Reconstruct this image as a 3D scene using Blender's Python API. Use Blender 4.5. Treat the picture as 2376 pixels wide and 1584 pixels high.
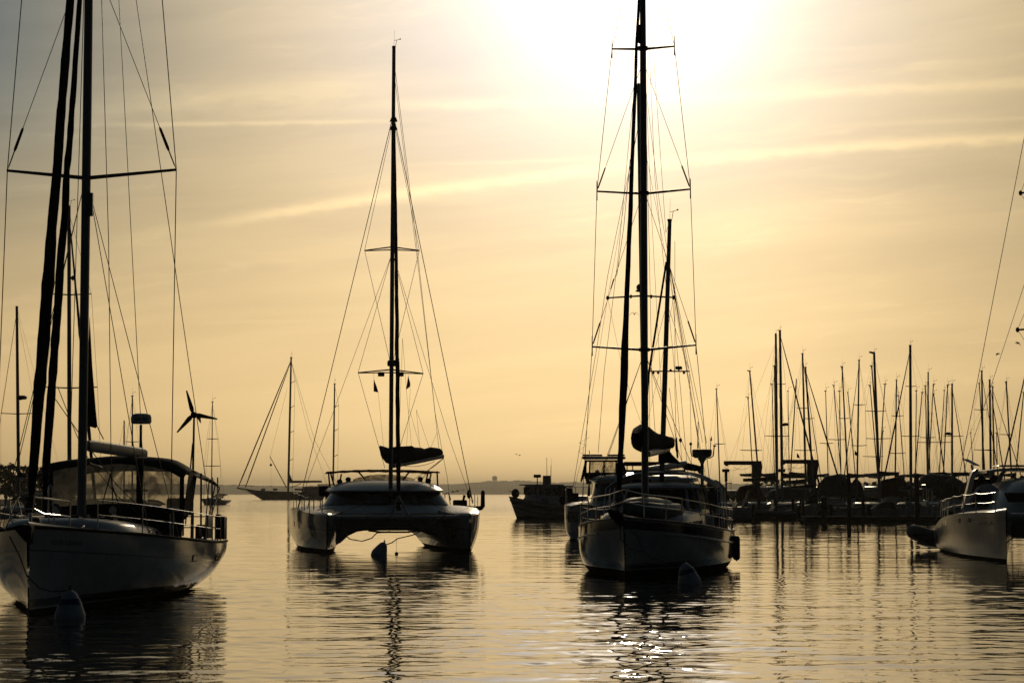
import bpy, math, random
import numpy as np
from mathutils import Vector, Matrix, noise

for o in list(bpy.data.objects):
    bpy.data.objects.remove(o)
SC = bpy.context.scene
COL = SC.collection
R = math.radians
rng = random.Random(7)

# ------------------------------------------------------------------ camera
F, CX, CY, HOR, H = 4780.0, 1188.0, 792.0, 1145.6, 2.3      # pixels of the 2376 x 1584 photograph
PITCH = math.atan((HOR - CY) / F)
cam_d = bpy.data.cameras.new("camera")
cam = bpy.data.objects.new("camera", cam_d)
COL.objects.link(cam)
cam_d.sensor_width = 36.0
cam_d.lens = 36.0 * F / 2376.0
cam_d.clip_start = 0.5
cam_d.clip_end = 30000
cam.location = (0, 0, H)
cam.rotation_euler = (math.pi / 2 + PITCH, 0, 0)
SC.camera = cam

def ray(px, py):
    dx, dz = (px - CX) / F, -(py - CY) / F
    c, s = math.cos(PITCH), math.sin(PITCH)
    return Vector((dx, c - dz * s, s + dz * c))

def at(px, py, Y):
    """the point of the plane y = Y that stands behind a pixel of the photograph"""
    r = ray(px, py)
    t = Y / r.y
    return Vector((r.x * t, Y, H + r.z * t))

def azel(px, py):
    r = ray(px, py)
    return math.atan2(r.x, r.y), math.atan2(r.z, math.hypot(r.x, r.y))

# ------------------------------------------------------------------ light
SUN_AZ, SUN_EL = azel(1484, -64)
SUN = Vector((math.sin(SUN_AZ) * math.cos(SUN_EL), math.cos(SUN_AZ) * math.cos(SUN_EL), math.sin(SUN_EL)))
sd = bpy.data.lights.new("sun", 'SUN')
sd.energy = 5.0
sd.angle = R(0.5)
sd.color = (1.0, 0.80, 0.50)
sun = bpy.data.objects.new("sun", sd)
COL.objects.link(sun)
sun.rotation_euler = SUN.to_track_quat('Z', 'Y').to_euler()
sun.location = (0, 0, 60)

SC.view_settings.view_transform = 'Standard'
SC.view_settings.look = 'None'
SC.view_settings.exposure = -4.0
SC.view_settings.gamma = 1.0
SC.cycles.use_denoising = True
SC.cycles.max_bounces = 8
SC.cycles.transparent_max_bounces = 16
SC.cycles.sample_clamp_indirect = 6.0
SC.cycles.volume_bounces = 0

world = bpy.data.worlds.new("World")
SC.world = world
world.use_nodes = True

class NT:
    """small helper for node trees"""
    def __init__(s, tree):
        s.t = tree
        tree.nodes.clear()
    def n(s, typ, **kw):
        nd = s.t.nodes.new(typ)
        for k, v in kw.items():
            setattr(nd, k, v)
        return nd
    def put(s, sock, v):
        if hasattr(v, 'is_output') or isinstance(v, bpy.types.NodeSocket):
            s.t.links.new(v, sock)
        elif v is not None:
            sock.default_value = v
    def m(s, op, a, b=None, c=None, clamp=False):
        nd = s.n('ShaderNodeMath', operation=op, use_clamp=clamp)
        for i, v in enumerate((a, b, c)):
            if v is not None:
                s.put(nd.inputs[i], v)
        return nd.outputs[0]
    def vm(s, op, a, b=None):
        nd = s.n('ShaderNodeVectorMath', operation=op)
        s.put(nd.inputs[0], a)
        if b is not None:
            s.put(nd.inputs[1], b)
        return nd.outputs['Value'] if op in ('DOT_PRODUCT', 'LENGTH') else nd.outputs[0]
    def mix(s, fac, a, b, blend='MIX'):
        nd = s.n('ShaderNodeMix', data_type='RGBA', blend_type=blend)
        s.put(nd.inputs[0], fac)
        for sock, v in ((nd.inputs[6], a), (nd.inputs[7], b)):
            s.put(sock, (*v, 1.0) if isinstance(v, tuple) and len(v) == 3 else v)
        return nd.outputs[2]
    def noise(s, vec, scale, detail=4, rough=0.55, dist=0.0):
        nd = s.n('ShaderNodeTexNoise')
        s.put(nd.inputs['Vector'], vec)
        nd.inputs['Scale'].default_value = scale
        nd.inputs['Detail'].default_value = detail
        nd.inputs['Roughness'].default_value = rough
        nd.inputs['Distortion'].default_value = dist
        return nd.outputs['Fac']
    def xyz(s, x, y, z):
        nd = s.n('ShaderNodeCombineXYZ')
        for i, v in enumerate((x, y, z)):
            s.put(nd.inputs[i], v)
        return nd.outputs[0]
    def sep(s, v):
        nd = s.n('ShaderNodeSeparateXYZ')
        s.put(nd.inputs[0], v)
        return nd.outputs
    def step(s, v, lo, hi, a=0.0, b=1.0):
        nd = s.n('ShaderNodeMapRange', interpolation_type='SMOOTHSTEP')
        s.put(nd.inputs[0], v)
        for i, q in enumerate((lo, hi, a, b)):
            nd.inputs[i + 1].default_value = q
        return nd.outputs[0]

def build_sky():
    w = NT(world.node_tree)
    d = w.vm('NORMALIZE', w.n('ShaderNodeTexCoord').outputs['Generated'])
    x, y, z = w.sep(d)
    ang = w.m('ARCCOSINE', w.m('MINIMUM', w.vm('DOT_PRODUCT', d, tuple(SUN)), 0.99999))
    el = w.m('ARCSINE', z)
    az = w.m('ARCTAN2', x, y)
    # veil of thin high cloud lit from behind by the sun
    fwd = w.m('EXPONENT', w.m('MULTIPLY', w.m('POWER', w.m('DIVIDE', ang, 0.41), 1.18), -1.0))
    warp = w.m('MULTIPLY', w.m('SUBTRACT', w.noise(w.xyz(w.m('MULTIPLY', az, 2.0), w.m('MULTIPLY', el, 5.0), 3.3), 2.0, 3), 0.5), 0.024)
    el2 = w.m('ADD', w.m('SUBTRACT', el, w.m('MULTIPLY', az, 0.10)), warp)
    streak = w.noise(w.xyz(w.m('MULTIPLY', az, 3.2), w.m('MULTIPLY', el2, 44.0), 1.7), 1.6, 7, 0.58, 0.1)
    wisps = w.noise(w.xyz(w.m('MULTIPLY', az, 9.0), w.m('MULTIPLY', el2, 60.0), 7.7), 1.7, 6, 0.66, 0.6)
    bank = w.noise(w.xyz(w.m('MULTIPLY', az, 2.2), w.m('MULTIPLY', el2, 9.0), 5.1), 1.7, 3, 0.5)
    lo = w.step(el, R(2.0), R(13.0))
    away = w.step(ang, 0.14, 0.36)
    golden = w.mix(lo, (1.64, 1.14, 0.52), (0.94, 0.66, 0.225))
    grey = w.mix(w.m('MULTIPLY', lo, away), golden, (0.20, 0.275, 0.30))
    lum = w.m('ADD', w.m('ADD', w.m('MULTIPLY', w.step(streak, 0.28, 0.74), 0.14), w.m('MULTIPLY', w.step(bank, 0.3, 0.7), 0.14)), 0.85)
    lum = w.m('ADD', lum, w.m('MULTIPLY', w.m('MULTIPLY', w.step(wisps, 0.50, 0.80), w.step(bank, 0.42, 0.62)), 0.20))
    lum = w.m('ADD', w.m('MULTIPLY', w.m('SUBTRACT', lum, 1.0), w.step(el, R(0.0), R(9.0), 0.35, 1.0)), 1.0)
    lum = w.m('MULTIPLY', lum, w.m('SUBTRACT', 1.0, w.m('MULTIPLY', w.step(az, 0.10, 0.24), w.step(el, R(8.0), R(14.0), 0.23, 0.03))))
    # contrails: thin straight bands on the sky
    trails = [((430, 530), (1200, 415), (2376, 318), 0.0028, 0.28), ((820, 246), (1500, 232), (2376, 190), 0.0025, 0.20),
              ((130, 292), (500, 287), (930, 281), 0.0011, 0.22), ((900, 384), (1200, 375), (1560, 364), 0.0010, 0.10),
              ((1900, 296), (2150, 284), (2376, 274), 0.0012, 0.08), ((420, 752), (560, 747), (720, 744), 0.0009, 0.08),
              ((0, 300), (300, 255), (950, 190), 0.0075, 0.16), ((1750, 118), (1900, 115), (2020, 110), 0.0008, 0.10)]
    puff = w.noise(w.xyz(w.m('MULTIPLY', az, 60.0), w.m('MULTIPLY', el, 160.0), 2.2), 1.3, 5, 0.6)
    tr = 0.0
    for a, b, c, wd, amt in trails:
        (a0, e0), (a1, e1), (a2, e2) = azel(*a), azel(*b), azel(*c)
        q = np.polyfit([a0, a1, a2], [e0, e1, e2], 2)
        line = w.m('ADD', w.m('MULTIPLY', w.m('ADD', w.m('MULTIPLY', az, float(q[0])), float(q[1])), az), float(q[2]))
        off = w.m('DIVIDE', w.m('ADD', w.m('SUBTRACT', el, line), w.m('MULTIPLY', w.m('SUBTRACT', puff, 0.5), wd * 1.5)), wd)
        k = w.m('EXPONENT', w.m('MULTIPLY', w.m('MULTIPLY', off, off), -1.0))
        soft = 0.05
        k = w.m('MULTIPLY', k, w.m('MULTIPLY', w.step(az, a0 - soft * .2, a0 + soft), w.step(az, a2 - soft, a2 + soft * .6, 1.0, 0.0) if c[0] < 2300 else 1.0))
        k = w.m('MULTIPLY', k, w.m('MULTIPLY', w.step(puff, 0.1, 0.6, 0.5, 1.0), amt))
        tr = k if tr == 0.0 else w.m('ADD', tr, k)
    lum = w.m('ADD', lum, w.m('MULTIPLY', tr, 1.25))
    veil = w.vm('SCALE', grey)
    nd = veil.node
    w.put(nd.inputs['Scale'], w.m('MULTIPLY', w.m('MULTIPLY', fwd, GAIN), lum))
    # glare round the sun behind the cloud
    da = w.m('MULTIPLY', w.m('SUBTRACT', az, SUN_AZ - R(1.0)), 0.70)
    de = w.m('SUBTRACT', el, SUN_EL)
    wide = w.m('SQRT', w.m('ADD', w.m('MULTIPLY', da, da), w.m('MULTIPLY', de, de)))
    g1 = w.vm('SCALE', (0.25, 0.385, 0.71))
    w.put(g1.node.inputs['Scale'], w.m('MULTIPLY', w.m('EXPONENT', w.m('MULTIPLY', w.m('POWER', w.m('DIVIDE', wide, 0.108), 2.0), -1.0)), GAIN))
    g2 = w.vm('SCALE', (1.0, 0.82, 0.52))
    w.put(g2.node.inputs['Scale'], w.m('MULTIPLY', w.m('EXPONENT', w.m('MULTIPLY', w.m('POWER', w.m('DIVIDE', ang, 0.042), 1.5), -1.0)), 2.3 * GAIN))
    glow = w.vm('ADD', g1, g2)
    total = w.vm('ADD', veil, glow)
    b1 = w.n('ShaderNodeBackground')
    w.put(b1.inputs[0], total)
    b1.inputs[1].default_value = 1.0
    sky = w.n('ShaderNodeTexSky', sky_type='NISHITA', sun_disc=False)
    sky.sun_elevation = SUN_EL
    sky.sun_rotation = SUN_AZ
    sky.air_density = 1.0
    sky.dust_density = 0.5
    sky.ozone_density = 2.0
    b2 = w.n('ShaderNodeBackground')
    w.put(b2.inputs[0], sky.outputs[0])
    b2.inputs[1].default_value = SKY_STRENGTH
    add = w.n('ShaderNodeAddShader')
    w.t.links.new(b1.outputs[0], add.inputs[0])
    w.t.links.new(b2.outputs[0], add.inputs[1])
    w.t.links.new(add.outputs[0], w.n('ShaderNodeOutputWorld').inputs[0])

SKY_STRENGTH = 0.05
GAIN = 2 ** 4.0        # brightness of the cloud veil against the exposure set above
build_sky()

# ------------------------------------------------------------------ materials
def mat(name, color, rough=0.5, metal=0.0, vary=0.12, scale=6.0, bump=0.0, bump_scale=40.0, spec=0.5, coat=0.0, stretch=None, dirt=None):
    m = bpy.data.materials.new(name)
    m.use_nodes = True
    w = NT(m.node_tree)
    co = w.n('ShaderNodeTexCoord').outputs['Object']
    if stretch:
        co = w.vm('MULTIPLY', co, stretch)
    nz = w.noise(co, scale, 5, 0.6)
    c = w.mix(w.step(nz, 0.3, 0.7), tuple(v * (1 - vary) for v in color), tuple(min(1, v * (1 + vary)) for v in color))
    if dirt:
        c = w.mix(w.step(w.noise(co, scale * 2.7, 6, 0.65), 0.52, 0.72, 0.0, 0.8), c, dirt)
    b = w.n('ShaderNodeBsdfPrincipled')
    w.put(b.inputs['Base Color'], c)
    w.put(b.inputs['Roughness'], w.m('ADD', w.m('MULTIPLY', w.m('SUBTRACT', nz, 0.5), 0.25), rough, clamp=True))
    b.inputs['Metallic'].default_value = metal
    b.inputs['Specular IOR Level'].default_value = spec
    b.inputs['Coat Weight'].default_value = coat
    if bump:
        bn = w.n('ShaderNodeBump')
        bn.inputs['Strength'].default_value = bump
        bn.inputs['Distance'].default_value = 0.05
        w.put(bn.inputs['Height'], w.noise(co, bump_scale, 4, 0.6))
        w.put(b.inputs['Normal'], bn.outputs[0])
    w.t.links.new(b.outputs[0], w.n('ShaderNodeOutputMaterial').inputs[0])
    return m

def hull_mat(name, topside, bottom, bands_z=(), bands_sheer=(), rough=0.09, streaks=0.25):
    """gelcoat with boot top bands by height above the water (object z) and stripes by depth below the sheer (uv)"""
    m = bpy.data.materials.new(name)
    m.use_nodes = True
    w = NT(m.node_tree)
    tc = w.n('ShaderNodeTexCoord')
    co = tc.outputs['Object']
    x, y, z = w.sep(co)
    u, v, _ = w.sep(tc.outputs['UV'])
    nz = w.noise(co, 1.4, 5, 0.6)
    c = w.mix(w.step(nz, 0.3, 0.7), tuple(k * .90 for k in topside), tuple(min(1, k * 1.05) for k in topside))
    run = w.noise(w.xyz(w.m('MULTIPLY', y, 9.0), w.m('MULTIPLY', z, 0.5), x), 1.6, 5, 0.6)
    c = w.mix(w.m('MULTIPLY', w.step(run, 0.50, 0.74), streaks), c, (0.16, 0.13, 0.09))
    for a, b, col in bands_sheer:
        k = w.m('MULTIPLY', w.m('GREATER_THAN', v, a), w.m('LESS_THAN', v, b))
        c = w.mix(k, c, col)
    for a, b, col in bands_z:
        k = w.m('MULTIPLY', w.m('GREATER_THAN', z, a), w.m('LESS_THAN', z, b))
        c = w.mix(k, c, col)
    edge = w.m('ADD', z, w.m('MULTIPLY', w.m('SUBTRACT', w.noise(co, 5.0, 4), 0.5), 0.03))
    wet = w.step(edge, 0.03, 0.07, 1.0, 0.0)
    if bottom:
        c = w.mix(w.m('LESS_THAN', z, bottom[0]), c, bottom[1])
    c = w.mix(wet, c, (0.02, 0.022, 0.015))
    b = w.n('ShaderNodeBsdfPrincipled')
    w.put(b.inputs['Base Color'], c)
    low = w.m('LESS_THAN', z, bottom[0] if bottom else 0.05)
    w.put(b.inputs['Roughness'], w.m('ADD', w.m('ADD', w.m('MULTIPLY', w.m('SUBTRACT', nz, 0.5), 0.10), rough), w.m('MULTIPLY', low, 0.6), clamp=True))
    w.put(b.inputs['Specular IOR Level'], w.m('SUBTRACT', 0.5, w.m('MULTIPLY', low, 0.38)))
    bn = w.n('ShaderNodeBump')
    bn.inputs['Strength'].default_value = 0.05
    bn.inputs['Distance'].default_value = 0.05
    w.put(bn.inputs['Height'], w.noise(co, 3.0, 3))
    w.put(b.inputs['Normal'], bn.outputs[0])
    w.t.links.new(b.outputs[0], w.n('ShaderNodeOutputMaterial').inputs[0])
    return m

def vinyl_mat():
    m = bpy.data.materials.new("clear_vinyl")
    m.use_nodes = True
    w = NT(m.node_tree)
    co = w.n('ShaderNodeTexCoord').outputs['Object']
    nz = w.noise(w.vm('MULTIPLY', co, (1.0, 1.0, 0.8)), 2.6, 5, 0.6, 0.8)
    tr = w.n('ShaderNodeBsdfTransparent')
    tr.inputs[0].default_value = (0.90, 0.87, 0.80, 1)
    tl = w.n('ShaderNodeBsdfTranslucent')
    tl.inputs[0].default_value = (0.88, 0.85, 0.76, 1)
    gl = w.n('ShaderNodeBsdfGlossy')
    gl.inputs['Color'].default_value = (0.5, 0.5, 0.5, 1)
    gl.inputs['Roughness'].default_value = 0.12
    bn = w.n('ShaderNodeBump')
    bn.inputs['Strength'].default_value = 0.4
    bn.inputs['Distance'].default_value = 0.05
    w.put(bn.inputs['Height'], nz)
    w.put(gl.inputs['Normal'], bn.outputs[0])
    m1 = w.n('ShaderNodeMixShader')
    w.put(m1.inputs[0], w.step(nz, 0.36, 0.64, 0.42, 0.92))
    w.t.links.new(tr.outputs[0], m1.inputs[1])
    w.t.links.new(tl.outputs[0], m1.inputs[2])
    m2 = w.n('ShaderNodeMixShader')
    m2.inputs[0].default_value = 0.07
    w.t.links.new(m1.outputs[0], m2.inputs[1])
    w.t.links.new(gl.outputs[0], m2.inputs[2])
    w.t.links.new(m2.outputs[0], w.n('ShaderNodeOutputMaterial').inputs[0])
    return m

M = dict(
    white=mat("gelcoat", (0.62, 0.64, 0.66), 0.28, vary=0.08, scale=1.5, bump=0.05, bump_scale=8),
    deck=mat("deck_nonskid", (0.50, 0.51, 0.52), 0.45, vary=0.12, scale=3, bump=0.2, bump_scale=90),
    alu=mat("mast_alloy", (0.20, 0.21, 0.23), 0.42, metal=0.25, vary=0.1, scale=3, stretch=(1, 1, .2)),
    spar=mat("painted_spar", (0.52, 0.53, 0.54), 0.3, vary=0.08, scale=3),
    steel=mat("stainless", (0.55, 0.55, 0.56), 0.18, metal=0.95, vary=0.06, scale=9),
    wire=mat("rigging_wire", (0.10, 0.10, 0.11), 0.45, metal=0.5, vary=0.1, scale=10),
    rope=mat("rope", (0.10, 0.10, 0.10), 0.9, vary=0.3, scale=30),
    pale_rope=mat("pale_rope", (0.40, 0.37, 0.30), 0.9, vary=0.3, scale=30),
    black=mat("black_canvas", (0.012, 0.013, 0.016), 0.8, vary=0.25, scale=5, bump=0.3, bump_scale=12, spec=0.2),
    navy=mat("navy_canvas", (0.012, 0.018, 0.040), 0.8, vary=0.25, scale=5, bump=0.3, bump_scale=12, spec=0.2),
    brown=mat("brown_canvas", (0.050, 0.030, 0.016), 0.85, vary=0.25, scale=5, bump=0.3, bump_scale=10, spec=0.2),
    tarp=mat("grey_tarp", (0.06, 0.065, 0.07), 0.75, vary=0.2, scale=3, bump=0.4, bump_scale=5, spec=0.25),
    glass=mat("dark_glass", (0.008, 0.009, 0.011), 0.10, vary=0.1, scale=2),
    rubber=mat("black_rubber", (0.018, 0.018, 0.020), 0.6, vary=0.2, scale=8),
    grey=mat("grey_plastic", (0.13, 0.14, 0.15), 0.5, vary=0.1, scale=6),
    hypalon=mat("inflatable_fabric", (0.10, 0.12, 0.14), 0.5, vary=0.12, scale=4, bump=0.1, bump_scale=14),
    wood=mat("varnished_wood", (0.14, 0.07, 0.03), 0.4, vary=0.3, scale=5, stretch=(1, 8, 8)),
    pile=mat("weathered_pile", (0.06, 0.05, 0.04), 0.9, vary=0.4, scale=4, stretch=(3, 3, .5), bump=0.5, bump_scale=12),
    plank=mat("dock_planks", (0.10, 0.09, 0.075), 0.9, vary=0.35, scale=3, stretch=(1, 6, 1), bump=0.4, bump_scale=10),
    crane=mat("crane_paint", (0.06, 0.06, 0.065), 0.5, vary=0.25, scale=2, dirt=(0.08, 0.04, 0.02)),
    red=mat("red_cloth", (0.28, 0.03, 0.03), 0.8, vary=0.15, scale=8),
    orange=mat("rust_canvas", (0.20, 0.07, 0.02), 0.85, vary=0.2, scale=6, bump=0.2),
    vinyl=vinyl_mat(),
    solar=mat("solar_cells", (0.012, 0.014, 0.03), 0.12, vary=0.2, scale=4),
    buoy=mat("buoy_shell", (0.42, 0.46, 0.52), 0.45, vary=0.15, scale=5, dirt=(0.20, 0.19, 0.14), bump=0.1, bump_scale=20),
    buoy_blue=mat("buoy_blue", (0.02, 0.04, 0.13), 0.45, vary=0.15, scale=6),
    ink=mat("lettering", (0.02, 0.025, 0.03), 0.5, vary=0.1),
    ink_brown=mat("brown_lettering", (0.16, 0.09, 0.06), 0.5, vary=0.1),
    ink_grey=mat("grey_lettering", (0.30, 0.31, 0.32), 0.5, vary=0.1),
    leaf=mat("foliage", (0.045, 0.060, 0.022), 0.8, vary=0.45, scale=0.7),
    bark=mat("bark", (0.06, 0.045, 0.03), 0.9, vary=0.3, scale=3),
    soil=mat("yard_ground", (0.12, 0.11, 0.09), 0.95, vary=0.3, scale=0.3, bump=0.4, bump_scale=3),
    forest=mat("far_forest", (0.050, 0.065, 0.028), 0.9, vary=0.5, scale=0.05, bump=1.0, bump_scale=0.2),
    bird=mat("gull_feathers", (0.10, 0.10, 0.11), 0.8, vary=0.3, scale=9),
    concrete=mat("concrete", (0.26, 0.25, 0.23), 0.9, vary=0.2, scale=2),
)

# ------------------------------------------------------------------ mesh builder
class MB:
    def __init__(s):
        s.v, s.f, s.uv = [], [], {}
    def add(s, vs, fs):
        o = len(s.v)
        s.v += [tuple(p) for p in vs]
        s.f += [tuple(i + o for i in f) for f in fs]
        return s
    def box(s, x0, x1, y0, y1, z0, z1):
        return s.add([(x, y, z) for z in (z0, z1) for y in (y0, y1) for x in (x0, x1)],
                     [(0, 2, 3, 1), (4, 5, 7, 6), (0, 1, 5, 4), (2, 6, 7, 3), (0, 4, 6, 2), (1, 3, 7, 5)])
    def loft(s, rings, caps=True, closed=True):
        n = len(rings[0])
        vs = [p for r in rings for p in r]
        fs = []
        for i in range(len(rings) - 1):
            for j in range(n if closed else n - 1):
                k = (j + 1) % n
                fs.append((i * n + j, i * n + k, (i + 1) * n + k, (i + 1) * n + j))
        if caps and closed:
            fs.append(tuple(range(n))[::-1])
            fs.append(tuple((len(rings) - 1) * n + j for j in range(n)))
        return s.add(vs, fs)
    def rbox(s, x0, x1, y0, y1, z0, z1, b=0.03):
        """box with chamfered vertical and top edges"""
        b = min(b, (x1 - x0) * .45, (y1 - y0) * .45)
        def ring(i, z):
            return [(x0 + b, y0 + i, z), (x1 - b, y0 + i, z), (x1 - i, y0 + b, z), (x1 - i, y1 - b, z), (x1 - b, y1 - i, z), (x0 + b, y1 - i, z), (x0 + i, y1 - b, z), (x0 + i, y0 + b, z)]
        c = min(b, (z1 - z0) * .4)
        return s.loft([ring(b * .6, z0), ring(0, z0 + c), ring(0, z1 - c), ring(b * .6, z1)])
    def tube(s, pts, r, n=8, caps=True, squash=1.0):
        pts = [Vector(p) for p in pts]
        q = [pts[0]]
        for p in pts[1:]:
            if (p - q[-1]).length > 1e-6:
                q.append(p)
        rs = list(r) if isinstance(r, (list, tuple)) else [r] * len(pts)
        rs = rs[:len(q)]
        pts = q
        up = None
        rings = []
        for i, p in enumerate(pts):
            t = (pts[min(i + 1, len(pts) - 1)] - pts[max(i - 1, 0)]).normalized()
            if up is None:
                up = Vector((0, 1, 0)) if abs(t.y) < 0.9 else Vector((1, 0, 0))
            a = up.cross(t).normalized()
            b = t.cross(a).normalized()
            up = b
            rings.append([p + (a * math.cos(2 * math.pi * k / n) + b * squash * math.sin(2 * math.pi * k / n)) * rs[i] for k in range(n)])
        return s.loft(rings, caps)
    def bar(s, p, q, r0, r1=None, n=8, squash=1.0):
        return s.tube([p, q], [r0, r0 if r1 is None else r1], n, True, squash)
    def sag(s, p, q, drop, r, n=6, k=14):
        p, q = Vector(p), Vector(q)
        return s.tube([p.lerp(q, i / k) - Vector((0, 0, drop * 4 * (i / k) * (1 - i / k))) for i in range(k + 1)], r, n)
    def lathe(s, prof, c=(0, 0, 0), n=20, tilt=None):
        c = Vector(c)
        rings = [[Vector((r * math.cos(2 * math.pi * k / n), r * math.sin(2 * math.pi * k / n), z)) for k in range(n)] for r, z in prof]
        if tilt is not None:
            rings = [[tilt @ p for p in r] for r in rings]
        return s.loft([[p + c for p in r] for r in rings])
    def ell(s, c, rad, n=16, m=10):
        c = Vector(c)
        rings = []
        for i in range(m + 1):
            a = -math.pi / 2 + math.pi * min(max(i / m, 0.01), 0.99)
            rings.append([(c.x + rad[0] * math.cos(a) * math.cos(2 * math.pi * k / n), c.y + rad[1] * math.cos(a) * math.sin(2 * math.pi * k / n), c.z + rad[2] * math.sin(a)) for k in range(n)])
        return s.loft(rings)
    def prism(s, pts, ext):
        """polygon extruded by the vector ext, centred on the polygon"""
        e = Vector(ext) * 0.5
        a = [Vector(p) - e for p in pts]
        b = [Vector(p) + e for p in pts]
        return s.loft([a, b])
    def sheet(s, rows, thick=None):
        """open grid of points; with thick (a vector) it gets a second side and closed edges"""
        nr, nc = len(rows), len(rows[0])
        vs = [Vector(p) for r in rows for p in r]
        fs = [(i * nc + j, i * nc + j + 1, (i + 1) * nc + j + 1, (i + 1) * nc + j) for i in range(nr - 1) for j in range(nc - 1)]
        if thick is None:
            return s.add(vs, fs)
        t = Vector(thick)
        n = nr * nc
        fs2 = [tuple(k + n for k in f)[::-1] for f in fs]
        edge = [j for j in range(nc)] + [i * nc + nc - 1 for i in range(1, nr)] + [(nr - 1) * nc + j for j in range(nc - 2, -1, -1)] + [i * nc for i in range(nr - 2, 0, -1)]
        side = [(edge[i], edge[(i + 1) % len(edge)], edge[(i + 1) % len(edge)] + n, edge[i] + n)[::-1] for i in range(len(edge))]
        return s.add(vs + [p + t for p in vs], fs + fs2 + side)
    def build(s, name, m, parent=None, smooth=True, angle=40, uvs=None):
        me = bpy.data.meshes.new(name)
        me.from_pydata(s.v, [], s.f)
        if uvs is not None:
            lay = me.uv_layers.new(name="UVMap")
            li = np.empty(len(me.loops), dtype=np.int32)
            me.loops.foreach_get('vertex_index', li)
            a = np.zeros((len(s.v), 2), dtype=np.float32)
            a[:len(uvs)] = uvs
            lay.data.foreach_set('uv', a[li].ravel())
        me.validate()
        if smooth:
            me.polygons.foreach_set('use_smooth', [True] * len(me.polygons))
            me.set_sharp_from_angle(angle=R(angle))
        me.materials.append(m)
        o = bpy.data.objects.new(name, me)
        COL.objects.link(o)
        if parent is not None:
            o.parent = parent
        return o

def tag(o, label=None, cat=None, group=None, kind=None):
    for k, v in (('label', label), ('category', cat), ('group', group), ('kind', kind)):
        if v:
            o[k] = v
    return o

def empty(name, loc, rz=0.0):
    e = bpy.data.objects.new(name, None)
    COL.objects.link(e)
    e.location = loc
    e.rotation_euler = (0, 0, rz)
    e.empty_display_size = 0.2
    return e

def kids(o):
    return [c for c in bpy.data.objects if c.parent == o]

def copy_tree(o, parent=None):
    c = o.copy()
    COL.objects.link(c)
    c.parent = parent
    for ch in kids(o):
        copy_tree(ch, c)
    return c

class Frame:
    """a boat's own axes: origin at the bow on the water, +y aft, +x to the boat's port side, z up"""
    def __init__(s, X, Y, phi, Z=0.0):
        s.o = Vector((X, Y, Z))
        s.phi = phi
        s.aft = Vector((math.sin(phi), math.cos(phi), 0))
        s.side = Vector((math.cos(phi), -math.sin(phi), 0))
    def empty(s, name):
        return empty(name, s.o, -s.phi)
    def at(s, px, py, st):
        r = ray(px, py)
        c = Vector((0, 0, H))
        t = (st - (c - s.o).dot(s.aft)) / r.dot(s.aft)
        p = c + r * t - s.o
        return Vector((p.dot(s.side), st, p.z))
    def loc(s, w):
        p = Vector(w) - s.o
        return Vector((p.dot(s.side), p.dot(s.aft), p.z))

def lerp_tab(tab, x):
    return float(np.interp(x, [a for a, b in tab], [b for a, b in tab]))

def smooth_tab(tab, x):
    """monotone-ish smooth interpolation through the points of a table"""
    xs = [a for a, b in tab]
    ys = [b for a, b in tab]
    if x <= xs[0]:
        return ys[0]
    if x >= xs[-1]:
        return ys[-1]
    i = max(k for k in range(len(xs)) if xs[k] <= x)
    i = min(i, len(xs) - 2)
    def slope(k):
        if k == 0:
            return (ys[1] - ys[0]) / (xs[1] - xs[0])
        if k == len(xs) - 1:
            return (ys[-1] - ys[-2]) / (xs[-1] - xs[-2])
        return (ys[k + 1] - ys[k - 1]) / (xs[k + 1] - xs[k - 1])
    h = xs[i + 1] - xs[i]
    t = (x - xs[i]) / h
    m0, m1 = slope(i) * h, slope(i + 1) * h
    return (2 * t**3 - 3 * t**2 + 1) * ys[i] + (t**3 - 2 * t**2 + t) * m0 + (-2 * t**3 + 3 * t**2) * ys[i + 1] + (t**3 - t**2) * m1

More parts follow.
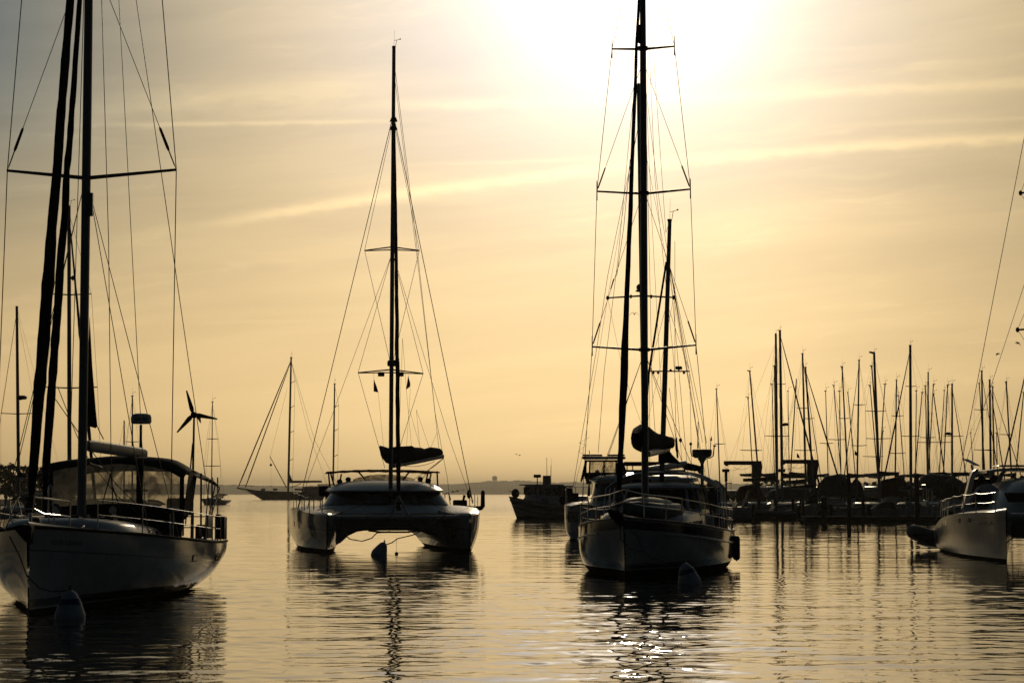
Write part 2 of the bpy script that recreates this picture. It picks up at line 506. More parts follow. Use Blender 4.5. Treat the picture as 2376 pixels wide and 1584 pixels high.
class Hull:
    """half: table (u, half beam at deck), sheer: table (u, height), fair: table (u, exponent of the section), keel: table (u, depth)"""
    def __init__(s, L, half, sheer, fair, keel, rake=0.2, stern_rake=0.0, x0=0.0, asym=0.0):
        s.L, s.half, s.sheer, s.fair, s.keel = L, half, sheer, fair, keel
        s.rake, s.stern_rake, s.x0, s.asym = rake, stern_rake, x0, asym
    def top(s, u):
        return smooth_tab(s.sheer, u)
    def hb(s, u):
        return smooth_tab(s.half, u)
    def pt(s, u, z, side):
        top, k = s.top(u), smooth_tab(s.keel, u)
        t = min(max((z + k) / (top + k), 0.0), 1.0)
        p = smooth_tab(s.fair, u)
        b = s.hb(u) * (1 - (1 - t) ** p)
        y = u * s.L + s.rake * (1 - u) ** 5 * (1 - max(z, -.3) / s.top(0)) - s.stern_rake * u ** 6 * (1 - max(z, -.3) / s.top(1))
        return Vector((s.x0 + side * b, y, z))
    def nrm(s, u, z, side):
        e = 1e-3
        a = s.pt(min(u + e, 1), z, side) - s.pt(max(u - e, 0), z, side)
        b = s.pt(u, z + e, side) - s.pt(u, z - e, side)
        n = a.cross(b) * (1 if side > 0 else -1)
        n.normalize()
        return n if n.x * side > 0 else -n
    def deck_pt(s, u, f, dz=0.0, camber=0.06):
        h = s.hb(u)
        q = s.pt(u, s.top(u), 1)
        return Vector((s.x0 + f * h, q.y, s.top(u) + dz + camber * (1 - f * f)))
    def build(s, m, parent, nu=44, nt=18, name='hull'):
        mb = MB()
        uvs = []
        rows = []
        for i in range(nu + 1):
            u = (i / nu) ** 1.35
            top, k = s.top(u), smooth_tab(s.keel, u)
            row = []
            for side in (-1, 1):
                ts = range(nt, -1, -1) if side < 0 else range(1, nt + 1)
                for j in ts:
                    t = j / nt
                    z = -k + t * (top + k)
                    p = s.pt(u, z, side)
                    row.append(p)
                    uvs.append((p.y, top - z))
            rows.append(row)
        nc = len(rows[0])
        mb.add([p for r in rows for p in r], [(i * nc + j, (i + 1) * nc + j, (i + 1) * nc + j + 1, i * nc + j + 1) for i in range(nu) for j in range(nc - 1)])
        mb.f.append(tuple(range(nu * nc, nu * nc + nc)))
        return mb.build(name, m, parent, uvs=uvs, angle=35)
    def deck(s, m, parent, u0=0.0, u1=1.0, dz=-0.02, camber=0.06, inset=0.995, nu=24, name='deck'):
        mb = MB()
        rows = []
        for i in range(nu + 1):
            u = u0 + (u1 - u0) * i / nu
            rows.append([s.deck_pt(u, -inset + 2 * inset * j / 10, dz, camber) for j in range(11)])
        mb.sheet(rows)
        return mb.build(name, m, parent)
    def rail(s, m, parent, r=0.03, dz=0.0, name='toe_rail', sides=(-1, 1), out=0.0, u0=0.0, u1=1.0, drop=0.0):
        for sd_ in sides:
            mb = MB()
            pts = []
            for i in range(33):
                u = u0 + (u1 - u0) * i / 32
                p = s.pt(u, s.top(u) - drop, sd_)
                pts.append(p + Vector((sd_ * out, 0, dz)))
            mb.tube(pts, r, 6)
            mb.build(name, m, parent)
    def patch(s, u0, u1, z0, z1, side, off=0.006, nu=6, nz=4, round_=0.25):
        """a window shaped patch laid on the hull's skin"""
        mb = MB()
        cu, cz = (u0 + u1) / 2, (z0 + z1) / 2
        ring0, ring1 = [], []
        for k in range(20):
            a = 2 * math.pi * k / 20
            c, s_ = math.cos(a), math.sin(a)
            e = 0.35
            fx = math.copysign(abs(c) ** e, c)
            fz = math.copysign(abs(s_) ** e, s_)
            u, z = cu + (u1 - u0) / 2 * fx, cz + (z1 - z0) / 2 * fz
            p, n = s.pt(u, z, side), s.nrm(u, z, side)
            ring0.append(p + n * off)
            ring1.append(p - n * 0.01)
        return mb.loft([ring1, ring0])

def text_mesh(s_, mapfn, name, m, parent, height=1.0, spacing=1.0):
    """lettering: the built-in font turned into a mesh and laid on a surface by mapfn(x, y)"""
    cu = bpy.data.curves.new("lettering", 'FONT')
    cu.body = s_
    cu.size = height
    cu.space_character = spacing
    cu.resolution_u = 3
    ob = bpy.data.objects.new("lettering", cu)
    COL.objects.link(ob)
    dg = bpy.context.evaluated_depsgraph_get()
    me = bpy.data.meshes.new_from_object(ob.evaluated_get(dg))
    bpy.data.objects.remove(ob)
    bpy.data.curves.remove(cu)
    xs = [v.co.x for v in me.vertices]
    w = max(xs) if xs else 1
    for v in me.vertices:
        v.co = mapfn(v.co.x / w, v.co.y / height)
    me.name = name
    me.materials.clear()
    me.materials.append(m)
    o = bpy.data.objects.new(name, me)
    COL.objects.link(o)
    o.parent = parent
    return o
# ------------------------------------------------------------------ water
def build_water():
    r = np.random.default_rng(3)
    rad = [0.5, 4, 9, 14, 18]
    x = 20.0
    while x < 14500:
        rad.append(x)
        x += 0.075 if x < 48 else 0.075 + (x - 48) * 0.0030 if x < 240 else 0.65 + (x - 240) * 0.03
    rad = np.array(rad)
    fine = np.linspace(-R(19), R(19), 470)
    coarse = np.concatenate([fine, np.linspace(R(19.6), R(360 - 19.6), 40)])
    A, Rr = np.meshgrid(coarse, rad)
    X, Y = Rr * np.sin(A), Rr * np.cos(A)
    Z = np.zeros_like(X)
    dy = np.gradient(rad)[:, None]
    patchy = np.zeros_like(X)
    for k in range(10):
        lam = r.uniform(14, 60)
        th = r.uniform(-0.5, 0.5)
        patchy += np.sin(2 * np.pi * (X * np.sin(th) * .35 + Y * np.cos(th)) / lam + r.uniform(0, 6.28))
    patchy = 1.0 + 0.32 * np.tanh(patchy / 2.2)
    lams = np.geomspace(0.20, 5.0, 100)
    for lam in lams:
        th = r.normal(0, 0.55 if lam < 1.2 else 0.32)
        k = 2 * np.pi / lam
        slope = WAVE * (0.0075 if lam < 0.9 else 0.0045 if lam < 2.2 else 0.0024) * r.uniform(.6, 1.4)
        amp = slope / k
        ok = np.clip((lam / dy - 2.2) / 1.6, 0, 1)
        Z += amp * ok * np.sin(k * (X * np.sin(th) + Y * np.cos(th)) + r.uniform(0, 6.28))
    ruffle = 1.0 + 1.5 * np.exp(-((X - 1.05 - .024 * Y) / (.075 * Y)) ** 2 - ((Y - 33.5) / 9.0) ** 2)      # a cat's-paw of wind on the near water
    Z *= ruffle
    edge = np.clip((R(19) - np.abs(np.where(A > np.pi, A - 2 * np.pi, A))) / R(0.7), 0, 1)
    Z *= patchy * edge * np.clip((Rr - 14) / 6, 0, 1)
    nr, nc = X.shape
    co = np.stack([X, Y, Z], -1).reshape(-1, 3).astype(np.float32)
    i = np.arange(nr - 1)[:, None]
    j = np.arange(nc)[None, :]
    j2 = (j + 1) % nc
    quads = np.stack([i * nc + j, (i + 1) * nc + j, (i + 1) * nc + j2, i * nc + j2], -1).reshape(-1, 4)[:, ::-1]
    me = bpy.data.meshes.new("water")
    me.vertices.add(len(co))
    me.vertices.foreach_set('co', co.ravel())
    nq = len(quads)
    me.loops.add(nq * 4)
    me.loops.foreach_set('vertex_index', quads.astype(np.int32).ravel())
    me.polygons.add(nq)
    me.polygons.foreach_set('loop_start', np.arange(0, nq * 4, 4, dtype=np.int32))
    me.polygons.foreach_set('use_smooth', np.ones(nq, dtype=bool))
    me.update(calc_edges=True)
    m = bpy.data.materials.new("harbour_water")
    m.use_nodes = True
    w = NT(m.node_tree)
    co = w.n('ShaderNodeTexCoord').outputs['Object']
    b = w.n('ShaderNodeBsdfPrincipled')
    b.inputs['Base Color'].default_value = (0.010, 0.013, 0.012, 1)
    b.inputs['IOR'].default_value = 1.333
    dist = w.vm('LENGTH', co)
    w.put(b.inputs['Roughness'], w.step(dist, 40, 600, 0.02, 0.10))
    n1 = w.noise(w.vm('MULTIPLY', co, (0.45, 1.0, 1.0)), 4.0, 4, 0.6)
    n2 = w.noise(w.vm('MULTIPLY', co, (0.35, 1.0, 1.0)), 0.9, 4, 0.6)
    b1 = w.n('ShaderNodeBump')
    w.put(b1.inputs['Strength'], w.step(dist, 20, 160, 0.22, 0.10))
    b1.inputs['Distance'].default_value = 0.014
    w.put(b1.inputs['Height'], n1)
    b2 = w.n('ShaderNodeBump')
    w.put(b2.inputs['Strength'], w.step(dist, 70, 330, 0.0, 1.0))
    b2.inputs['Distance'].default_value = 0.12
    w.put(b2.inputs['Height'], n2)
    w.put(b2.inputs['Normal'], b1.outputs[0])
    w.put(b.inputs['Normal'], b2.outputs[0])
    w.t.links.new(b.outputs[0], w.n('ShaderNodeOutputMaterial').inputs[0])
    me.materials.append(m)
    o = bpy.data.objects.new("water", me)
    COL.objects.link(o)
    tag(o, kind='structure')

WAVE = 0.70
build_water()

# ------------------------------------------------------------------ far shore: wooded hills
def build_hills():
    tops = [(-400, 1112), (0, 1122), (420, 1122), (520, 1125), (700, 1127), (900, 1120), (1040, 1123), (1090, 1119), (1140, 1115), (1220, 1114),
            (1290, 1119), (1340, 1117), (1460, 1120), (1700, 1122), (2000, 1120), (2376, 1118), (2800, 1120)]
    mb = MB()
    rows = []
    for j in range(9):
        Y = 11000 + j * 240
        row = []
        for i in range(900):
            px = -500 + 3400 * i / 899
            x = (px - CX) / F * 11900
            top = 11900 * (HOR - lerp_tab(tops, px)) / F + H
            prof = (0.0, 0.52, 0.70, 0.84, 0.94, 1.0, 1.0, 0.9, 0.0)[j]
            bumps = 6.5 * noise.noise((x / 55.0, Y / 55.0, 0)) + 5.4 * noise.noise((x / 26.0, Y / 28.0, 4)) + 5 * noise.noise((x / 270.0, Y / 270.0, 9))
            z = -0.6 if j in (0, 8) else top * prof + bumps * (0.6 if j < 3 else 0.8)
            row.append((x + rng.uniform(-4, 4), Y + rng.uniform(-60, 60) * (0 < j < 8), z))
        rows.append(row)
    mb.sheet(rows)
    o = mb.build("hills", M['forest'], smooth=False)
    tag(o, kind='structure')

build_hills()

# the boat yard's ground at the right
mb = MB()
edge = []
for i in range(25):
    x = 24 + i * 6.0
    edge.append((x, 218 + 3 * math.sin(i * 1.3) + rng.uniform(-1, 1)))
mb.sheet([[(x, y, -0.5) for x, y in edge], [(x, y + .5, 0.75) for x, y in edge], [(x, y + 6, 0.95) for x, y in edge], [(x, y + 90, 1.0) for x, y in edge], [(x, y + 200, 1.2) for x, y in edge], [(x, y + 203, -.5) for x, y in edge]])
tag(mb.build("ground", M['soil']), kind='structure')
# low wooded shore at the far left
mb = MB()
rows = []
for j in range(6):
    rows.append([(-160 + i * 4.0, 380 + j * 16, (-.5, .4, 1.0, 1.3, 1.0, -.5)[j] + 0.25 * noise.noise((i * .5, j, 3))) for i in range(22)])
mb.sheet(rows)
tag(mb.build("shore_ground", M['soil']), kind='structure')

# ------------------------------------------------------------------ haze
def build_haze():
    mb = MB()
    mb.box(-15000, 15000, -15000, 15000, -1.0, 95.0)
    m = bpy.data.materials.new("haze")
    m.use_nodes = True
    w = NT(m.node_tree)
    v = w.n('ShaderNodeVolumePrincipled')
    v.inputs['Color'].default_value = (1.0, 0.93, 0.80, 1)
    v.inputs['Density'].default_value = HAZE
    v.inputs['Anisotropy'].default_value = 0.55
    w.t.links.new(v.outputs[0], w.n('ShaderNodeOutputMaterial').inputs[1])
    tag(mb.build("haze", m, smooth=False), kind='stuff')

HAZE = 0.00009
build_haze()
M['dull_spar'] = mat('dull_painted_spar', (0.30, 0.31, 0.33), 0.5, vary=0.1, scale=3, spec=0.3)
# ------------------------------------------------------------------ helpers shared by the boats
def wire(name, pts, r, parent, m=None, n=5):
    return MB().tube(pts, r, n).build(name, m or M['wire'], parent)

def spar(name, p, q, r0, r1, parent, m=None, n=12, squash=1.35):
    """mast or boom: oval section"""
    return MB().tube([p, Vector(p).lerp(Vector(q), .5), q], [r0, r0, r1], n, True, squash).build(name, m or M['alu'], parent)

def furled(name, p, q, rads, parent, m=None, lump=0.16, seed=0, n=10):
    """a sail rolled round its stay: rads is a table (fraction, radius)"""
    p, q = Vector(p), Vector(q)
    pts, rs = [], []
    k = 60
    for i in range(k + 1):
        f = i / k
        pts.append(p.lerp(q, f) + Vector((noise.noise((f * 14, seed, 1)) * .02, 0, 0)))
        rs.append(lerp_tab(rads, f) * (1 + lump * noise.noise((f * 42, seed, 7))))
    return MB().tube(pts, rs, n).build(name, m or M['black'], parent)

def superring(x0, x1, y0, y1, z, e=0.45, n=40, zfun=None):
    out = []
    for k in range(n):
        a = 2 * math.pi * (k + .5) / n
        c, s_ = math.cos(a), math.sin(a)
        x = (x0 + x1) / 2 + (x1 - x0) / 2 * math.copysign(abs(c) ** e, c)
        y = (y0 + y1) / 2 + (y1 - y0) / 2 * math.copysign(abs(s_) ** e, s_)
        out.append((x, y, z if zfun is None else z + zfun(x, y)))
    return out

def rail_line(h, us, hgt, side, inset=0.06):
    return [h.pt(u, h.top(u), side) + Vector((-side * inset, 0, hgt)) for u in us]

def guard_rails(h, root, us, hgt=0.62, sides=(-1, 1), r=0.012, wire_m=None, droop=0.0):
    """stanchions and two lifelines along the deck edge"""
    for sd_ in sides:
        for u in us:
            b = h.pt(u, h.top(u), sd_) + Vector((-sd_ * .06, 0, 0))
            MB().bar(b, b + Vector((0, 0, hgt)), r * 1.15, r, 6).build('stanchion', M['steel'], root)
        for f in (1.0, 0.52):
            pts = []
            for a, b in zip(us[:-1], us[1:]):
                for k in range(5):
                    u = a + (b - a) * k / 5
                    pts.append(h.pt(u, h.top(u), sd_) + Vector((-sd_ * .06, 0, hgt * f - droop * 4 * (k / 5) * (1 - k / 5))))
            pts.append(h.pt(us[-1], h.top(us[-1]), sd_) + Vector((-sd_ * .06, 0, hgt * f)))
            wire('lifeline', pts, 0.007, root, wire_m or M['steel'])

def radar_dome(c, r, hgt, parent, m=None, name='radar'):
    return MB().lathe([(r * .80, 0), (r * .97, hgt * .10), (r, hgt * .30), (r * .99, hgt * .62), (r * .90, hgt * .88), (r * .6, hgt), (0.01, hgt * 1.02)], c, 24).build(name, m or M['white'], parent)

def masthead(p, parent, m=None, k=1.0):
    """wind vane, cups and aerial"""
    p = Vector(p)
    mb = MB()
    mb.bar(p, p + Vector((0.02, 0, 0.75 * k)), 0.006 * k, 0.004 * k, 5)
    mb.bar(p + Vector((0.06, 0, 0)), p + Vector((0.12, 0, 0.34 * k)), 0.010 * k, 0.010 * k, 5)
    mb.bar(p + Vector((0.02, 0, 0.30 * k)), p + Vector((0.26 * k, 0, 0.36 * k)), 0.009 * k, 0.009 * k, 5)
    mb.ell(p + Vector((0.26 * k, 0, 0.37 * k)), (.035 * k, .035 * k, .03 * k), 8, 5)
    mb.box(p.x - .07 * k, p.x + .05 * k, p.y - .1 * k, p.y + .12 * k, p.z - .01, p.z + .06 * k)
    return mb.build('wind_instrument', m or M['wire'], parent)

def mooring_buoy(px, py, Y, dia, hgt, tilt, label, stripe=True, seed=1):
    p = at(px, py, Y)
    e = empty('mooring_buoy', (p.x, Y, 0.0))
    tag(e, label, 'buoy', 'white mooring buoys')
    r = dia / 2
    t = Matrix.Rotation(tilt, 3, 'Y')
    prof = [(r * .55, -.28), (r * .92, -.16), (r, -.02), (r * 1.0, hgt * .12), (r * .93, hgt * .24), (r * .74, hgt * .52), (r * .50, hgt * .82), (r * .34, hgt * .93), (r * .16, hgt * .99), (0.01, hgt)]
    MB().lathe(prof, (0, 0, 0), 28, t).build('float', M['buoy'], e)
    if stripe:
        band = [(r * .775 + .004, hgt * .50), (r * .69 + .004, hgt * .60), (r * .61 + .004, hgt * .70)]
        MB().lathe(band, (0, 0, 0), 28, t).build('blue_band', M['buoy_blue'], e)
    q = t @ Vector((0, 0, hgt))
    mb = MB()
    mb.bar(q - Vector((0, 0, .03)), q + Vector((0, 0, .06)), .03, .03, 8)
    mb.tube([q + Vector((.022 * math.cos(a), 0, .07 + .022 * math.sin(a))) for a in np.linspace(0, 6.28, 9)], .012, 6)
    mb.build('shackle', M['wire'], e)
    return e, e.location + q

def mooring_line(pts, r, label, m=None):
    o = MB().tube(pts, r, 6).build('mooring_line', m or M['rope'])
    return tag(o, label, 'rope', 'mooring lines at the bows')

def screen_x(fr, p):
    w_ = fr.o + fr.side * p.x + fr.aft * p.y
    dep = w_.y * math.cos(PITCH) + (p.z - H) * math.sin(PITCH)
    return CX + F * w_.x / dep

# ------------------------------------------------------------------ the large sloop at the left
def left_sloop():
    fr = Frame(-9.22, 39.4, R(-1.4))
    A = fr.at
    root = fr.empty('sloop')
    tag(root, 'large white sloop with clear dodger windows and wind generator nearest the camera', 'sailboat', 'boats moored in the harbour')
    hull = Hull(14.0, [(0, .03), (.05, .44), (.12, .92), (.22, 1.45), (.34, 1.88), (.48, 2.20), (.62, 2.34), (.8, 2.34), (1, 2.20)],
                [(0, 1.68), (.25, 1.47), (.5, 1.28), (.75, 1.15), (1, 1.10)],
                [(0, 1.25), (.12, 1.6), (.3, 2.4), (.5, 3.4), (.75, 3.6), (1, 3.0)],
                [(0, .50), (.3, .60), (.7, .5), (1, .16)], rake=0.16, stern_rake=0.35)
    hm = hull_mat('sloop_hull_paint', (0.56, 0.58, 0.60), (0.10, (0.010, 0.011, 0.014)),
                  bands_z=[(0.10, 0.135, (0.5, 0.5, 0.5)), (0.135, 0.30, (0.012, 0.014, 0.018))],
                  bands_sheer=[(0.43, 0.455, (0.16, 0.17, 0.18))])
    h = hull.build(hm, root)
    for u0, u1, z0, z1 in ((.50, .535, .78, .94), (.735, .80, .68, .88)):
        f = hull.patch(u0, u1, z0, z1, 1, off=.012).build('hull_port', M['grey'], h)
        hull.patch(u0 + .004, u1 - .004, z0 + .025, z1 - .025, 1, off=.018).build('pane', M['glass'], f)
    def u_at(px):
        return min(np.linspace(.01, .5, 300), key=lambda u: abs(screen_x(fr, hull.pt(u, 1.3, 1)) - px))
    u0n, u1n = u_at(116), u_at(188)
    text_mesh("LIQUID SUNSHINE", lambda x, y: (lambda u, z: hull.pt(u, z, 1) + hull.nrm(u, z, 1) * .006)(u0n + (u1n - u0n) * x, 1.335 + .13 * y - .05 * x), 'boat_name', M['grey'], h)
    hull.rail(M['black'], root, r=0.035, dz=0.0, name='toe_rail')
    hull.deck(M['deck'], root, dz=0.0, camber=.10)
    # bow roller under a black cover
    MB().prism([A(33, 1222, -.25), A(50, 1216, -.25), A(74, 1218, -.25), A(77, 1224, -.25), A(73, 1262, -.25), A(60, 1254, -.25), A(45, 1236, -.25)], (0, .28, 0)).build('anchor_cover', M['black'], root)
    mb = MB()
    mb.tube([A(12, 1228, .9), A(35, 1172, .5), A(44, 1154, .1), A(49, 1153, .0)], .014, 6)
    mb.tube([A(80, 1153, .0), A(100, 1155, .3), A(160, 1162, 1.9), A(163, 1165, 1.95), A(162, 1222, 1.9)], .016, 6)
    mb.bar(A(17, 1161, .6), A(30, 1217, .6), .013, .013, 6)
    mb.bar(A(81, 1154, .0), A(77, 1186, .0), .014, .014, 6)
    mb.tube([A(47, 1180, .0), A(80, 1180, .0), A(100, 1191, .3), A(162, 1198, 1.9)], .013, 6)
    mb.tube([A(24, 1198, .6), A(48, 1190, .1)], .012, 6)
    mb.build('pulpit', M['steel'], root)
    MB().rbox(-.10, .10, .55, .85, 1.66, 1.84).build('windlass', M['grey'], root)
    MB().tube([A(113, 1212, 2.6), A(113, 1130, 2.6), A(117, 1124, 2.6), (A(121, 1130, 2.6)), A(126, 1212, 2.6)], .014, 6).build('hatch_hoop', M['steel'], root)
    MB().tube([A(107, 1180, 4), A(113, 1172, 4), A(122, 1170, 4), A(133, 1172, 4), A(140, 1182, 4)], .035, 8).build('hose_coil', M['grey'], root)
    # coachroof
    def cab(k, z, e=.6):
        return superring(-1.42 * k, 1.42 * k, 2.6 + (1 - k) * 1.2, 9.6, z, e, 44, lambda x, y: -.045 * (y - 3) * (1 if y > 3 else 0))
    mb = MB()
    mb.loft([cab(1.08, 1.40), cab(1.06, 1.50), cab(1.0, 1.66), cab(.93, 1.74), cab(.75, 1.80), cab(.4, 1.83)])
    c = mb.build('cabin', M['white'], root)
    for i, s_ in enumerate((5.9, 6.75, 7.6, 8.4)):
        zt = 1.62 - .045 * (s_ - 3)
        xx = 1.46
        f = MB().prism([(xx, s_ - .26, zt - .10), (xx + .0, s_ + .20, zt - .10), (xx - .05, s_ + .26, zt + .05), (xx - .05, s_ - .18, zt + .05)], (.05, 0, .01)).build('cabin_port', M['steel'], c)
        MB().prism([(xx + .03, s_ - .20, zt - .075), (xx + .03, s_ + .15, zt - .075), (xx - .01, s_ + .20, zt + .03), (xx - .01, s_ - .13, zt + .03)], (.012, 0, .003)).build('pane', M['glass'], f)
    for s_, x0, x1 in ((3.3, -.35, .35), (4.3, .35, .9), (6.4, -.3, .3)):
        zt = 1.80 - .045 * (s_ - 3) + .02
        MB().rbox(x0, x1, s_, s_ + .6, zt - .02, zt + .05).build('hatch', M['glass'], root)
    for x in (-.95, .95):
        mb = MB()
        pts = [(x, 3.6 + i * .5, 1.86 - .045 * (.6 + i * .5) + (0 if i in (0, 6) else .03)) for i in range(7)]
        mb.tube(pts, .018, 6)
        mb.build('handrail', M['steel'], root)
    # mast and rigging
    b0, t0 = A(189, 1205, 5.0), A(206, 0, 5.05)
    d = (t0 - b0).normalized()
    def on(z):
        return b0 + d * ((z - b0.z) / d.z)
    top = on(19.8)
    mast = spar('mast', b0, top, .098, .085, root)
    MB().loft([superring(b0.x - .3, b0.x + .3, 4.7, 5.35, 1.66, .8, 16), superring(b0.x - .14, b0.x + .14, 4.85, 5.2, 1.86, .8, 16)]).build('mast_collar', M['grey'], mast)
    MB().box(b0.x + .02, b0.x + .16, 4.85, 4.95, on(8.3).z, on(8.3).z + .5).build('deck_light', M['grey'], mast)
    masthead(top, mast)
    zl = A(206, 412, 5.0).z
    tips = {}
    for nm, z, pl, pr in (('low', zl, (17, 396), (409, 394)), ('high', zl + 5.0, None, None)):
        for side, pp in ((-1, pl), (1, pr)):
            tip = A(*pp, 5.35) if pp else on(z) + Vector((side * 1.45, .3, .18))
            tips[nm, side] = tip
            MB().tube([on(z) + Vector((side * .08, 0, 0)), tip], [.045, .030], 8, True, 1.6).build('spreader', M['alu'], mast)
    for side in (-1, 1):
        lo, hi = tips['low', side], tips['high', side]
        ch = hull.pt(.40, hull.top(.40), side) + Vector((-side * .12, 0, .02))
        wire('shroud', [ch, lo, hi, top - Vector((0, 0, .3))], .011, root)
        root_hi = on(hi.z - .3) + Vector((side * .08, 0, 0))
        wire('shroud', [lo, root_hi], .008, root)
        k = (root_hi - lo).normalized()
        MB().tube([lo + k * .1, lo + k * .45], .014, 6).build('turnbuckle', M['wire'], root)
        MB().tube([lo + k * .45, lo + k * .52, lo + k * .95, lo + k * 1.0], [.02, .034, .030, .015], 8).build('spreader_boot', M['rubber'], root)
        MB().bar(ch, ch + (lo - ch).normalized() * .5, .02, .02, 6).build('turnbuckle', M['steel'], root)
        wire('shroud', [on(zl - .35) + Vector((side * .09, 0, 0)), hull.pt(.33, hull.top(.33), side) + Vector((-side * .25, 0, .02))], .009, root)
        wire('shroud', [on(zl - .35) + Vector((side * .09, 0, 0)), hull.pt(.47, hull.top(.47), side) + Vector((-side * .2, 0, .02))], .009, root)
    wire('backstay', [top, hull.pt(.985, hull.top(.985), 1) + Vector((-.35, 0, .3))], .010, root)
    wire('backstay', [top, hull.pt(.985, hull.top(.985), -1) + Vector((.35, 0, .3))], .010, root)
    wire('halyard', [A(236, 0, 4.4), A(252, 560, 4.3), A(258, 1090, 4.2), A(262, 1170, 4.1)], .009, root)
    wire('halyard', [A(276, 0, 5.6), A(293, 320, 5.6), A(326, 965, 5.6), A(338, 1190, 5.6)], .008, root)
    # rolled headsails
    tack, head = A(72, 1155, .42), on(19.2) + Vector((0, -.12, 0))
    g = furled('furled_genoa', tack, head, [(0, .05), (.02, .085), (.12, .115), (.24, .125), (.34, .10), (.55, .088), (.8, .07), (1, .03)], root, seed=3, lump=.22)
    drum = A(71, 1163, .40)
    MB().lathe([(.05, -.22), (.10, -.2), (.11, -.06), (.06, 0), (.10, .05), (.10, .09), (.05, .12)], drum, 14).build('furling_drum', M['rubber'], g)
    MB().bar(A(70, 1222, .3), A(71, 1180, .35), .035, .03, 8).build('tack_strut', M['steel'], g)
    tk2, hd2 = A(103, 1190, 1.55), on(16.2) + Vector((0, -.1, 0))
    g2 = furled('furled_staysail', A(106, 1095, 1.65), hd2, [(0, .075), (.06, .088), (.3, .085), (.5, .068), (.8, .05), (1, .03)], root, seed=8, lump=.2)
    MB().tube([tk2, A(105, 1140, 1.6), A(106, 1098, 1.65)], [.045, .05, .06], 8).build('tack_sail', M['black'], g2)
    # boom, clew of the mainsail
    q0, q1 = A(203, 1033, 5.25), A(336, 1052, 10.4)
    ax = (q1 - q0).normalized()
    sx = Vector((ax.y, -ax.x, 0))
    def brect(p, hh, ww):
        return [p + Vector((0, 0, 1)) * hh * math.copysign(abs(math.sin(a)) ** .6, math.sin(a)) + sx * ww * math.copysign(abs(math.cos(a)) ** .7, math.cos(a)) for a in np.linspace(0, 2 * math.pi, 16, endpoint=False)]
    MB().loft([brect(q0, .10, .07), brect(q0 + ax * .25, .13, .085), brect(q0.lerp(q1, .55), .135, .09), brect(q1 - ax * .25, .125, .085), brect(q1, .10, .07)]).build('boom', M['dull_spar'], root)
    MB().tube([A(206, 1075, 5.2), A(236, 1085, 7.2)], .035, 8).build('boom_vang', M['rubber'], root)
    wire('mainsheet', [q0.lerp(q1, .72) - Vector((0, 0, .13)), A(258, 1100, 8.6), A(262, 1140, 8.6)], .018, root, M['rope'])
    MB().prism([A(208, 735, 5.3), A(214, 850, 5.3), A(222, 950, 5.35), A(226, 988, 5.4), A(222, 993, 5.4), A(204, 988, 5.3), A(203, 860, 5.25)], (0, .03, 0)).build('mainsail', M['black'], root)
    wire('outhaul', [A(224, 985, 5.4), A(232, 1003, 6.2), A(240, 1018, 7.0)], .012, root, M['rope'])
    wire('running_line', [A(128, 925, 4.4), A(204, 1034, 5.1), A(270, 1123, 6.0), A(352, 1206, 6.8)], .010, root, M['rope'])
    wire('running_line', [A(135, 900, 4.4), A(178, 1010, 5.1), A(208, 1070, 6.0), A(272, 1150, 6.9), A(318, 1188, 7.4)], .009, root, M['rope'])
    for a_, b_ in (((262, 1082), (238, 1166)), ((258, 1090), (262, 1170)), ((262, 1130), (288, 1207))):
        MB().bar(A(*a_, 5.9), A(*b_, 5.9), .014, .014, 6).build('tackle', M['rope'], root)
    # dodger: black canvas hood with clear panels
    bot = [(116, 1182), (150, 1180), (185, 1177), (260, 1174), (330, 1176), (385, 1184), (424, 1196)]
    mid = [(115, 1096), (150, 1086), (185, 1081), (260, 1076), (335, 1080), (388, 1091), (425, 1110)]
    topl = [(117, 1074), (150, 1069), (185, 1066), (262, 1060), (337, 1063), (396, 1071), (438, 1094)]
    dodger = empty('dodger', (0, 0, 0))
    dodger.parent = root
    def row(pts, s_, n=40):
        xs = [p[0] for p in pts]
        r_ = []
        for i in range(n + 1):
            px = xs[0] + (xs[-1] - xs[0]) * i / n
            w_ = abs(2 * i / n - 1)
            r_.append(A(px, smooth_tab(pts, px), s_ + .9 * max(0, w_ - .55) ** 1.4))
        return r_
    rb, rm, rt = row(bot, 7.9), row(mid, 8.55), row(topl, 8.85)
    fr1 = [p + Vector((0, .9, .05)) for p in rt]
    fr2 = [p + Vector((0, 1.5, -.02)) for p in rt]
    MB().sheet([rm, [a.lerp(b, .5) + Vector((0, -.03, .02)) for a, b in zip(rm, rt)], rt, fr1, fr2], (0, .01, -.012)).build('canvas_hood', M['black'], dodger)
    for i0, i1 in ((1, 9), (11, 26), (28, 39)):
        rows = [[rb[i].lerp(rm[i], f) + Vector((0, .03 * math.sin(f * 3 + i * .7), 0)) for i in range(i0, i1 + 1)] for f in np.linspace(0.02, 1.0, 9)]
        MB().sheet(rows).build('clear_window', M['vinyl'], dodger)
    for i0, i1 in ((0, 1), (9, 11), (26, 28), (39, 40)):
        rows = [[rb[i].lerp(rm[i], f) + Vector((0, -.01, 0)) for i in range(i0, i1 + 1)] for f in np.linspace(0, 1.0, 6)]
        MB().sheet(rows, (0, .02, 0)).build('canvas_strip', M['black'], dodger)
    MB().tube([p + Vector((0, -.02, .01)) for p in rb], .05, 8).build('base_roll', M['black'], dodger)
    MB().sheet([rb, [Vector((p.x * .98 + (.02 * -9.3) * 0, p.y + .02, 1.15)) for p in rb]], (0, .04, 0)).build('coaming', M['black'], dodger)
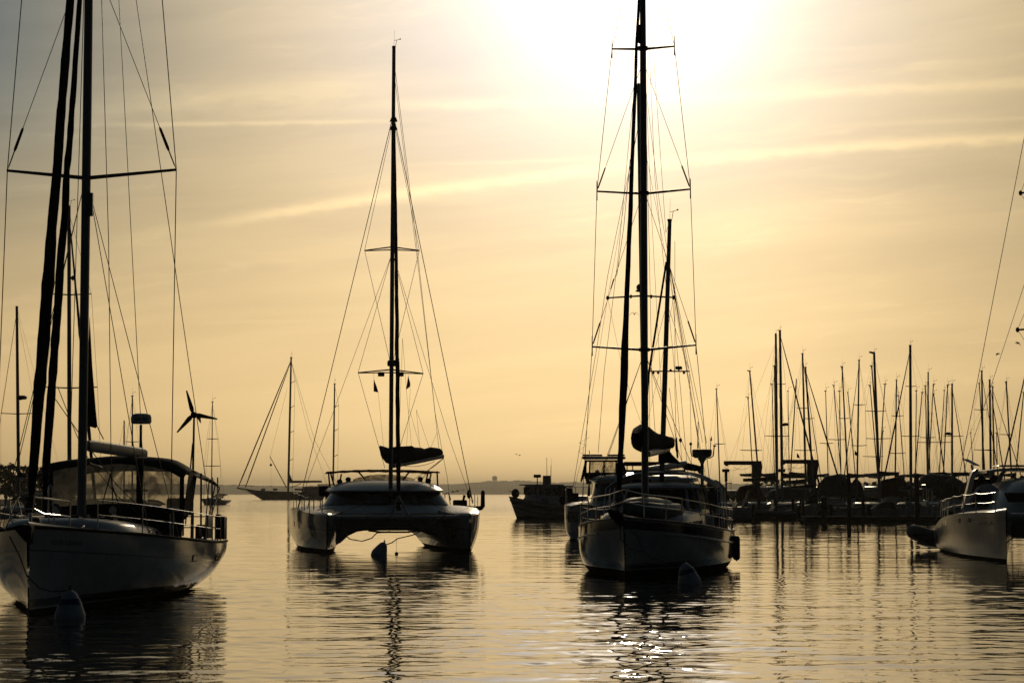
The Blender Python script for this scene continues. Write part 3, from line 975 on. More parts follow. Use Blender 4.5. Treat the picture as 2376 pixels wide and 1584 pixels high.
    for k in (0, -1):
        sidev = [[rb[k].lerp(rt[k], f), rb[k].lerp(rt[k], f) + Vector((0, .8, 0)), rb[k].lerp(rt[k], f) + Vector((0, 1.5, 0))] for f in np.linspace(0, 1, 5)]
        MB().sheet(sidev, (.012, 0, 0)).build('side_curtain', M['black'], dodger)
    # bimini behind it
    bim = empty('bimini', (0, 0, 0))
    bim.parent = root
    def arch(s_, hw, zc, drop, n=24):
        return [Vector((-hw + 2 * hw * i / n, s_, zc - drop * abs(2 * i / n - 1) ** 3.2)) for i in range(n + 1)]
    ar = [arch(10.0, 1.98, 3.10, .42), arch(11.0, 2.08, 3.12, .44), arch(12.0, 2.12, 3.06, .46), arch(12.9, 2.12, 2.92, .44)]
    MB().sheet(ar, (0, 0, -.015)).build('canvas_top', M['black'], bim)
    for a_ in ar[1:]:
        mb = MB()
        e0, e1 = a_[0], a_[-1]
        pts = [Vector((-1.9, 11.7, 1.2)), e0 + Vector((-.01, 0, -.02))] + [p - Vector((0, 0, .03)) for p in a_[1:-1]] + [e1 + Vector((.01, 0, -.02)), Vector((1.9, 11.7, 1.2))]
        mb.tube(pts, .016, 6)
        mb.build('frame', M['steel'], bim)
    for x in (1.55, 1.98):
        MB().bar((x, 10.4, 1.3), (x, 10.3, 2.8), .025, .025, 8).build('frame', M['steel'], bim)
    for x, s_ in ((1.99, 12.6), (2.03, 13.4), (-1.99, 12.6)):
        MB().bar((x, s_, 1.1), (x + .03, s_ - .4, 2.72), .018, .018, 6).build('frame', M['steel'], bim)
    MB().ell((1.55, 10.1, 1.95), (.20, .25, .28), 14, 8).build('covered_helm', M['black'], root)
    MB().rbox(1.2, 1.55, 9.95, 10.25, 1.2, 2.2, .05).build('rolled_curtain', M['black'], bim)
    # guard rails and gear along the quarter
    guard_rails(hull, root, [.14, .27, .40, .52, .64, .76, .88])
    us = [.88, .94, .99]
    for f in (.62, .34):
        MB().tube([p for p in rail_line(hull, us, f, 1)] + [p for p in rail_line(hull, us[::-1], f, -1)], .014, 6).build('pushpit', M['steel'], root)
    MB().rbox(2.02, 2.08, 11.0, 11.9, 1.22, 1.78, .02).build('dodger_board', M['grey'], root)
    for k in range(5):
        x = 2.08 + .045 * k
        MB().rbox(x, x + .038, 12.5, 13.1, 1.16 + .03 * (k % 2), 1.80 - .02 * k, .01).build('deck_plank', M['tarp' if k % 2 else 'rubber'], root)
    MB().rbox(1.72, 1.98, 11.3, 11.6, 1.15, 1.55, .05).build('jerry_can', M['orange'], root)
    for x, s_ in ((-.8, 9.2), (.75, 9.3), (1.35, 9.7), (-.35, 5.7), (.45, 5.6)):
        MB().lathe([(.10, 0), (.11, .04), (.07, .08), (.07, .14), (.10, .17), (.03, .19)], (x, s_, 1.74 - .045 * (s_ - 3) if abs(x) < 1.3 else 1.35), 12).build('winch', M['steel'], root)
    for x, s_, r_ in ((-.30, 4.75, .16), (.42, 5.25, .14), (.95, 7.4, .15)):
        MB().tube([(x + r_ * math.cos(a), s_ + r_ * .7 * math.sin(a), 1.80 - .045 * (s_ - 3) + .03 * math.sin(a * 3)) for a in np.linspace(0, 12.5, 30)], .022, 6).build('rope_coil', M['rope'], root)
    MB().rbox(-.95, -.30, 6.9, 7.7, 1.55, 1.82, .08).build('life_raft', M['spar'], root)
    for x in (-.62, .62):
        MB().tube([(x, 6.05, 1.66), (x, 6.05, 1.86), (x, 5.98, 1.95), (x, 5.86, 1.95)], [.05, .05, .06, .09], 10).build('dorade_vent', M['steel'], root)
    MB().sag(A(72, 1226, .2), A(150, 1196, 3.5), .10, .012).build('furling_line', M['rope'], root)
    for s_ in (1.6, 4.4, 8.8, 12.2):
        u = s_ / 14.0
        p = hull.pt(u, hull.top(u), 1) + Vector((-.14, 0, .03))
        MB().tube([p + Vector((0, -.14, .05)), p + Vector((0, -.07, .04)), p + Vector((0, .07, .04)), p + Vector((0, .14, .05))], .018, 6).build('cleat', M['steel'], root)
    # radar on its pole, wind generator
    pt = A(327, 985, 12.7)
    MB().bar((pt.x, 12.7, 1.0), pt, .038, .034, 10).build('radar_pole', M['alu'], root)
    c0 = A(327.5, 983, 12.7)
    rd = .262
    rdr = radar_dome(c0, rd, .26, root)
    text_mesh("GARMIN", lambda x, y: c0 + Vector(((rd + .004) * math.sin(-.72 + 1.30 * x + .12), -(rd + .004) * math.cos(-.72 + 1.30 * x + .12), .085 + .085 * y)), 'lettering', M['ink'], rdr)
    hub = A(449, 961, 13.3)
    MB().tube([(hub.x - .02, 13.35, 1.0), hub + Vector((0, .12, -.08))], [.035, .026], 10).build('turbine_pole', M['alu'], root)
    MB().bar((hub.x - .16, 13.2, 1.5), A(447, 1028, 13.3), .018, .018, 6).build('pole_brace', M['alu'], root)
    wg = MB().tube([hub + Vector((0, -.10, 0)), hub + Vector((0, -.05, 0)), hub + Vector((0, .15, -.01)), hub + Vector((0.02, .32, -.02)), hub + Vector((.03, .42, -.02))], [.02, .07, .085, .05, .02], 14).build('wind_generator', M['rubber'], root)
    MB().prism([hub + Vector((.02, .32, .0)), hub + Vector((.09, .65, .02)), hub + Vector((.10, .70, -.20)), hub + Vector((.03, .42, -.06))], (.015, 0, 0)).build('tail_fin', M['rubber'], wg)
    for tip in (A(433.5, 906, 13.15), A(505, 972, 13.15), A(411.5, 1003, 13.15)):
        dirv = (tip - hub)
        ln = dirv.length
        dirv.normalize()
        nrm = Vector((0, 1, 0))
        w_ = dirv.cross(nrm).normalized()
        rings = []
        for f, cw in ((.05, .030), (.16, .055), (.25, .062), (.6, .042), (1.0, .018)):
            p = hub + Vector((0, -.06, 0)) + dirv * ln * f
            cc = (w_ * math.cos(.45 * (1 - f)) + nrm * math.sin(.45 * (1 - f)))
            tt = cc.cross(dirv).normalized()
            rings.append([p + cc * cw, p + tt * cw * .2, p - cc * cw, p - tt * cw * .2])
        MB().loft(rings).build('blade', M['rubber'], wg)
    return fr, hull

left_fr, left_hull = left_sloop()
buoy_a, ba = mooring_buoy(162, 1429, 38.6, .57, .52, 0.0, 'white conical mooring buoy with a blue band under the bow of the nearest sloop')
mooring_line([left_fr.o + Vector((-.3, -.2, 1.5)), at(46, 1290, 39.0), at(62, 1335, 38.9), at(90, 1362, 38.8), at(119, 1372, 38.7), Vector((ba.x, ba.y, ba.z))], .013, 'dark double mooring line from the nearest sloop to its buoy')

# ------------------------------------------------------------------ catamarans
def cat_hull_pair(root, sep_, L, half, sheer, fair, keel, m, rake=.05, stern_rake=.6, deck_m=None, nu=36):
    out = []
    for sd_ in (-1, 1):
        h = Hull(L, half, sheer, fair, keel, rake=rake, stern_rake=stern_rake, x0=sd_ * sep_)
        o = h.build(m, root, nu=nu)
        h.deck(deck_m or M['white'], root, dz=-.015, camber=.10, inset=.97)
        out.append((h, o))
    return out

def white_catamaran():
    fr = Frame(-4.40, 80.7, R(-9.0))
    A = fr.at
    root = fr.empty('catamaran')
    tag(root, 'white catamaran seen bow-on with black sail bag on its boom and rust bimini', 'catamaran', 'boats moored in the harbour')
    hm = hull_mat('catamaran_hull_paint', (0.60, 0.62, 0.64), (0.16, (0.012, 0.013, 0.016)), bands_sheer=[(0.55, 0.575, (0.2, 0.2, 0.22))], streaks=.3)
    hs = cat_hull_pair(root, 2.80, 12.6, [(0, .05), (.04, .26), (.10, .48), (.2, .72), (.35, .93), (.55, 1.0), (1, .85)],
                       [(0, 1.46), (.2, 1.58), (.45, 1.74), (.75, 1.62), (1, 1.10)],
                       [(0, 1.6), (.1, 2.0), (.3, 3.0), (.6, 3.8), (1, 3.2)], [(0, .45), (.3, .55), (.8, .5), (1, .2)], hm, rake=.10, stern_rake=.2)
    for h, o in hs:
        side = -1
        for u0, u1, z0, z1 in ((.10, .145, .55, .95), (.30, .34, .9, 1.2), (.45, .49, .95, 1.2)):
            h.patch(u0, u1, z0, z1, side, off=.01).build('hull_port', M['glass'], o)
    # nacelle between the hulls
    mb = MB()
    rings = []
    for s_, zb, zt in ((2.9, .95, 1.36), (3.1, .84, 1.42), (4.5, .80, 1.60), (8, .78, 1.68), (11.4, .80, 1.6), (11.6, .95, 1.5)):
        bot = [(-2.35, .20), (-2.05, .36), (-1.75, zb - .22), (-1.40, zb - .06), (-1.0, zb), (1.0, zb), (1.40, zb - .06), (1.75, zb - .22), (2.05, .36), (2.35, .20)]
        rings.append([(x, s_, z) for x, z in bot] + [(2.6, s_, zt), (1.2, s_, zt + .05), (-1.2, s_, zt + .05), (-2.6, s_, zt)])
    mb.loft(rings)
    mb.build('bridge_deck', M['white'], root)
    MB().tube([(-2.75, .75, 1.38), (2.75, .75, 1.38)], .085, 12).build('crossbeam', M['spar'], root)
    rows = [[(-2.35 + 4.7 * i / 8, .8 + 2.2 * j / 5, 1.36 - .05 * math.sin(math.pi * i / 8) + .01 * j) for i in range(9)] for j in range(6)]
    MB().sheet(rows, (0, 0, -.02)).build('trampoline', M['black'], root)
    MB().tube([(-1.1, 1.2, .86), (-.6, 1.2, .80), (.5, 1.2, .80), (1.15, 1.2, .88)], .035, 8).build('under_brace', M['rubber'], root)
    # cabin with a wrap-round dark window
    def ring(hw, y0, y1, z, e=.55):
        return superring(-hw + .05, hw + .05, y0, y1, z, e, 56)
    c = MB().loft([ring(2.95, 3.0, 10.6, 1.50), ring(2.80, 3.3, 10.5, 1.68), ring(2.62, 3.75, 10.4, 1.86), ring(2.30, 4.45, 10.3, 2.40), ring(2.2, 4.6, 10.3, 2.41)]).build('cabin', M['white'], root)
    w_ = MB().loft([ring(2.625, 3.73, 9.6, 1.875), ring(2.33, 4.40, 9.6, 2.385)], caps=False).build('saloon_window', M['glass'], c)
    for x0, x1 in ((-.95, -.15), (.95, 1.15)):
        MB().sheet([[(x0, 3.72, 1.92), (x1, 3.70, 1.92)], [(x0, 4.26, 2.27), (x1, 4.24, 2.27)]], (0, -.02, .01)).build('window_hatch', M['grey'], w_)
    MB().loft([ring(2.42, 4.15, 10.4, 2.40), ring(2.46, 4.1, 10.4, 2.45), ring(2.30, 4.4, 10.3, 2.58), ring(1.95, 4.9, 10.0, 2.74), ring(1.45, 5.4, 9.7, 2.84), ring(.7, 6.2, 9.0, 2.89)]).build('cabin_roof', M['white'], root)
    # clear windscreen and bimini over the helm
    rows = []
    for f in np.linspace(0, 1, 7):
        rows.append([A(819 + (962 - 819) * t, 1117 - (17 + 1.5 * math.sin(f * 3)) * math.sin(math.pi * (t * .92 + .04)) ** .55 * f, 6.6 + f * .7 + .8 * (2 * t - 1) ** 2) for t in np.linspace(0, 1, 21)])
    MB().sheet(rows).build('windscreen', M['vinyl'], root)
    bim = empty('bimini', (0, 0, 0))
    bim.parent = root
    rows = []
    for s_, dz in ((7.4, -.02), (8.4, .03), (9.6, .03), (10.6, -.03)):
        rows.append([Vector((A(762, 1096, 8.4).x + (A(1014, 1096, 8.4).x - A(762, 1096, 8.4).x) * t, s_, A(890, 1090, 8.4).z + dz - .09 * abs(2 * t - 1) ** 2.5 - .025 * math.sin(t * 25) ** 2)) for t in np.linspace(0, 1, 33)])
    MB().sheet(rows, (0, 0, -.03)).build('canvas_top', M['orange'], bim)
    MB().tube([rows[0][0], *rows[0][4:-4:4], rows[0][-1]], .028, 8).build('frame', M['rubber'], bim)
    for a_, b_ in (((762, 1094), (766, 1138)), ((767, 1097), (776, 1128)), ((830, 1092), (850, 1115)), ((951, 1092), (934, 1115)), ((1014, 1093), (1016, 1133)), ((992, 1100), (988, 1118)), ((1000, 1100), (995, 1120)), ((792, 1100), (788, 1120))):
        MB().bar(A(*a_, 7.4), A(*b_, 7.0), .035, .035, 8).build('frame', M['rubber'], bim)
    for px, py in ((808, 1117), (788, 1122), (975, 1116), (994, 1120)):
        p = A(px, py, 7.0)
        MB().lathe([(.09, -.12), (.13, -.10), (.09, 0), (.12, .10), (.10, .16), (.03, .2)], p, 12).build('winch', M['rubber'], root)
    # gear on deck
    p = A(755, 1139, 8.0)
    MB().rbox(p.x - .28, p.x + .28, 7.8, 8.3, p.z - .22, p.z + .22, .04).build('deck_box', M['black'], root)
    p = A(1068, 1170, 8.8)
    MB().rbox(p.x - .28, p.x + .28, 8.6, 9.2, p.z - .22, p.z + .20, .05).build('deck_box', M['black'], root)
    MB().tube([A(1078, 1177, 9.6), A(1100, 1179, 9.6), A(1117, 1178, 9.6), A(1120, 1174, 9.6), A(1120.5, 1140, 9.6), A(1119.5, 1137, 9.6)], [.10, .10, .10, .10, .085, .03], 10).build('davit', M['rubber'], root)
    for a_ in ((1033, 1171, 1032, 1146), (1045, 1171, 1041, 1143)):
        MB().bar(A(a_[0], a_[1], 8), A(a_[2], a_[3], 8), .02, .02, 6).build('stern_rail', M['steel'], root)
    MB().tube([A(1033, 1146, 8), A(1036, 1142.5, 8), A(1041, 1143, 8), A(1046, 1160, 8)], .02, 6).build('stern_rail', M['steel'], root)
    MB().bar(A(1075, 1160, 8.8), A(1078, 1148, 8.8), .05, .06, 8).build('outboard_tiller', M['rubber'], root)
    MB().ell(A(1088, 1146, 9), (.10, .1, .2), 10, 6).build('rope_bag', M['black'], root)
    hL, hR = hs[0][0], hs[1][0]
    guard_rails(hL, root, [.16, .28, .42, .56], .62, (-1,), .014, droop=.05)
    guard_rails(hR, root, [.16, .28, .42, .56], .62, (1,), .014, droop=.05)
    for (x0, y0, x1, y1) in ((706, 1160, 706, 1184), (720, 1146, 714, 1180), (728, 1148, 728, 1183), (743, 1152, 743, 1180), (748, 1158, 747, 1192), (777, 1176, 777, 1196)):
        MB().bar(A(x0, y0, 1.6), A(x1, y1, 1.6), .02, .02, 6).build('pulpit', M['steel'], root)
    MB().tube([A(706, 1140, 1.6), A(713, 1142, 1.6), A(720, 1144, 1.6), A(727, 1145, 1.6), A(733, 1149, 1.6), A(742, 1153, 1.6)], .018, 6).build('pulpit', M['steel'], root)
    MB().tube([A(735, 1183, 1.6), A(777, 1176, 1.6)], .02, 6).build('pulpit', M['steel'], root)
    # mast
    sm = 4.3
    b0, t0 = A(906, 1172, sm), A(914, 111, sm + .2)
    d = (t0 - b0).normalized()
    on = lambda z: b0 + d * ((z - b0.z) / d.z)
    mz = lambda py: A(910, py, sm).z
    mast = spar('mast', b0, t0, .088, .074, root)
    masthead(t0, mast, k=1.0)
    for py in (278, 297):
        MB().loft([superring(on(mz(py)).x - .17, on(mz(py)).x + .17, sm - .1, sm + .25, mz(py) - .06, .8, 12), superring(on(mz(py)).x - .10, on(mz(py)).x + .10, sm - .1, sm + .25, mz(py) + .1, .8, 12)]).build('mast_fitting', M['wire'], mast)
    tips = []
    for lp, rp, ry in (((846, 581), (973, 581), 572), ((831, 864), (982, 866), 857)):
        for side, pp in ((-1, lp), (1, rp)):
            tip = A(*pp, sm + .5)
            tips.append(tip)
            MB().tube([on(mz(ry)) + Vector((side * .06, .1, .0)), tip], [.030, .022], 8).build('spreader', M['alu'], mast)
            MB().tube([on(mz(ry + 7)) + Vector((side * .06, .0, .0)), tip + Vector((0, 0, -.02))], [.026, .02], 8).build('spreader', M['alu'], mast)
    rc = on(mz(850))
    radar_dome(rc + Vector((0, -.22, 0)), .20, .26, mast, M['grey'])
    for px in (886, 931):
        p = A(px, 867, sm)
        MB().rbox(p.x - .13, p.x + .13, sm + .2, sm + .4, p.z - .09, p.z + .09, .02).build('deck_light', M['rubber'], mast)
    hl = on(mz(282))
    Lc, Rc = A(689, 1187, 5.2), A(1097, 1167, 5.8)
    for side, ch in ((-1, Lc), (1, Rc)):
        wire('shroud', [ch, hl + Vector((side * .08, .05, 0))], .016, root)
        wire('turnbuckle', [ch, ch + (hl - ch).normalized() * .7], .028, root)
    wire('shroud', [on(mz(297)) + Vector((-.08, 0, 0)), tips[0], on(mz(834)) + Vector((-.08, 0, 0))], .010, root)
    wire('shroud', [on(mz(297)) + Vector((.08, 0, 0)), tips[1], on(mz(834)) + Vector((.08, 0, 0))], .010, root)
    wire('shroud', [on(mz(600)) + Vector((-.08, 0, 0)), tips[2], A(893, 1085, sm)], .010, root)
    wire('shroud', [on(mz(600)) + Vector((.08, 0, 0)), tips[3], A(925, 1045, sm)], .010, root)
    wire('shroud', [on(mz(598)) + Vector((-.08, 0, 0)), A(715, 1113, 7.2), A(692, 1180, 7.4)], .009, root)
    wire('shroud', [on(mz(598)) + Vector((.08, 0, 0)), A(1040, 1010, 7.2), A(1087, 1142, 8.0)], .009, root)
    wire('backstay', [on(mz(135)), A(966, 560, 7.5), A(1010, 960, 10), A(1018, 1003, 10.3), A(1037, 1103, 11), A(1045, 1168, 11.6)], .010, root)
    wire('topping_lift', [on(mz(160)), A(968, 600, 6), A(1003, 900, 8.6), A(1019, 1045, 9.4)], .009, root, M['rope'])
    for x0, y0, x1, y1 in ((934, 785, 944, 918), (944, 918, 955, 1035), (934, 785, 925, 1040), (950, 950, 976, 1040), (966, 950, 996, 1038), (966, 950, 974, 1036), (1015, 1001, 1000, 1037)):
        wire('lazy_jack', [A(x0, y0, 6.5), A(x1, y1, 7.0)], .006, root, M['rope'])
    wire('flag_halyard', [A(867, 866, sm + .4), A(868, 880, sm + .4), A(878, 912, sm + .4), A(893, 1070, sm + .2)], .005, root, M['rope'])
    wire('flag_halyard', [A(947, 866, sm + .4), A(952, 905, sm + .4), A(941, 1070, sm + .2)], .005, root, M['rope'])
    # furled jib, bridle
    tk, hd = A(925, 1158, 1.0), hl + Vector((.05, -.1, -.05))
    j = furled('furled_jib', tk, hd, [(0, .05), (.03, .085), (.3, .085), (.55, .075), (.8, .055), (1, .02)], root, seed=5)
    MB().lathe([(.05, -.22), (.11, -.18), (.11, -.02), (.05, .02), (.12, .06), (.10, .14)], A(925, 1172, .9), 14).build('furling_drum', M['rubber'], j)
    for px in (905, 947):
        MB().bar(A(925, 1150, .9), A(px, 1196, .75), .04, .05, 8).build('bridle_strut', M['spar'], root)
    # boom and sail bag
    q0, q1 = A(912, 1080, sm + .25), A(1026, 1058, sm + 5.2)
    MB().tube([q0, q0.lerp(q1, .5), q1], [.095, .11, .10], 14, True, 1.0).build('boom', M['spar'], root)
    up = [(881, 1033), (890, 1035), (901, 1038), (920, 1036), (937, 1035), (955, 1033), (962, 1037), (976, 1038), (985, 1041), (998, 1037), (1010, 1038), (1021, 1040)]
    lo = [(884, 1046), (891, 1064), (900, 1075), (920, 1077), (937, 1074), (955, 1070), (962, 1069), (976, 1066), (985, 1064), (998, 1061), (1010, 1059), (1023, 1055)]
    rings = []
    for i, (u_, l_) in enumerate(zip(up, lo)):
        s_ = sm - .9 + 5.6 * i / 11
        pu, pl = A(*u_, s_), A(*l_, s_)
        w2 = .05 if i == 0 else .17 - .05 * abs(i - 5) / 6
        rr = []
        for k in range(12):
            a = 2 * math.pi * k / 12
            f = .5 - .5 * math.cos(a)
            rr.append(pl.lerp(pu, f) + Vector((w2 * math.sin(a) * (1.25 - .7 * f), 0, .03 * noise.noise((i * .9, k, 2)))))
        rings.append(rr)
    MB().loft(rings).build('sail_bag', M['black'], root)
    wire('mainsheet', [q1 - Vector((0, .3, .1)), A(1000, 1085, 9.5), A(980, 1110, 9.6)], .014, root, M['rope'])
    wire('mainsheet', [q1 - Vector((0, .5, .1)), A(1012, 1078, 9.5), A(960, 1112, 9.6)], .014, root, M['rope'])
    MB().sag(A(930, 1079, sm + 1), A(1008, 1070, sm + 4), .12, .012).build('reef_line', M['rope'], root)
    wire('anchor_line', [A(778, 1193, .6), A(860, 1165, 3.8), A(893, 1152, 4.2)], .009, root, M['rope'])
    wire('anchor_line', [A(1048, 1188, .6), A(990, 1165, 3.8), A(930, 1136, 4.2)], .009, root, M['rope'])
    pr = []
    for pts, label in (([(867, 880), (874, 896), (878, 910), (867, 908)], 'small dark red pennant hanging left of the catamaran mast'),
                       ([(947, 872), (952, 888), (952, 896), (942, 904)], 'small dark red pennant hanging right of the catamaran mast')):
        P_ = [fr.o + fr.side * q.x + fr.aft * q.y + Vector((0, 0, q.z)) for q in (A(*p_, sm + .4) for p_ in pts)]
        o = MB().prism(P_, (0, .02, 0)).build('pennant', M['red'])
        tag(o, label, 'flag', 'signal flags on the spreaders')
    return fr, hs

cat_fr, cat_hs = white_catamaran()
buoy_b, bb = mooring_buoy(879, 1286, 78.3, .60, .52, R(24), 'grey mooring buoy tipped over between the two catamaran hulls', stripe=False)
cw = lambda p: cat_fr.o + cat_fr.side * p.x + cat_fr.aft * p.y + Vector((0, 0, p.z))
mooring_line([cw(cat_fr.at(774, 1205, .6)), at(790, 1232, 80.2), at(812, 1250, 79.8), at(840, 1255, 79.5), at(862, 1248, 79.3), at(874, 1236, 79.2), cw(cat_fr.at(905, 1232, 1.2))], .022, 'dark slack line drooping from the left bow of the catamaran')
mooring_line([cw(cat_fr.at(1032, 1195, .6)), at(998, 1220, 80.0), at(960, 1240, 79.4), at(922, 1249, 79.0), at(910, 1258, 78.8), at(893, 1264, 78.5), bb], .022, 'dark line from the right bow of the catamaran to the tipped buoy')
sm_b = at(920, 1279, 79.5)
o = MB().ell((sm_b.x, 79.5, .03), (.07, .06, .06), 12, 8).bar((sm_b.x, 79.5, .05), (sm_b.x, 79.5, .62), .006, .006, 5).build('float', M['rubber'])
tag(o, 'tiny dark pickup float right of the tipped catamaran buoy', 'float')
# ------------------------------------------------------------------ the ketch in the middle
def ketch():
    fr = Frame(3.04, 56.2, R(10.5))
    A = fr.at
    root = fr.empty('ketch')
    tag(root, 'white ketch with a dark blue sheer stripe and two masts seen bow-on', 'sailboat', 'boats moored in the harbour')
    hull = Hull(14.2, [(0, .03), (.05, .52), (.12, 1.10), (.22, 1.62), (.34, 1.98), (.5, 2.20), (.7, 2.22), (.88, 1.98), (1, 1.50)],
                [(0, 1.66), (.2, 1.46), (.5, 1.22), (.75, 1.14), (1, 1.18)],
                [(0, 1.35), (.12, 2.1), (.3, 3.8), (.5, 5.2), (.75, 5.0), (1, 3.2)],
                [(0, .40), (.3, .65), (.7, .6), (1, .10)], rake=.30, stern_rake=.2)
    hm = hull_mat('ketch_hull_paint', (0.58, 0.57, 0.55), (0.22, (0.010, 0.010, 0.013)), bands_z=[(.22, .245, (.5, .5, .48)), (.245, .36, (.02, .022, .03)), (.385, .40, (.03, .03, .04))],
                  bands_sheer=[(.07, .30, (0.012, 0.016, 0.034))], streaks=.3)
    h = hull.build(hm, root, nu=52)
    hull.rail(M['wood'], root, r=.032, name='toe_rail')
    hull.rail(M['spar'], root, r=.028, name='rub_rail', drop=.36, out=.015, u0=.10)
    hull.deck(M['deck'], root, dz=.0, camber=.08)
    # stem head under its cover, pulpit
    MB().prism([A(1409, 1184, -.3), A(1420, 1180, -.3), A(1436, 1185, -.3), A(1446, 1196, -.2), A(1447, 1216, -.2), A(1440, 1222, -.2), A(1429, 1211, -.3), A(1418, 1200, -.3)], (0, .22, 0)).build('anchor_cover', M['black'], root)
    mb = MB()
    for f, y0 in ((.66, 0), (.34, 0)):
        pts = []
        for u in (.17, .11, .05):
            p = hull.pt(u, hull.top(u), -1); pts.append(p + Vector((.05, 0, f + .02)))
        pts.append(Vector((0, .0, hull.top(0) + f + .10)))
        for u in (.05, .11, .17):
            p = hull.pt(u, hull.top(u), 1); pts.append(p + Vector((-.05, 0, f + .02)))
        mb.tube(pts, .015, 6)
    mb.build('pulpit', M['steel'], root)
    for u in (.05, .11, .17):
        for sd_ in (-1, 1):
            p = hull.pt(u, hull.top(u), sd_) + Vector((-sd_ * .05, 0, 0))
            MB().bar(p, p + Vector((0, 0, .68)), .014, .014, 6).build('stanchion', M['steel'], root)
    guard_rails(hull, root, [.17, .30, .43, .56, .69, .82], .66, r=.013, wire_m=M['steel'])
    for f in (.70, .36):
        us = [.82, .90, .97, 1.0]
        MB().tube(rail_line(hull, us, f, 1) + rail_line(hull, us[::-1], f, -1), .015, 6).build('pushpit', M['steel'], root)
    for u in (.86, .93, .985):
        p = hull.pt(u, hull.top(u), 1) + Vector((-.06, 0, 0))
        MB().bar(p, p + Vector((0, 0, .7)), .014, .014, 6).build('stanchion', M['steel'], root)
    # coachroof and pilot house
    def cr(hw, y0, y1, z, e=.55):
        return superring(-hw, hw, y0, y1, z, e, 44)
    MB().loft([cr(1.40, 3.2, 12.0, 1.15), cr(1.36, 3.25, 12.0, 1.60), cr(1.28, 3.4, 12.0, 1.72), cr(1.0, 3.8, 11.8, 1.80), cr(.5, 4.3, 11, 1.83)]).build('coachroof', M['white'], root)
    ph = MB().loft([cr(1.42, 7.7, 11.6, 1.70, .5), cr(1.40, 7.75, 11.6, 1.82, .5)]).build('pilot_house', M['white'], root)
    ring0 = cr(1.39, 7.75, 11.6, 1.80, .5)
    ring1 = cr(1.24, 8.35, 11.5, 2.45, .5)
    MB().loft([cr(1.27, 8.25, 11.6, 2.45, .5), cr(1.33, 8.1, 11.7, 2.50, .5), cr(1.30, 8.2, 11.6, 2.58, .5), cr(.9, 8.7, 11.2, 2.66, .5), cr(.4, 9.2, 10.8, 2.69, .5)]).build('roof', M['white'], ph)
    n = len(ring0)
    for k in range(n):
        a, b = Vector(ring0[k]), Vector(ring1[k])
        if k % 4 == 0:
            MB().bar(a, b, .06, .05, 6).build('window_post', M['white'], ph)
    for k0 in range(0, n, 4):
        ids = [(k0 + i) % n for i in range(5)]
        MB().sheet([[ring0[i] for i in ids], [ring1[i] for i in ids]]).build('window', M['smoke'], ph)
    for s_, x0, x1 in ((4.6, .45, .95), (6.2, -.9, -.4), (6.4, .4, .9)):
        MB().rbox(x0, x1, s_, s_ + .5, 1.74, 1.86).build('hatch', M['glass'], root)
    for s_ in (4.0, 5.1, 6.2, 7.3):
        MB().prism([(1.41, s_, 1.32), (1.41, s_ + .5, 1.32), (1.40, s_ + .5, 1.50), (1.40, s_, 1.50)], (.03, 0, 0)).build('port_light', M['glass'], root)
    # canvas hood frame over the cockpit
    hood = empty('sun_hood', (0, 0, 0)); hood.parent = root
    arcs = []
    for s_, zc in ((9.2, 2.98), (10.2, 3.03), (11.2, 3.03), (12.3, 2.95)):
        arcs.append([Vector((-1.75 + 3.5 * i / 24, s_, zc - .50 * abs(2 * i / 24 - 1) ** 3)) for i in range(25)])
    MB().sheet(arcs, (0, 0, -.02)).build('canvas_top', M['black'], hood)
    for a_ in arcs:
        MB().tube([Vector((-1.85, a_[0].y - .2, 1.25)), *a_, Vector((1.85, a_[0].y - .2, 1.25))], .02, 6).build('frame', M['steel'], hood)
    MB().prism([A(1458, 1127, 8.9), A(1470, 1112, 8.9), A(1500, 1109, 8.9), A(1513, 1113, 8.9), A(1508, 1140, 8.7), A(1504, 1160, 8.7), A(1480, 1160, 8.7)], (0, .03, 0)).build('hanging_cover', M['navy'], hood)
    # main mast
    sm = 5.0
    b0, t0 = A(1497, 1166, sm), A(1491.5, 0, sm + .15)
    d = (t0 - b0).normalized()
    on = lambda z: b0 + d * ((z - b0.z) / d.z)
    mz = lambda py: A(1493, py, sm).z
    top = on(20.4)
    mast = spar('mainmast', b0, top, .105, .085, root)
    masthead(top, mast)
    tips = []
    for lp, rp, ry in (((1374, 804), (1615, 800), 811), ((1385, 444), (1602, 439), 448), ((1420, 114), (1565, 108), 112)):
        pair = []
        for side, pp in ((-1, lp), (1, rp)):
            tip = A(*pp, sm + .25)
            pair.append(tip)
            MB().tube([on(mz(ry)) + Vector((side * .05, 0, 0)), tip], [.042, .028], 8, True, 1.6).build('spreader', M['alu'], mast)
            MB().tube([tip + Vector((0, 0, .32)), tip - Vector((0, 0, .28))], [.012, .02], 6).build('spreader_boot', M['rubber'], mast)
        MB().loft([superring(on(mz(ry)).x - .16, on(mz(ry)).x + .16, sm - .12, sm + .2, mz(ry) - .05, .8, 12), superring(on(mz(ry)).x - .16, on(mz(ry)).x + .16, sm - .12, sm + .2, mz(ry) + .05, .8, 12)]).build('mast_fitting', M['wire'], mast)
        tips.append(pair)
    for i, side in ((0, -1), (1, 1)):
        ch = hull.pt(.37, hull.top(.37), side) + Vector((-side * .05, 0, .02))
        wire('shroud', [ch, tips[0][i], tips[1][i], tips[2][i], top - Vector((0, 0, .3))], .010, root)
        MB().bar(ch, ch.lerp(tips[0][i], .09), .022, .018, 6).build('turnbuckle', M['steel'], root)
        for lo, py in ((tips[0][i], 448), (tips[1][i], 148)):
            hi = on(mz(py) - .15) + Vector((side * .09, 0, 0))
            wire('shroud', [lo, hi], .008, root)
            k = (hi - lo).normalized()
            MB().tube([lo + k * .1, lo + k * .75], .022, 6).build('turnbuckle', M['rubber'], root)
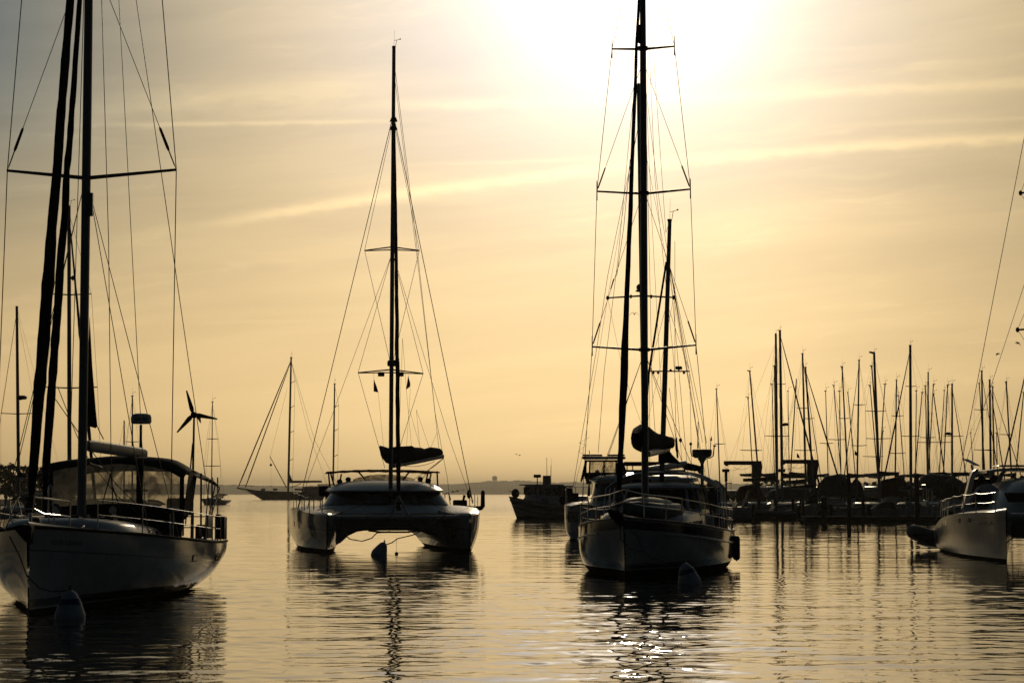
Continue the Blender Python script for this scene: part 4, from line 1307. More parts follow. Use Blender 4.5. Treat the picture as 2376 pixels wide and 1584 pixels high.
        for u in (.30, .44):
            wire('shroud', [on(mz(835)) + Vector((side * .09, 0, 0)), hull.pt(u, hull.top(u), side) + Vector((-side * .1, 0, .02))], .009, root)
    tk, hd = A(1437, 1138, .55), on(19.8) + Vector((0, -.12, 0))
    g = furled('furled_genoa', tk, hd, [(0, .06), (.02, .085), (.08, .075), (.11, .095), (.16, .11), (.22, .105), (.3, .075), (.6, .055), (.85, .04), (1, .02)], root, M['navy'], lump=.18, seed=11)
    MB().lathe([(.06, -.36), (.13, -.32), (.13, -.18), (.08, -.14), (.14, -.08), (.12, .06), (.05, .14)], A(1437, 1150, .5), 16).build('furling_drum', M['grey'], g)
    MB().bar(A(1441, 1186, .3), A(1438, 1162, .5), .04, .035, 8).build('tack_strut', M['steel'], g)
    MB().prism([A(1476, 60, sm - .5), A(1489, 57, sm - .4), A(1489, 105, sm - .4), A(1481, 100, sm - .5), A(1475, 104, sm - .5)], (0, .06, 0)).build('sail_head', M['black'], g)
    # staysail stay to the left, halyards, backstays
    wire('forestay', [A(1478, 148, sm - .1), A(1462, 300, 4.2), A(1434, 600, 3.2), A(1402, 860, 2.4), A(1388, 1050, 2.0)], .007, root)
    wire('halyard', [A(1462, 370, 4.6), A(1447, 530, 4.4), A(1431, 640, 4.3)], .009, root, M['rope'])
    mzm = 11.0
    mb0, mt0 = A(1533, 1108, mzm), A(1554, 513, mzm + .55)
    md = (mt0 - mb0).normalized()
    mon = lambda z: mb0 + md * ((z - mb0.z) / md.z)
    mast2 = spar('mizzen_mast', Vector((mb0.x - .02, mzm, 1.3)), mt0, .085, .062, root)
    masthead(mt0, mast2)
    zs = A(1550, 861, mzm).z
    tl, tr = A(1507, 861, mzm), A(1600, 861, mzm)
    MB().tube([tl, tr], .022, 8).build('spreader', M['alu'], mast2)
    for px in (1516, 1527, 1556, 1587):
        p = A(px, 861, mzm)
        MB().ell(p + Vector((0, 0, -.05 if px != 1556 else .03)), (.045, .045, .045), 8, 6).build('deck_light', M['rubber'], mast2)
    rp = A(1575, 859, mzm)
    MB().bar(rp, rp + Vector((0, 0, .06)), .03, .03, 6).build('radar_foot', M['rubber'], mast2)
    MB().rbox(rp.x - .105, rp.x + .105, mzm - .1, mzm + .1, rp.z + .03, rp.z + .13, .02).build('radar', M['rubber'], mast2)
    wire('furled_staysail', [mon(A(1545, 605, mzm).z) + Vector((-.06, -.05, 0)), A(1506, 862, 9.0), A(1500, 935, 8.4), A(1498, 1060, 8.0)], .035, root, M['black'], 8)
    for x1, y1, s1 in ((1630, 1026, 13.2), (1640, 1028, 13.4), (1623, 1040, 12.4), (1604, 1190, 10.5)):
        wire('shroud', [mon(A(1553, 612, mzm).z) + Vector((.05, 0, 0)), A(x1, y1, s1)], .008, root)
    wire('shroud', [mon(A(1550, 700, mzm).z), tr, A(1604, 1040, 11.2), A(1606, 1185, 11.4)], .007, root)
    wire('shroud', [mon(A(1550, 700, mzm).z), tl, A(1508, 1080, 11.2)], .007, root)
    wire('backstay', [top, A(1545, 540, 9.0), mt0], .007, root)
    wire('backstay', [top, A(1520, 420, 8.0), A(1560, 800, 10.5), A(1585, 1100, 12.2)], .007, root)
    wire('backstay', [on(mz(150)), A(1530, 470, 9.0), A(1612, 960, 12.5), A(1640, 1180, 14)], .007, root)
    wire('topping_lift', [on(mz(40)), A(1512, 500, 7.6), A(1540, 1012, 9.4)], .006, root, M['rope'])
    wire('halyard', [on(mz(335)) + Vector((.1, 0, 0)), A(1507, 600, 6), A(1513, 900, 6.3), A(1520, 1000, 6.5)], .007, root, M['rope'])
    wire('halyard', [A(1566, 560, 10), A(1566, 900, 10), A(1570, 1060, 10)], .008, root, M['rope'])
    wire('halyard', [A(1553, 900, 10), A(1568, 1015, 10), A(1573, 1090, 10)], .008, root, M['rope'])
    MB().tube([A(1569, 1015, 10), A(1570, 1040, 10), A(1573, 1062, 10)], [.03, .045, .02], 8).build('block', M['rubber'], root)
    MB().tube([A(1579, 1016, 10), A(1579, 1020, 10), A(1579, 1026, 10)], [.02, .06, .02], 8).build('block', M['rubber'], root)
    # main boom foreshortened behind the mast, with its sail cover
    q0, q1 = A(1502, 1053, sm + .3), A(1549, 1041, sm + 5.2)
    MB().tube([q0, q0.lerp(q1, .5), q1], [.10, .11, .10], 12).build('boom', M['spar'], root)
    up = [(1474, 1003), (1479, 992), (1486, 984), (1496, 986), (1507, 996), (1516, 1004), (1528, 1006), (1543, 1010), (1551, 1015), (1556, 1030)]
    lo = [(1475, 1028), (1479, 1040), (1485, 1047), (1497, 1051), (1507, 1050), (1516, 1048), (1528, 1045), (1543, 1042), (1552, 1040), (1557, 1034)]
    rings = []
    for i, (u_, l_) in enumerate(zip(up, lo)):
        s_ = sm - .45 + 5.4 * i / 9
        pu, pl = A(*u_, s_), A(*l_, s_)
        rings.append([pl.lerp(pu, .5 - .5 * math.cos(a)) + Vector(((.20 if 0 < i < 9 else .12) * math.copysign(abs(math.sin(a)) ** .6, math.sin(a)), 0, .07 * noise.noise((i * 1.7, a * 1.5, 5)))) for a in np.linspace(0, 2 * math.pi, 12, endpoint=False)])
    cov = MB().loft(rings).build('sail_cover', M['black'], root)
    # mizzen boom and rolled sail
    q0, q1 = A(1500, 1090, 10.6), A(1588, 1076, 13.8)
    MB().tube([q0, q1], [.105, .115], 12).build('mizzen_boom', M['spar'], root)
    MB().tube([A(1588, 1084, 13.7), A(1596, 1082, 13.8), A(1612, 1085, 14), A(1623, 1087, 14.1), A(1626, 1098, 14.1)], [.09, .13, .12, .11, .06], 10).build('furled_mizzen', M['black'], root)
    MB().prism([A(1528, 1046, 10.9), A(1551, 1042, 10.9), A(1560, 1055, 11.2), A(1580, 1075, 11.6), A(1528, 1074, 10.9)], (0, .12, 0)).build('mizzen_cover', M['black'], root)
    # radar pole on the quarter with aerials
    rc = A(1629, 1060, 13.4)
    MB().bar((rc.x, 13.4, 1.1), rc - Vector((0, 0, .05)), .062, .055, 10).build('radar_pole', M['alu'], root)
    MB().lathe([(.05, -.24), (.09, -.14), (.15, -.06), (.10, .0)], rc, 14).build('pole_head', M['alu'], root)
    MB().lathe([(.27, 0), (.315, .05), (.33, .10), (.335, .22), (.31, .255), (.01, .265)], rc, 24).build('radar', M['grey'], root)
    for pts, r_ in (([A(1628, 1061, 13.3), A(1613, 1061, 13.3), A(1605, 1056, 13.3), A(1603, 1048, 13.3), A(1603, 1032, 13.3)], .02), ([A(1630, 1061, 13.3), A(1648, 1062, 13.3), A(1655, 1057, 13.3), A(1657, 1036, 13.3)], .02)):
        MB().tube(pts, r_, 6).build('antenna_arm', M['steel'], root)
    MB().tube([A(1603, 1033, 13.3), A(1602.6, 1029, 13.3), A(1603, 1025.5, 13.3)], [.03, .055, .02], 8).build('antenna', M['grey'], root)
    MB().tube([A(1657.5, 1036, 13.3), A(1658, 1033.5, 13.3), A(1658, 1032, 13.3)], [.03, .055, .05], 8).build('antenna', M['grey'], root)
    MB().tube([A(1648, 1043, 13.3), A(1649.5, 1022, 13.3), A(1650, 1021, 13.3), A(1650.5, 1012, 13.3)], [.014, .014, .04, .008], 8).build('wind_vane', M['grey'], root)
    MB().bar(A(1619, 1040, 13.5), A(1620, 978, 13.6), .02, .012, 6).build('whip_antenna', M['rubber'], root)
    # gear on the stern rail
    MB().loft([superring(A(1639, 1160, 13).x, A(1664, 1160, 13).x, 12.8, 13.2, A(1650, 1172, 13).z, .7, 16), superring(A(1638, 1150, 13).x, A(1674, 1150, 13).x, 12.6, 13.4, A(1650, 1160, 13).z, .7, 16), superring(A(1641, 1150, 13).x, A(1671, 1150, 13).x, 12.7, 13.3, A(1650, 1140, 13).z, .7, 16), superring(A(1648, 1150, 13).x, A(1660, 1150, 13).x, 12.8, 13.2, A(1650, 1133, 13).z, .7, 16)]).build('outboard_cover', M['tarp'], root)
    p = A(1648, 1168, 13)
    MB().rbox(p.x - .15, p.x + .12, 12.85, 13.15, p.z - .35, p.z + .1, .05).build('outboard_leg', M['rubber'], root)
    p = A(1665, 1173, 13.2)
    MB().tube([p - Vector((0, 0, .25)), p, p + Vector((0, 0, .10))], [.14, .14, .06], 12).build('water_jug', M['white'], root)
    for px in (1679, 1692, 1700):
        MB().bar(A(px, 1236, 13.6), A(px + 1, 1178, 13.6), .02, .02, 6).build('stanchion', M['steel'], root)
    p = A(1672, 1206, 13)
    MB().rbox(p.x - .25, p.x + .22, 12.9, 13.25, p.z - .3, p.z + .18, .06).build('deck_bag', M['navy'], root)
    return fr, hull

M['smoke'] = vinyl_mat()
M['smoke'].name = 'tinted_window'
for nd in M['smoke'].node_tree.nodes:
    if nd.type == 'BSDF_TRANSPARENT':
        nd.inputs[0].default_value = (.30, .28, .24, 1)
    if nd.type == 'BSDF_TRANSLUCENT':
        nd.inputs[0].default_value = (.06, .055, .045, 1)

ketch_fr, ketch_hull = ketch()

def inflatable(fr, pts_c, label, name='inflatable_dinghy'):
    """an upturned dinghy: hull dome with two side tubes joined at the bow; pts_c = bow, stern in the boat's axes"""
    bow, stern = pts_c
    W = lambda p: fr.o + fr.side * p.x + fr.aft * p.y + Vector((0, 0, p.z))
    b, s = W(bow), W(stern)
    ax = (s - b); L_ = ax.length; ax.normalize()
    sd_ = ax.cross(Vector((0, 0, 1))).normalized()
    up = sd_.cross(ax)
    e = empty(name, b)
    tag(e, label, 'dinghy')
    P = lambda t, x, z: ax * (t * L_) + sd_ * x + up * z
    for q in (-1, 1):
        pts = [P(t, q * w_, z) for t, w_, z in ((0.0, .05, .16), (.06, .28, .14), (.18, .48, .09), (.4, .58, .03), (.7, .60, 0), (1.0, .60, 0), (1.06, .60, 0))]
        MB().tube(pts, [.15, .19, .21, .22, .22, .20, .09], 12).build('tube', M['hypalon'], e)
    rings = []
    for t, hw, hh in ((.02, .10, .16), (.12, .34, .30), (.3, .52, .38), (.6, .56, .38), (1.0, .54, .30)):
        rings.append([P(t, hw * math.cos(a), .04 + hh * max(0, math.sin(a)) ** .8) for a in np.linspace(0, math.pi, 13)] + [P(t, 0, -.02)])
    MB().loft(rings).build('bottom', M['hypalon'], e)
    MB().tube([P(0.1, .5, .02), P(.4, .815, .03), P(.9, .82, .0)], .02, 6).build('rub_strake', M['rubber'], e)
    return e

inflatable(ketch_fr, (ketch_fr.at(1452, 1190, 2.0) + Vector((0, 0, .0)), ketch_fr.at(1528, 1183, 4.6)), 'dark grey inflatable dinghy upturned on the foredeck of the ketch')
# fender hanging from the ketch's quarter
p = ketch_fr.at(1709, 1270, 9.6)
w0 = ketch_fr.o + ketch_fr.side * (p.x) + ketch_fr.aft * p.y
e = empty('fender', (w0.x, w0.y, p.z))
tag(e, 'long black cushion fender hanging from the stern quarter of the ketch', 'fender')
MB().loft([superring(-.12, .10, -.3, .3, z, .7, 20) if abs(z) < .33 else superring(-.07, .06, -.2, .2, z, .7, 20) for z in (-.38, -.32, -.1, .12, .3, .37)]).build('cushion', M['rubber'], e)
MB().bar((-.05, 0, .36), (-.14, 0, .56), .012, .012, 6).build('lanyard', M['rope'], e)
MB().bar((0, 0, -.37), (0, 0, -.42), .03, .03, 8).build('eyelet', M['rubber'], e)
buoy_c, bc = mooring_buoy(1600, 1352, 53.5, .60, .54, R(-14), 'white conical mooring buoy with a blue band beside the bow of the ketch')
mooring_line([ketch_fr.o + Vector((-.1, -.1, 1.45)), at(1440, 1250, 55.8), at(1462, 1272, 55.4), at(1490, 1280, 55.0)], .015, 'dark mooring line curving down from the stem of the ketch')
mooring_line([ketch_fr.o + Vector((.05, -.1, 1.45)), at(1480, 1245, 55.6), at(1492, 1278, 55.0), at(1515, 1295, 54.5), at(1545, 1304, 54.0), at(1566, 1303, 53.7), bc], .017, 'dark mooring line from the ketch sagging to its blue-banded buoy')

# ------------------------------------------------------------------ the flybridge catamaran behind the ketch
def flybridge_cat():
    fr = Frame(6.45, 102.0, R(3.0))
    A = fr.at
    root = fr.empty('flybridge_catamaran')
    tag(root, 'white catamaran with an enclosed flybridge and roof panels half hidden behind the ketch', 'catamaran', 'boats moored in the harbour')
    hm = hull_mat('flybridge_hull_paint', (0.60, 0.61, 0.62), (.12, (.03, .032, .035)), bands_z=[(.12, .42, (.14, .145, .15))], streaks=.55)
    hs = cat_hull_pair(root, 3.0, 13.0, [(0, .55), (.04, .78), (.12, .90), (.4, .95), (1, .9)], [(0, 1.72), (.4, 1.82), (1, 1.5)], [(0, 5), (.3, 5), (1, 4.5)], [(0, .3), (.3, .5), (.8, .5), (1, .2)], hm, rake=.02, stern_rake=.1, nu=24)
    hL, oL = hs[0]
    # flat bow faces, with a pale registration panel
    for h, o in hs:
        pts = [h.pt(0, z, -1) for z in np.linspace(-.2, 1.40, 8)] + [Vector((h.x0 - .42, .02, 1.72)), Vector((h.x0 + .42, .02, 1.72))] + [h.pt(0, z, 1) for z in np.linspace(1.40, -.2, 8)]
        MB().prism(pts, (0, .12, 0)).build('bow_face', M['white'], o)
    a, b = A(1319, 1189, -.10), A(1338, 1209, -.10)
    pn = MB().prism([(a.x, -.09, a.z), (b.x, -.09, a.z), (b.x, -.09, b.z), (a.x, -.09, b.z)], (0, .04, 0)).build('registration_panel', M['panel'], oL)
    MB().prism([(a.x - .03, -.07, a.z + .03), (b.x + .03, -.07, a.z + .03), (b.x + .03, -.07, b.z - .03), (a.x - .03, -.07, b.z - .03)], (0, .04, 0)).build('panel_frame', M['ink'], oL)
    text_mesh("05", lambda x, y: Vector((a.x + .13 + .17 * x, -.114, b.z + .13 + .20 * y)), 'lettering', M['ink_brown'], pn)
    p = A(1315, 1198, -.05)
    MB().rbox(p.x - .02, p.x + .03, -.09, .0, p.z - .12, p.z + .12, .01).build('slot', M['ink'], oL)
    # superstructure
    def ring(hw, y0, y1, z, e=.5, off=.15):
        return superring(off - hw, off + hw, y0, y1, z, e, 48)
    MB().loft([ring(3.0, 2.4, 12.0, 1.2), ring(2.95, 2.6, 12.0, 1.80)]).build('bridge_deck', M['white'], root)
    c = MB().loft([ring(2.85, 3.2, 11.6, 1.78), ring(2.78, 3.3, 11.6, 1.95), ring(2.62, 4.3, 11.6, 2.98)]).build('cabin', M['white'], root)
    MB().loft([ring(2.79, 3.28, 10.5, 1.98), ring(2.66, 4.16, 10.5, 2.86)], caps=False).build('saloon_window', M['glass'], c)
    MB().loft([ring(2.80, 3.9, 12.4, 2.95), ring(2.88, 3.8, 12.5, 3.02), ring(2.85, 3.9, 12.4, 3.14), ring(2.5, 4.5, 12.0, 3.26), ring(1.8, 5.4, 11.4, 3.32)]).build('cabin_roof', M['white'], root)
    for px0, px1, py, s_ in ((1408, 1470, 1106, 5.2), (1510, 1543, 1108, 5.0), (1546, 1605, 1108, 5.4)):
        p0, p1 = A(px0, py, s_), A(px1, py, s_)
        MB().add([(p0.x, s_, 3.24), (p1.x, s_, 3.24), (p1.x, s_ + 1.4, 3.42), (p0.x, s_ + 1.4, 3.42), (p0.x, s_, 3.20), (p1.x, s_, 3.20), (p1.x, s_ + 1.4, 3.38), (p0.x, s_ + 1.4, 3.38)],
                 [(0, 1, 2, 3), (7, 6, 5, 4), (0, 4, 5, 1), (1, 5, 6, 2), (2, 6, 7, 3), (3, 7, 4, 0)]).build('solar_panel', M['solar'], root)
    # enclosed helm with a hard top
    fb = empty('flybridge', (0, 0, 0)); fb.parent = root
    x0, x1 = A(1358, 1080, 6.2).x, A(1437, 1080, 6.2).x
    z0, z1 = A(1400, 1101, 6.2).z, A(1400, 1067, 6.2).z
    MB().rbox(x0 - .02, x1 + .02, 6.1, 8.4, 3.1, z0 + .12, .06).build('coaming', M['black'], fb)
    for xa, xb in ((x0 + .25, x0 + .95), (x0 + 1.0, x1 - .2)):
        MB().sheet([[(xa, 6.2, z0 + .1), (xb, 6.2, z0 + .1)], [(xa, 6.35, z1), (xb, 6.35, z1)]]).build('clear_window', M['vinyl'], fb)
    for xa in (x0, x0 + .22, x0 + .97, x1 - .18, x1):
        MB().bar((xa, 6.18, z0 - .2), (xa + .02, 6.34, z1), .05, .04, 8).build('window_post', M['black'], fb)
    MB().bar((x0, 6.33, z1 - .04), (x1, 6.33, z1 - .04), .05, .05, 8).build('window_head', M['black'], fb)
    MB().prism([A(1358, 1068, 6.4), A(1362, 1068, 6.4), A(1358, 1098, 6.4), A(1349, 1118, 6.4), A(1347, 1116, 6.4)], (0, 1.6, 0)).build('side_curtain', M['black'], fb)
    MB().prism([A(1441, 1068, 6.4), A(1445, 1068, 6.4), A(1454, 1094, 6.4), A(1438, 1098, 6.4)], (0, 1.6, 0)).build('side_curtain', M['black'], fb)
    for xs in (x0, x1):
        MB().bar((xs, 8.3, z0 - .3), (xs, 8.3, z1), .04, .04, 8).build('window_post', M['steel'], fb)
    rx0, rx1, rz = A(1349, 1060, 6.2).x, A(1452, 1060, 6.2).x, A(1400, 1064, 6.2).z
    MB().rbox(rx0, rx1, 5.9, 8.8, rz, rz + .12, .15).build('hard_top', M['white'], fb)
    for xa, xb in ((rx0 + .05, rx0 + 1.1), (rx0 + 1.38, rx1 - .05)):
        MB().rbox(xa, xb, 5.95, 8.6, rz + .16, rz + .23, .04).build('solar_panel', M['solar'], fb)
    MB().ell(A(1386, 1096, 6.6), (.14, .2, .16), 12, 8).build('helm_seat', M['rubber'], fb)
    MB().bar(A(1368, 1053, 6.5), A(1367, 1044, 6.5), .02, .015, 6).build('antenna', M['rubber'], fb)
    bx0, bx1 = A(1447, 1075, 9).x, A(1556, 1075, 9).x
    zb = A(1500, 1076, 9).z
    MB().rbox(bx0, bx1, 8.9, 9.6, zb - .10, zb + .12, .06).build('sun_roof', M['black'], root)
    zb = A(1500, 1092, 9).z
    MB().rbox(bx0, bx1 + .8, 8.9, 9.2, zb - .12, zb + .06, .05).build('rail_cushion', M['black'], root)
    for px in (1455, 1468, 1540):
        MB().bar(A(px, 1098, 9), A(px, 1076, 9), .03, .03, 6).build('roof_post', M['steel'], root)
    # mast with radar, stays
    sm = 5.2
    b0 = A(1497, 1085, sm); b0.z = 3.2
    t0 = A(1482, 197, sm + .2)
    d = (t0 - b0).normalized()
    on = lambda z: b0 + d * ((z - b0.z) / d.z)
    mz = lambda py: A(1485, py, sm).z
    mast = spar('mast', b0, t0, .14, .11, root)
    masthead(t0, mast, k=1.1)
    tips = []
    for side, pp in ((-1, (1410, 691)), (1, (1563, 690))):
        tip = A(*pp, sm + .4)
        tips.append(tip)
        MB().tube([on(mz(686)) + Vector((side * .08, 0, 0)), tip], [.05, .04], 8).build('spreader', M['alu'], mast)
        MB().ell(tip, (.09, .09, .12), 8, 6).build('spreader_boot', M['rubber'], mast)
    for px in (1464, 1511):
        p = A(px, 687, sm + .1)
        MB().lathe([(.05, -.12), (.03, 0), (.07, .04), (.02, .08)], p, 8).build('deck_light', M['rubber'], mast)
    MB().lathe([(.12, -.15), (.30, -.12), (.30, -.06), (.2, -.03), (.25, .0), (.26, .15), (.18, .26), (.01, .28)], A(1488, 671, sm - .3), 18).build('radar', M['grey'], mast)
    hl = on(mz(300))
    wire('shroud', [hl + Vector((-.1, 0, 0)), A(1410, 640, sm + .6), A(1386, 800, sm + .8), A(1330, 1128, sm + 1.2), A(1323, 1160, sm + 1.2)], .014, root)
    wire('shroud', [hl + Vector((-.1, 0, 0)), tips[0], A(1376, 900, sm + .8), A(1352, 1055, sm + 1), A(1333, 1130, sm + 1)], .009, root)
    MB().tube([A(1424, 647, sm + .5), A(1417, 671, sm + .5)], .03, 6).build('turnbuckle', M['rubber'], root)
    wire('shroud', [hl + Vector((.1, 0, 0)), tips[1], A(1600, 900, sm + 1), A(1640, 1120, sm + 1)], .009, root)
    for (xa, ya, xb, yb) in ((1343, 1027, 1368, 1014), (1343, 1027, 1361, 1031), (1361, 1031, 1341, 1047), (1341, 1047, 1357, 1053)):
        wire('ratline', [A(xa, ya, sm + 1.1), A(xb, yb, sm + 1.1)], .007, root, M['rope'])
    wire('diamond_stay', [tips[0], A(1446, 862, sm), on(mz(990)) + Vector((-.1, 0, 0))], .008, root)
    wire('diamond_stay', [tips[1], A(1530, 862, sm), on(mz(990)) + Vector((.1, 0, 0))], .008, root)
    # gear on the left side deck
    guard_rails(hL, root, [.10, .25, .40, .55], .75, (-1,), .02)
    p = A(1307, 1160, 5.5)
    MB().lathe([(.02, -.10), (.20, -.09), (.24, 0), (.20, .09), (.02, .10)], p, 20, Matrix.Rotation(R(90), 3, 'X')).build('covered_ring', M['rubber'], root)
    MB().tube([A(1314, 1150, 5.5), A(1312, 1142, 5.5), A(1317, 1134, 5.5), A(1323, 1134, 5.5), A(1324, 1145, 5.5), A(1319, 1158, 5.5)], [.10, .14, .12, .12, .14, .10], 8).build('outboard_engine', M['rubber'], root)
    p = A(1335, 1154, 6)
    MB().rbox(p.x - .17, p.x + .17, 5.8, 6.2, p.z - .25, p.z + .24, .04).build('deck_box', M['rubber'], root)
    return fr

M['panel'] = mat("aged_panel", (0.42, 0.38, 0.22), 0.5, vary=0.15)
flycat_fr = flybridge_cat()

# ------------------------------------------------------------------ the catamaran at the right edge
def right_cat():
    fr = Frame(20.25, 69.8, R(4.5))
    A = fr.at
    root = fr.empty('catamaran')
    tag(root, 'white catamaran with four small hull windows cut off by the right edge', 'catamaran', 'boats moored in the harbour')
    hm = hull_mat('right_hull_paint', (0.60, 0.61, 0.63), (.10, (.015, .016, .018)), bands_sheer=[(.20, .222, (.16, .07, .05)), (.26, .275, (.16, .07, .05))], streaks=.6, rough=.24)
    x0 = -3.5
    half = [(0, .03), (.06, .30), (.15, .52), (.35, .78), (.6, .88), (1, .70)]
    sheer = [(0, 1.70), (.3, 1.62), (.6, 1.48), (.85, 1.22), (1, .80)]
    hs = []
    for xx in (x0, 3.5):
        h = Hull(14.2, half, sheer, [(0, 1.8), (.15, 2.6), (.4, 3.8), (1, 3.6)], [(0, .4), (.3, .55), (.8, .5), (1, .2)], rake=.12, stern_rake=-.2, x0=xx)
        o = h.build(hm, root, nu=40)
        h.deck(M['white'], root, camber=.12, dz=-.01)
        hs.append((h, o))
    h, o = hs[0]
    for u in (.27, .40, .62, .75):
        zc = h.top(u) - .26
        f = h.patch(u - .014, u + .014, zc - .11, zc + .11, -1, off=.008).build('hull_port', M['white'], o)
        h.patch(u - .010, u + .010, zc - .085, zc + .085, -1, off=.016).build('pane', M['glass'], f)
    text_mesh("NYLA", lambda x, y: (lambda u, z: h.pt(u, z, -1) + h.nrm(u, z, -1) * .008)(.175 - .115 * x, 1.20 + .19 * y + .04 * x), 'boat_name', M['ink_brown'], o)
    MB().lathe([(.01, 0), (.30, .0), (.30, .02), (.01, .03)], h.pt(.93, .55, -1) + Vector((-.02, 0, 0)), 20, Matrix.Rotation(R(-90), 3, 'Y')).build('reflection_disc', M['grey'], o)  # grey disc laid on the hull to stand in for the dinghy's reflection
    # bridge deck and cabin
    MB().loft([superring(-3.0, 3.0, 3.2, 12.5, .75, .35, 32), superring(-3.2, 3.2, 3.0, 12.6, 1.55, .35, 32)]).build('bridge_deck', M['white'], root)
    MB().tube([(-3.5, .5, 1.55), (3.5, .5, 1.55)], .10, 12).build('crossbeam', M['spar'], root)
    MB().sheet([[(-3.0 + 6 * i / 6, .6 + 2.5 * j / 4, 1.45 - .04 * math.sin(math.pi * i / 6)) for i in range(7)] for j in range(5)], (0, 0, -.02)).build('trampoline', M['black'], root)
    def ring(hw, y0, y1, z, e=.5):
        return superring(-hw, hw, y0, y1, z, e, 48)
    c = MB().loft([ring(3.30, 3.3, 11.5, 1.50), ring(3.25, 3.5, 11.4, 1.75), ring(2.95, 4.4, 11.0, 2.35), ring(2.6, 4.9, 10.6, 2.72), ring(2.1, 5.4, 10.2, 2.88), ring(1.2, 6, 9.6, 2.95)]).build('cabin', M['white'], root)
    side = [A(2260, 1176, 6.5), A(2263, 1160, 6.6), A(2272, 1143, 6.7), A(2281, 1134, 6.8), A(2290, 1133, 6.8), A(2301, 1140, 6.5), A(2307, 1150, 6.3), A(2306, 1175, 6.2)]
    cx = side[0].x
    fr_pts = [A(2222, 1192, 6.8), A(2240, 1172, 6.8), A(2257, 1148, 6.8), A(2270, 1130, 6.8), A(2282, 1122.5, 6.8), A(2292, 1121.5, 6.7), A(2305, 1126, 6.5), A(2312, 1133, 6.3), A(2318, 1145, 6.2), A(2320, 1186, 6.2)]
    MB().prism(fr_pts, (.10, 0, 0)).build('side_moulding', M['white'], c)
    MB().prism([p + Vector((-.09, -.05, 0)) for p in side], (.03, .02, 0)).build('side_window', M['glass'], c)
    for k in range(3):
        za, zb = A(2340, 1144 + 7 * k, 3.9).z, A(2340, 1141 + 7 * k, 3.9).z
        yy = 4.45 - .28 * k
        MB().rbox(-2.85, 2.85, yy - .06, yy + .02, za - .10, zb - .02, .01).build('window_louvre', M['glass'], c)
    # swept arch and hard top
    arch = [A(2232, 1180, 9.3), A(2240, 1145, 9.3), A(2248, 1112, 9.3), A(2253, 1097, 9.3), A(2262, 1089, 9.3), A(2268, 1087, 9.3), A(2268, 1093, 9.3), A(2261, 1100, 9.3), A(2256, 1125, 9.3), A(2246, 1172, 9.3), A(2243, 1184, 9.3)]
    MB().prism(arch, (0, .5, 0)).build('roof_arch', M['white'], root)
    tz = A(2300, 1090, 8.5)
    ht = MB()
    rows = []
    for s_ in (6.6, 8.0, 9.6, 11.0):
        rows.append([Vector((tz.x - .45 + 6.2 * i / 12, s_, tz.z + .06 - .10 * (2 * i / 12 - 1) ** 4 + .03 * math.sin(i))) for i in range(13)])
    ht.sheet(rows, (0, 0, -.10))
    ht.build('hard_top', M['white'], root)
    MB().rbox(tz.x + .1, tz.x + 2.4, 6.8, 9.0, tz.z + .12, tz.z + .17, .04).build('solar_panel', M['solar'], root)
    MB().tube([A(2316, 1118, 8.6), A(2320, 1108, 8.6), A(2324, 1098, 8.6), A(2334, 1092, 8.6)], [.09, .07, .06, .05], 8).build('roof_post', M['white'], root)
    for px in (2277, 2307, 2352, 2372):
        p = A(px, 1110, 9.5)
        MB().tube([p - Vector((0, 0, .35)), p - Vector((0, 0, .1)), p, p + Vector((0, 0, .12))], [.16, .17, .15, .05], 10).build('seat_back', M['black'], root)
    MB().rbox(A(2255, 1120, 10).x, 3.2, 9.8, 10.2, 2.2, A(2300, 1111, 10).z, .1).build('cockpit_cushion', M['black'], root)
    # solar panel on a stalk
    pn = [A(2235, 1065, 12), A(2249, 1065.5, 12), A(2276, 1079.5, 12), A(2261, 1078, 12)]
    pn[1].y += .3; pn[2].y += .3
    MB().prism(pn, (0, .1, .05)).build('solar_panel', M['solar'], root)
    MB().bar(A(2256, 1090, 12), A(2254, 1077, 12), .04, .035, 8).build('panel_post', M['steel'], root)
    guard_rails(h, root, [.06, .22, .36, .50, .64, .76], .68, (-1,), .018, droop=.04)
    for px in (2182, 2191, 2199):
        MB().bar(A(px, 1198, 11.4), A(px + 2, 1160, 11.4), .022, .022, 6).build('stern_rail', M['steel'], root)
    MB().tube([A(2172, 1206, 12), A(2178, 1170, 11.6), A(2183, 1162, 11.4), A(2200, 1156, 10.8)], .016, 6).build('stern_rail', M['steel'], root)
    # mast beyond the frame with its stays
    sm = 5.6
    mp = Vector((0.15, sm, 2.9))
    top = Vector((0.15, sm + .3, 22.5))
    mast = spar('mast', mp, top, .13, .10, root)
    for py, pxl, dz in ((765, 2361, 0), (448, 2368, 0)):
        tip = A(pxl, py, sm + .4)
        for side in (-1, 1):
            tp = Vector((.15 + side * (.15 - tip.x), tip.y, tip.z))
            MB().tube([Vector((.15, sm + .1, tip.z + .1)), tp], [.05, .035], 8).build('spreader', M['alu'], mast)
            MB().ell(tp, (.07, .07, .10), 8, 6).build('spreader_boot', M['rubber'], mast)
            wire('shroud', [Vector((.15, sm, tip.z + 5.2)), tp, Vector((.15, sm, tip.z - 3.6))], .009, root)
    lo_ = A(2229, 1086, 9.8)
    hi_ = A(2376, 322, 7.5)
    wire('shroud', [A(2222, 1118, 10.2), lo_, hi_, hi_ + (hi_ - lo_) * .30], .013, root)
    lo_ = A(2246, 1058, 9.4)
    hi_ = A(2376, 662, 8.0)
    wire('shroud', [A(2226, 1140, 9.8), lo_, hi_, hi_ + (hi_ - lo_) * .6], .010, root)
    wire('anchor_bridle', [A(2333, 1262, .2), A(2346, 1249, -.3), A(2356, 1246, -.5), A(2400, 1247, -1)], .02, root, M['pale_rope'])
    return fr

right_fr = right_cat()
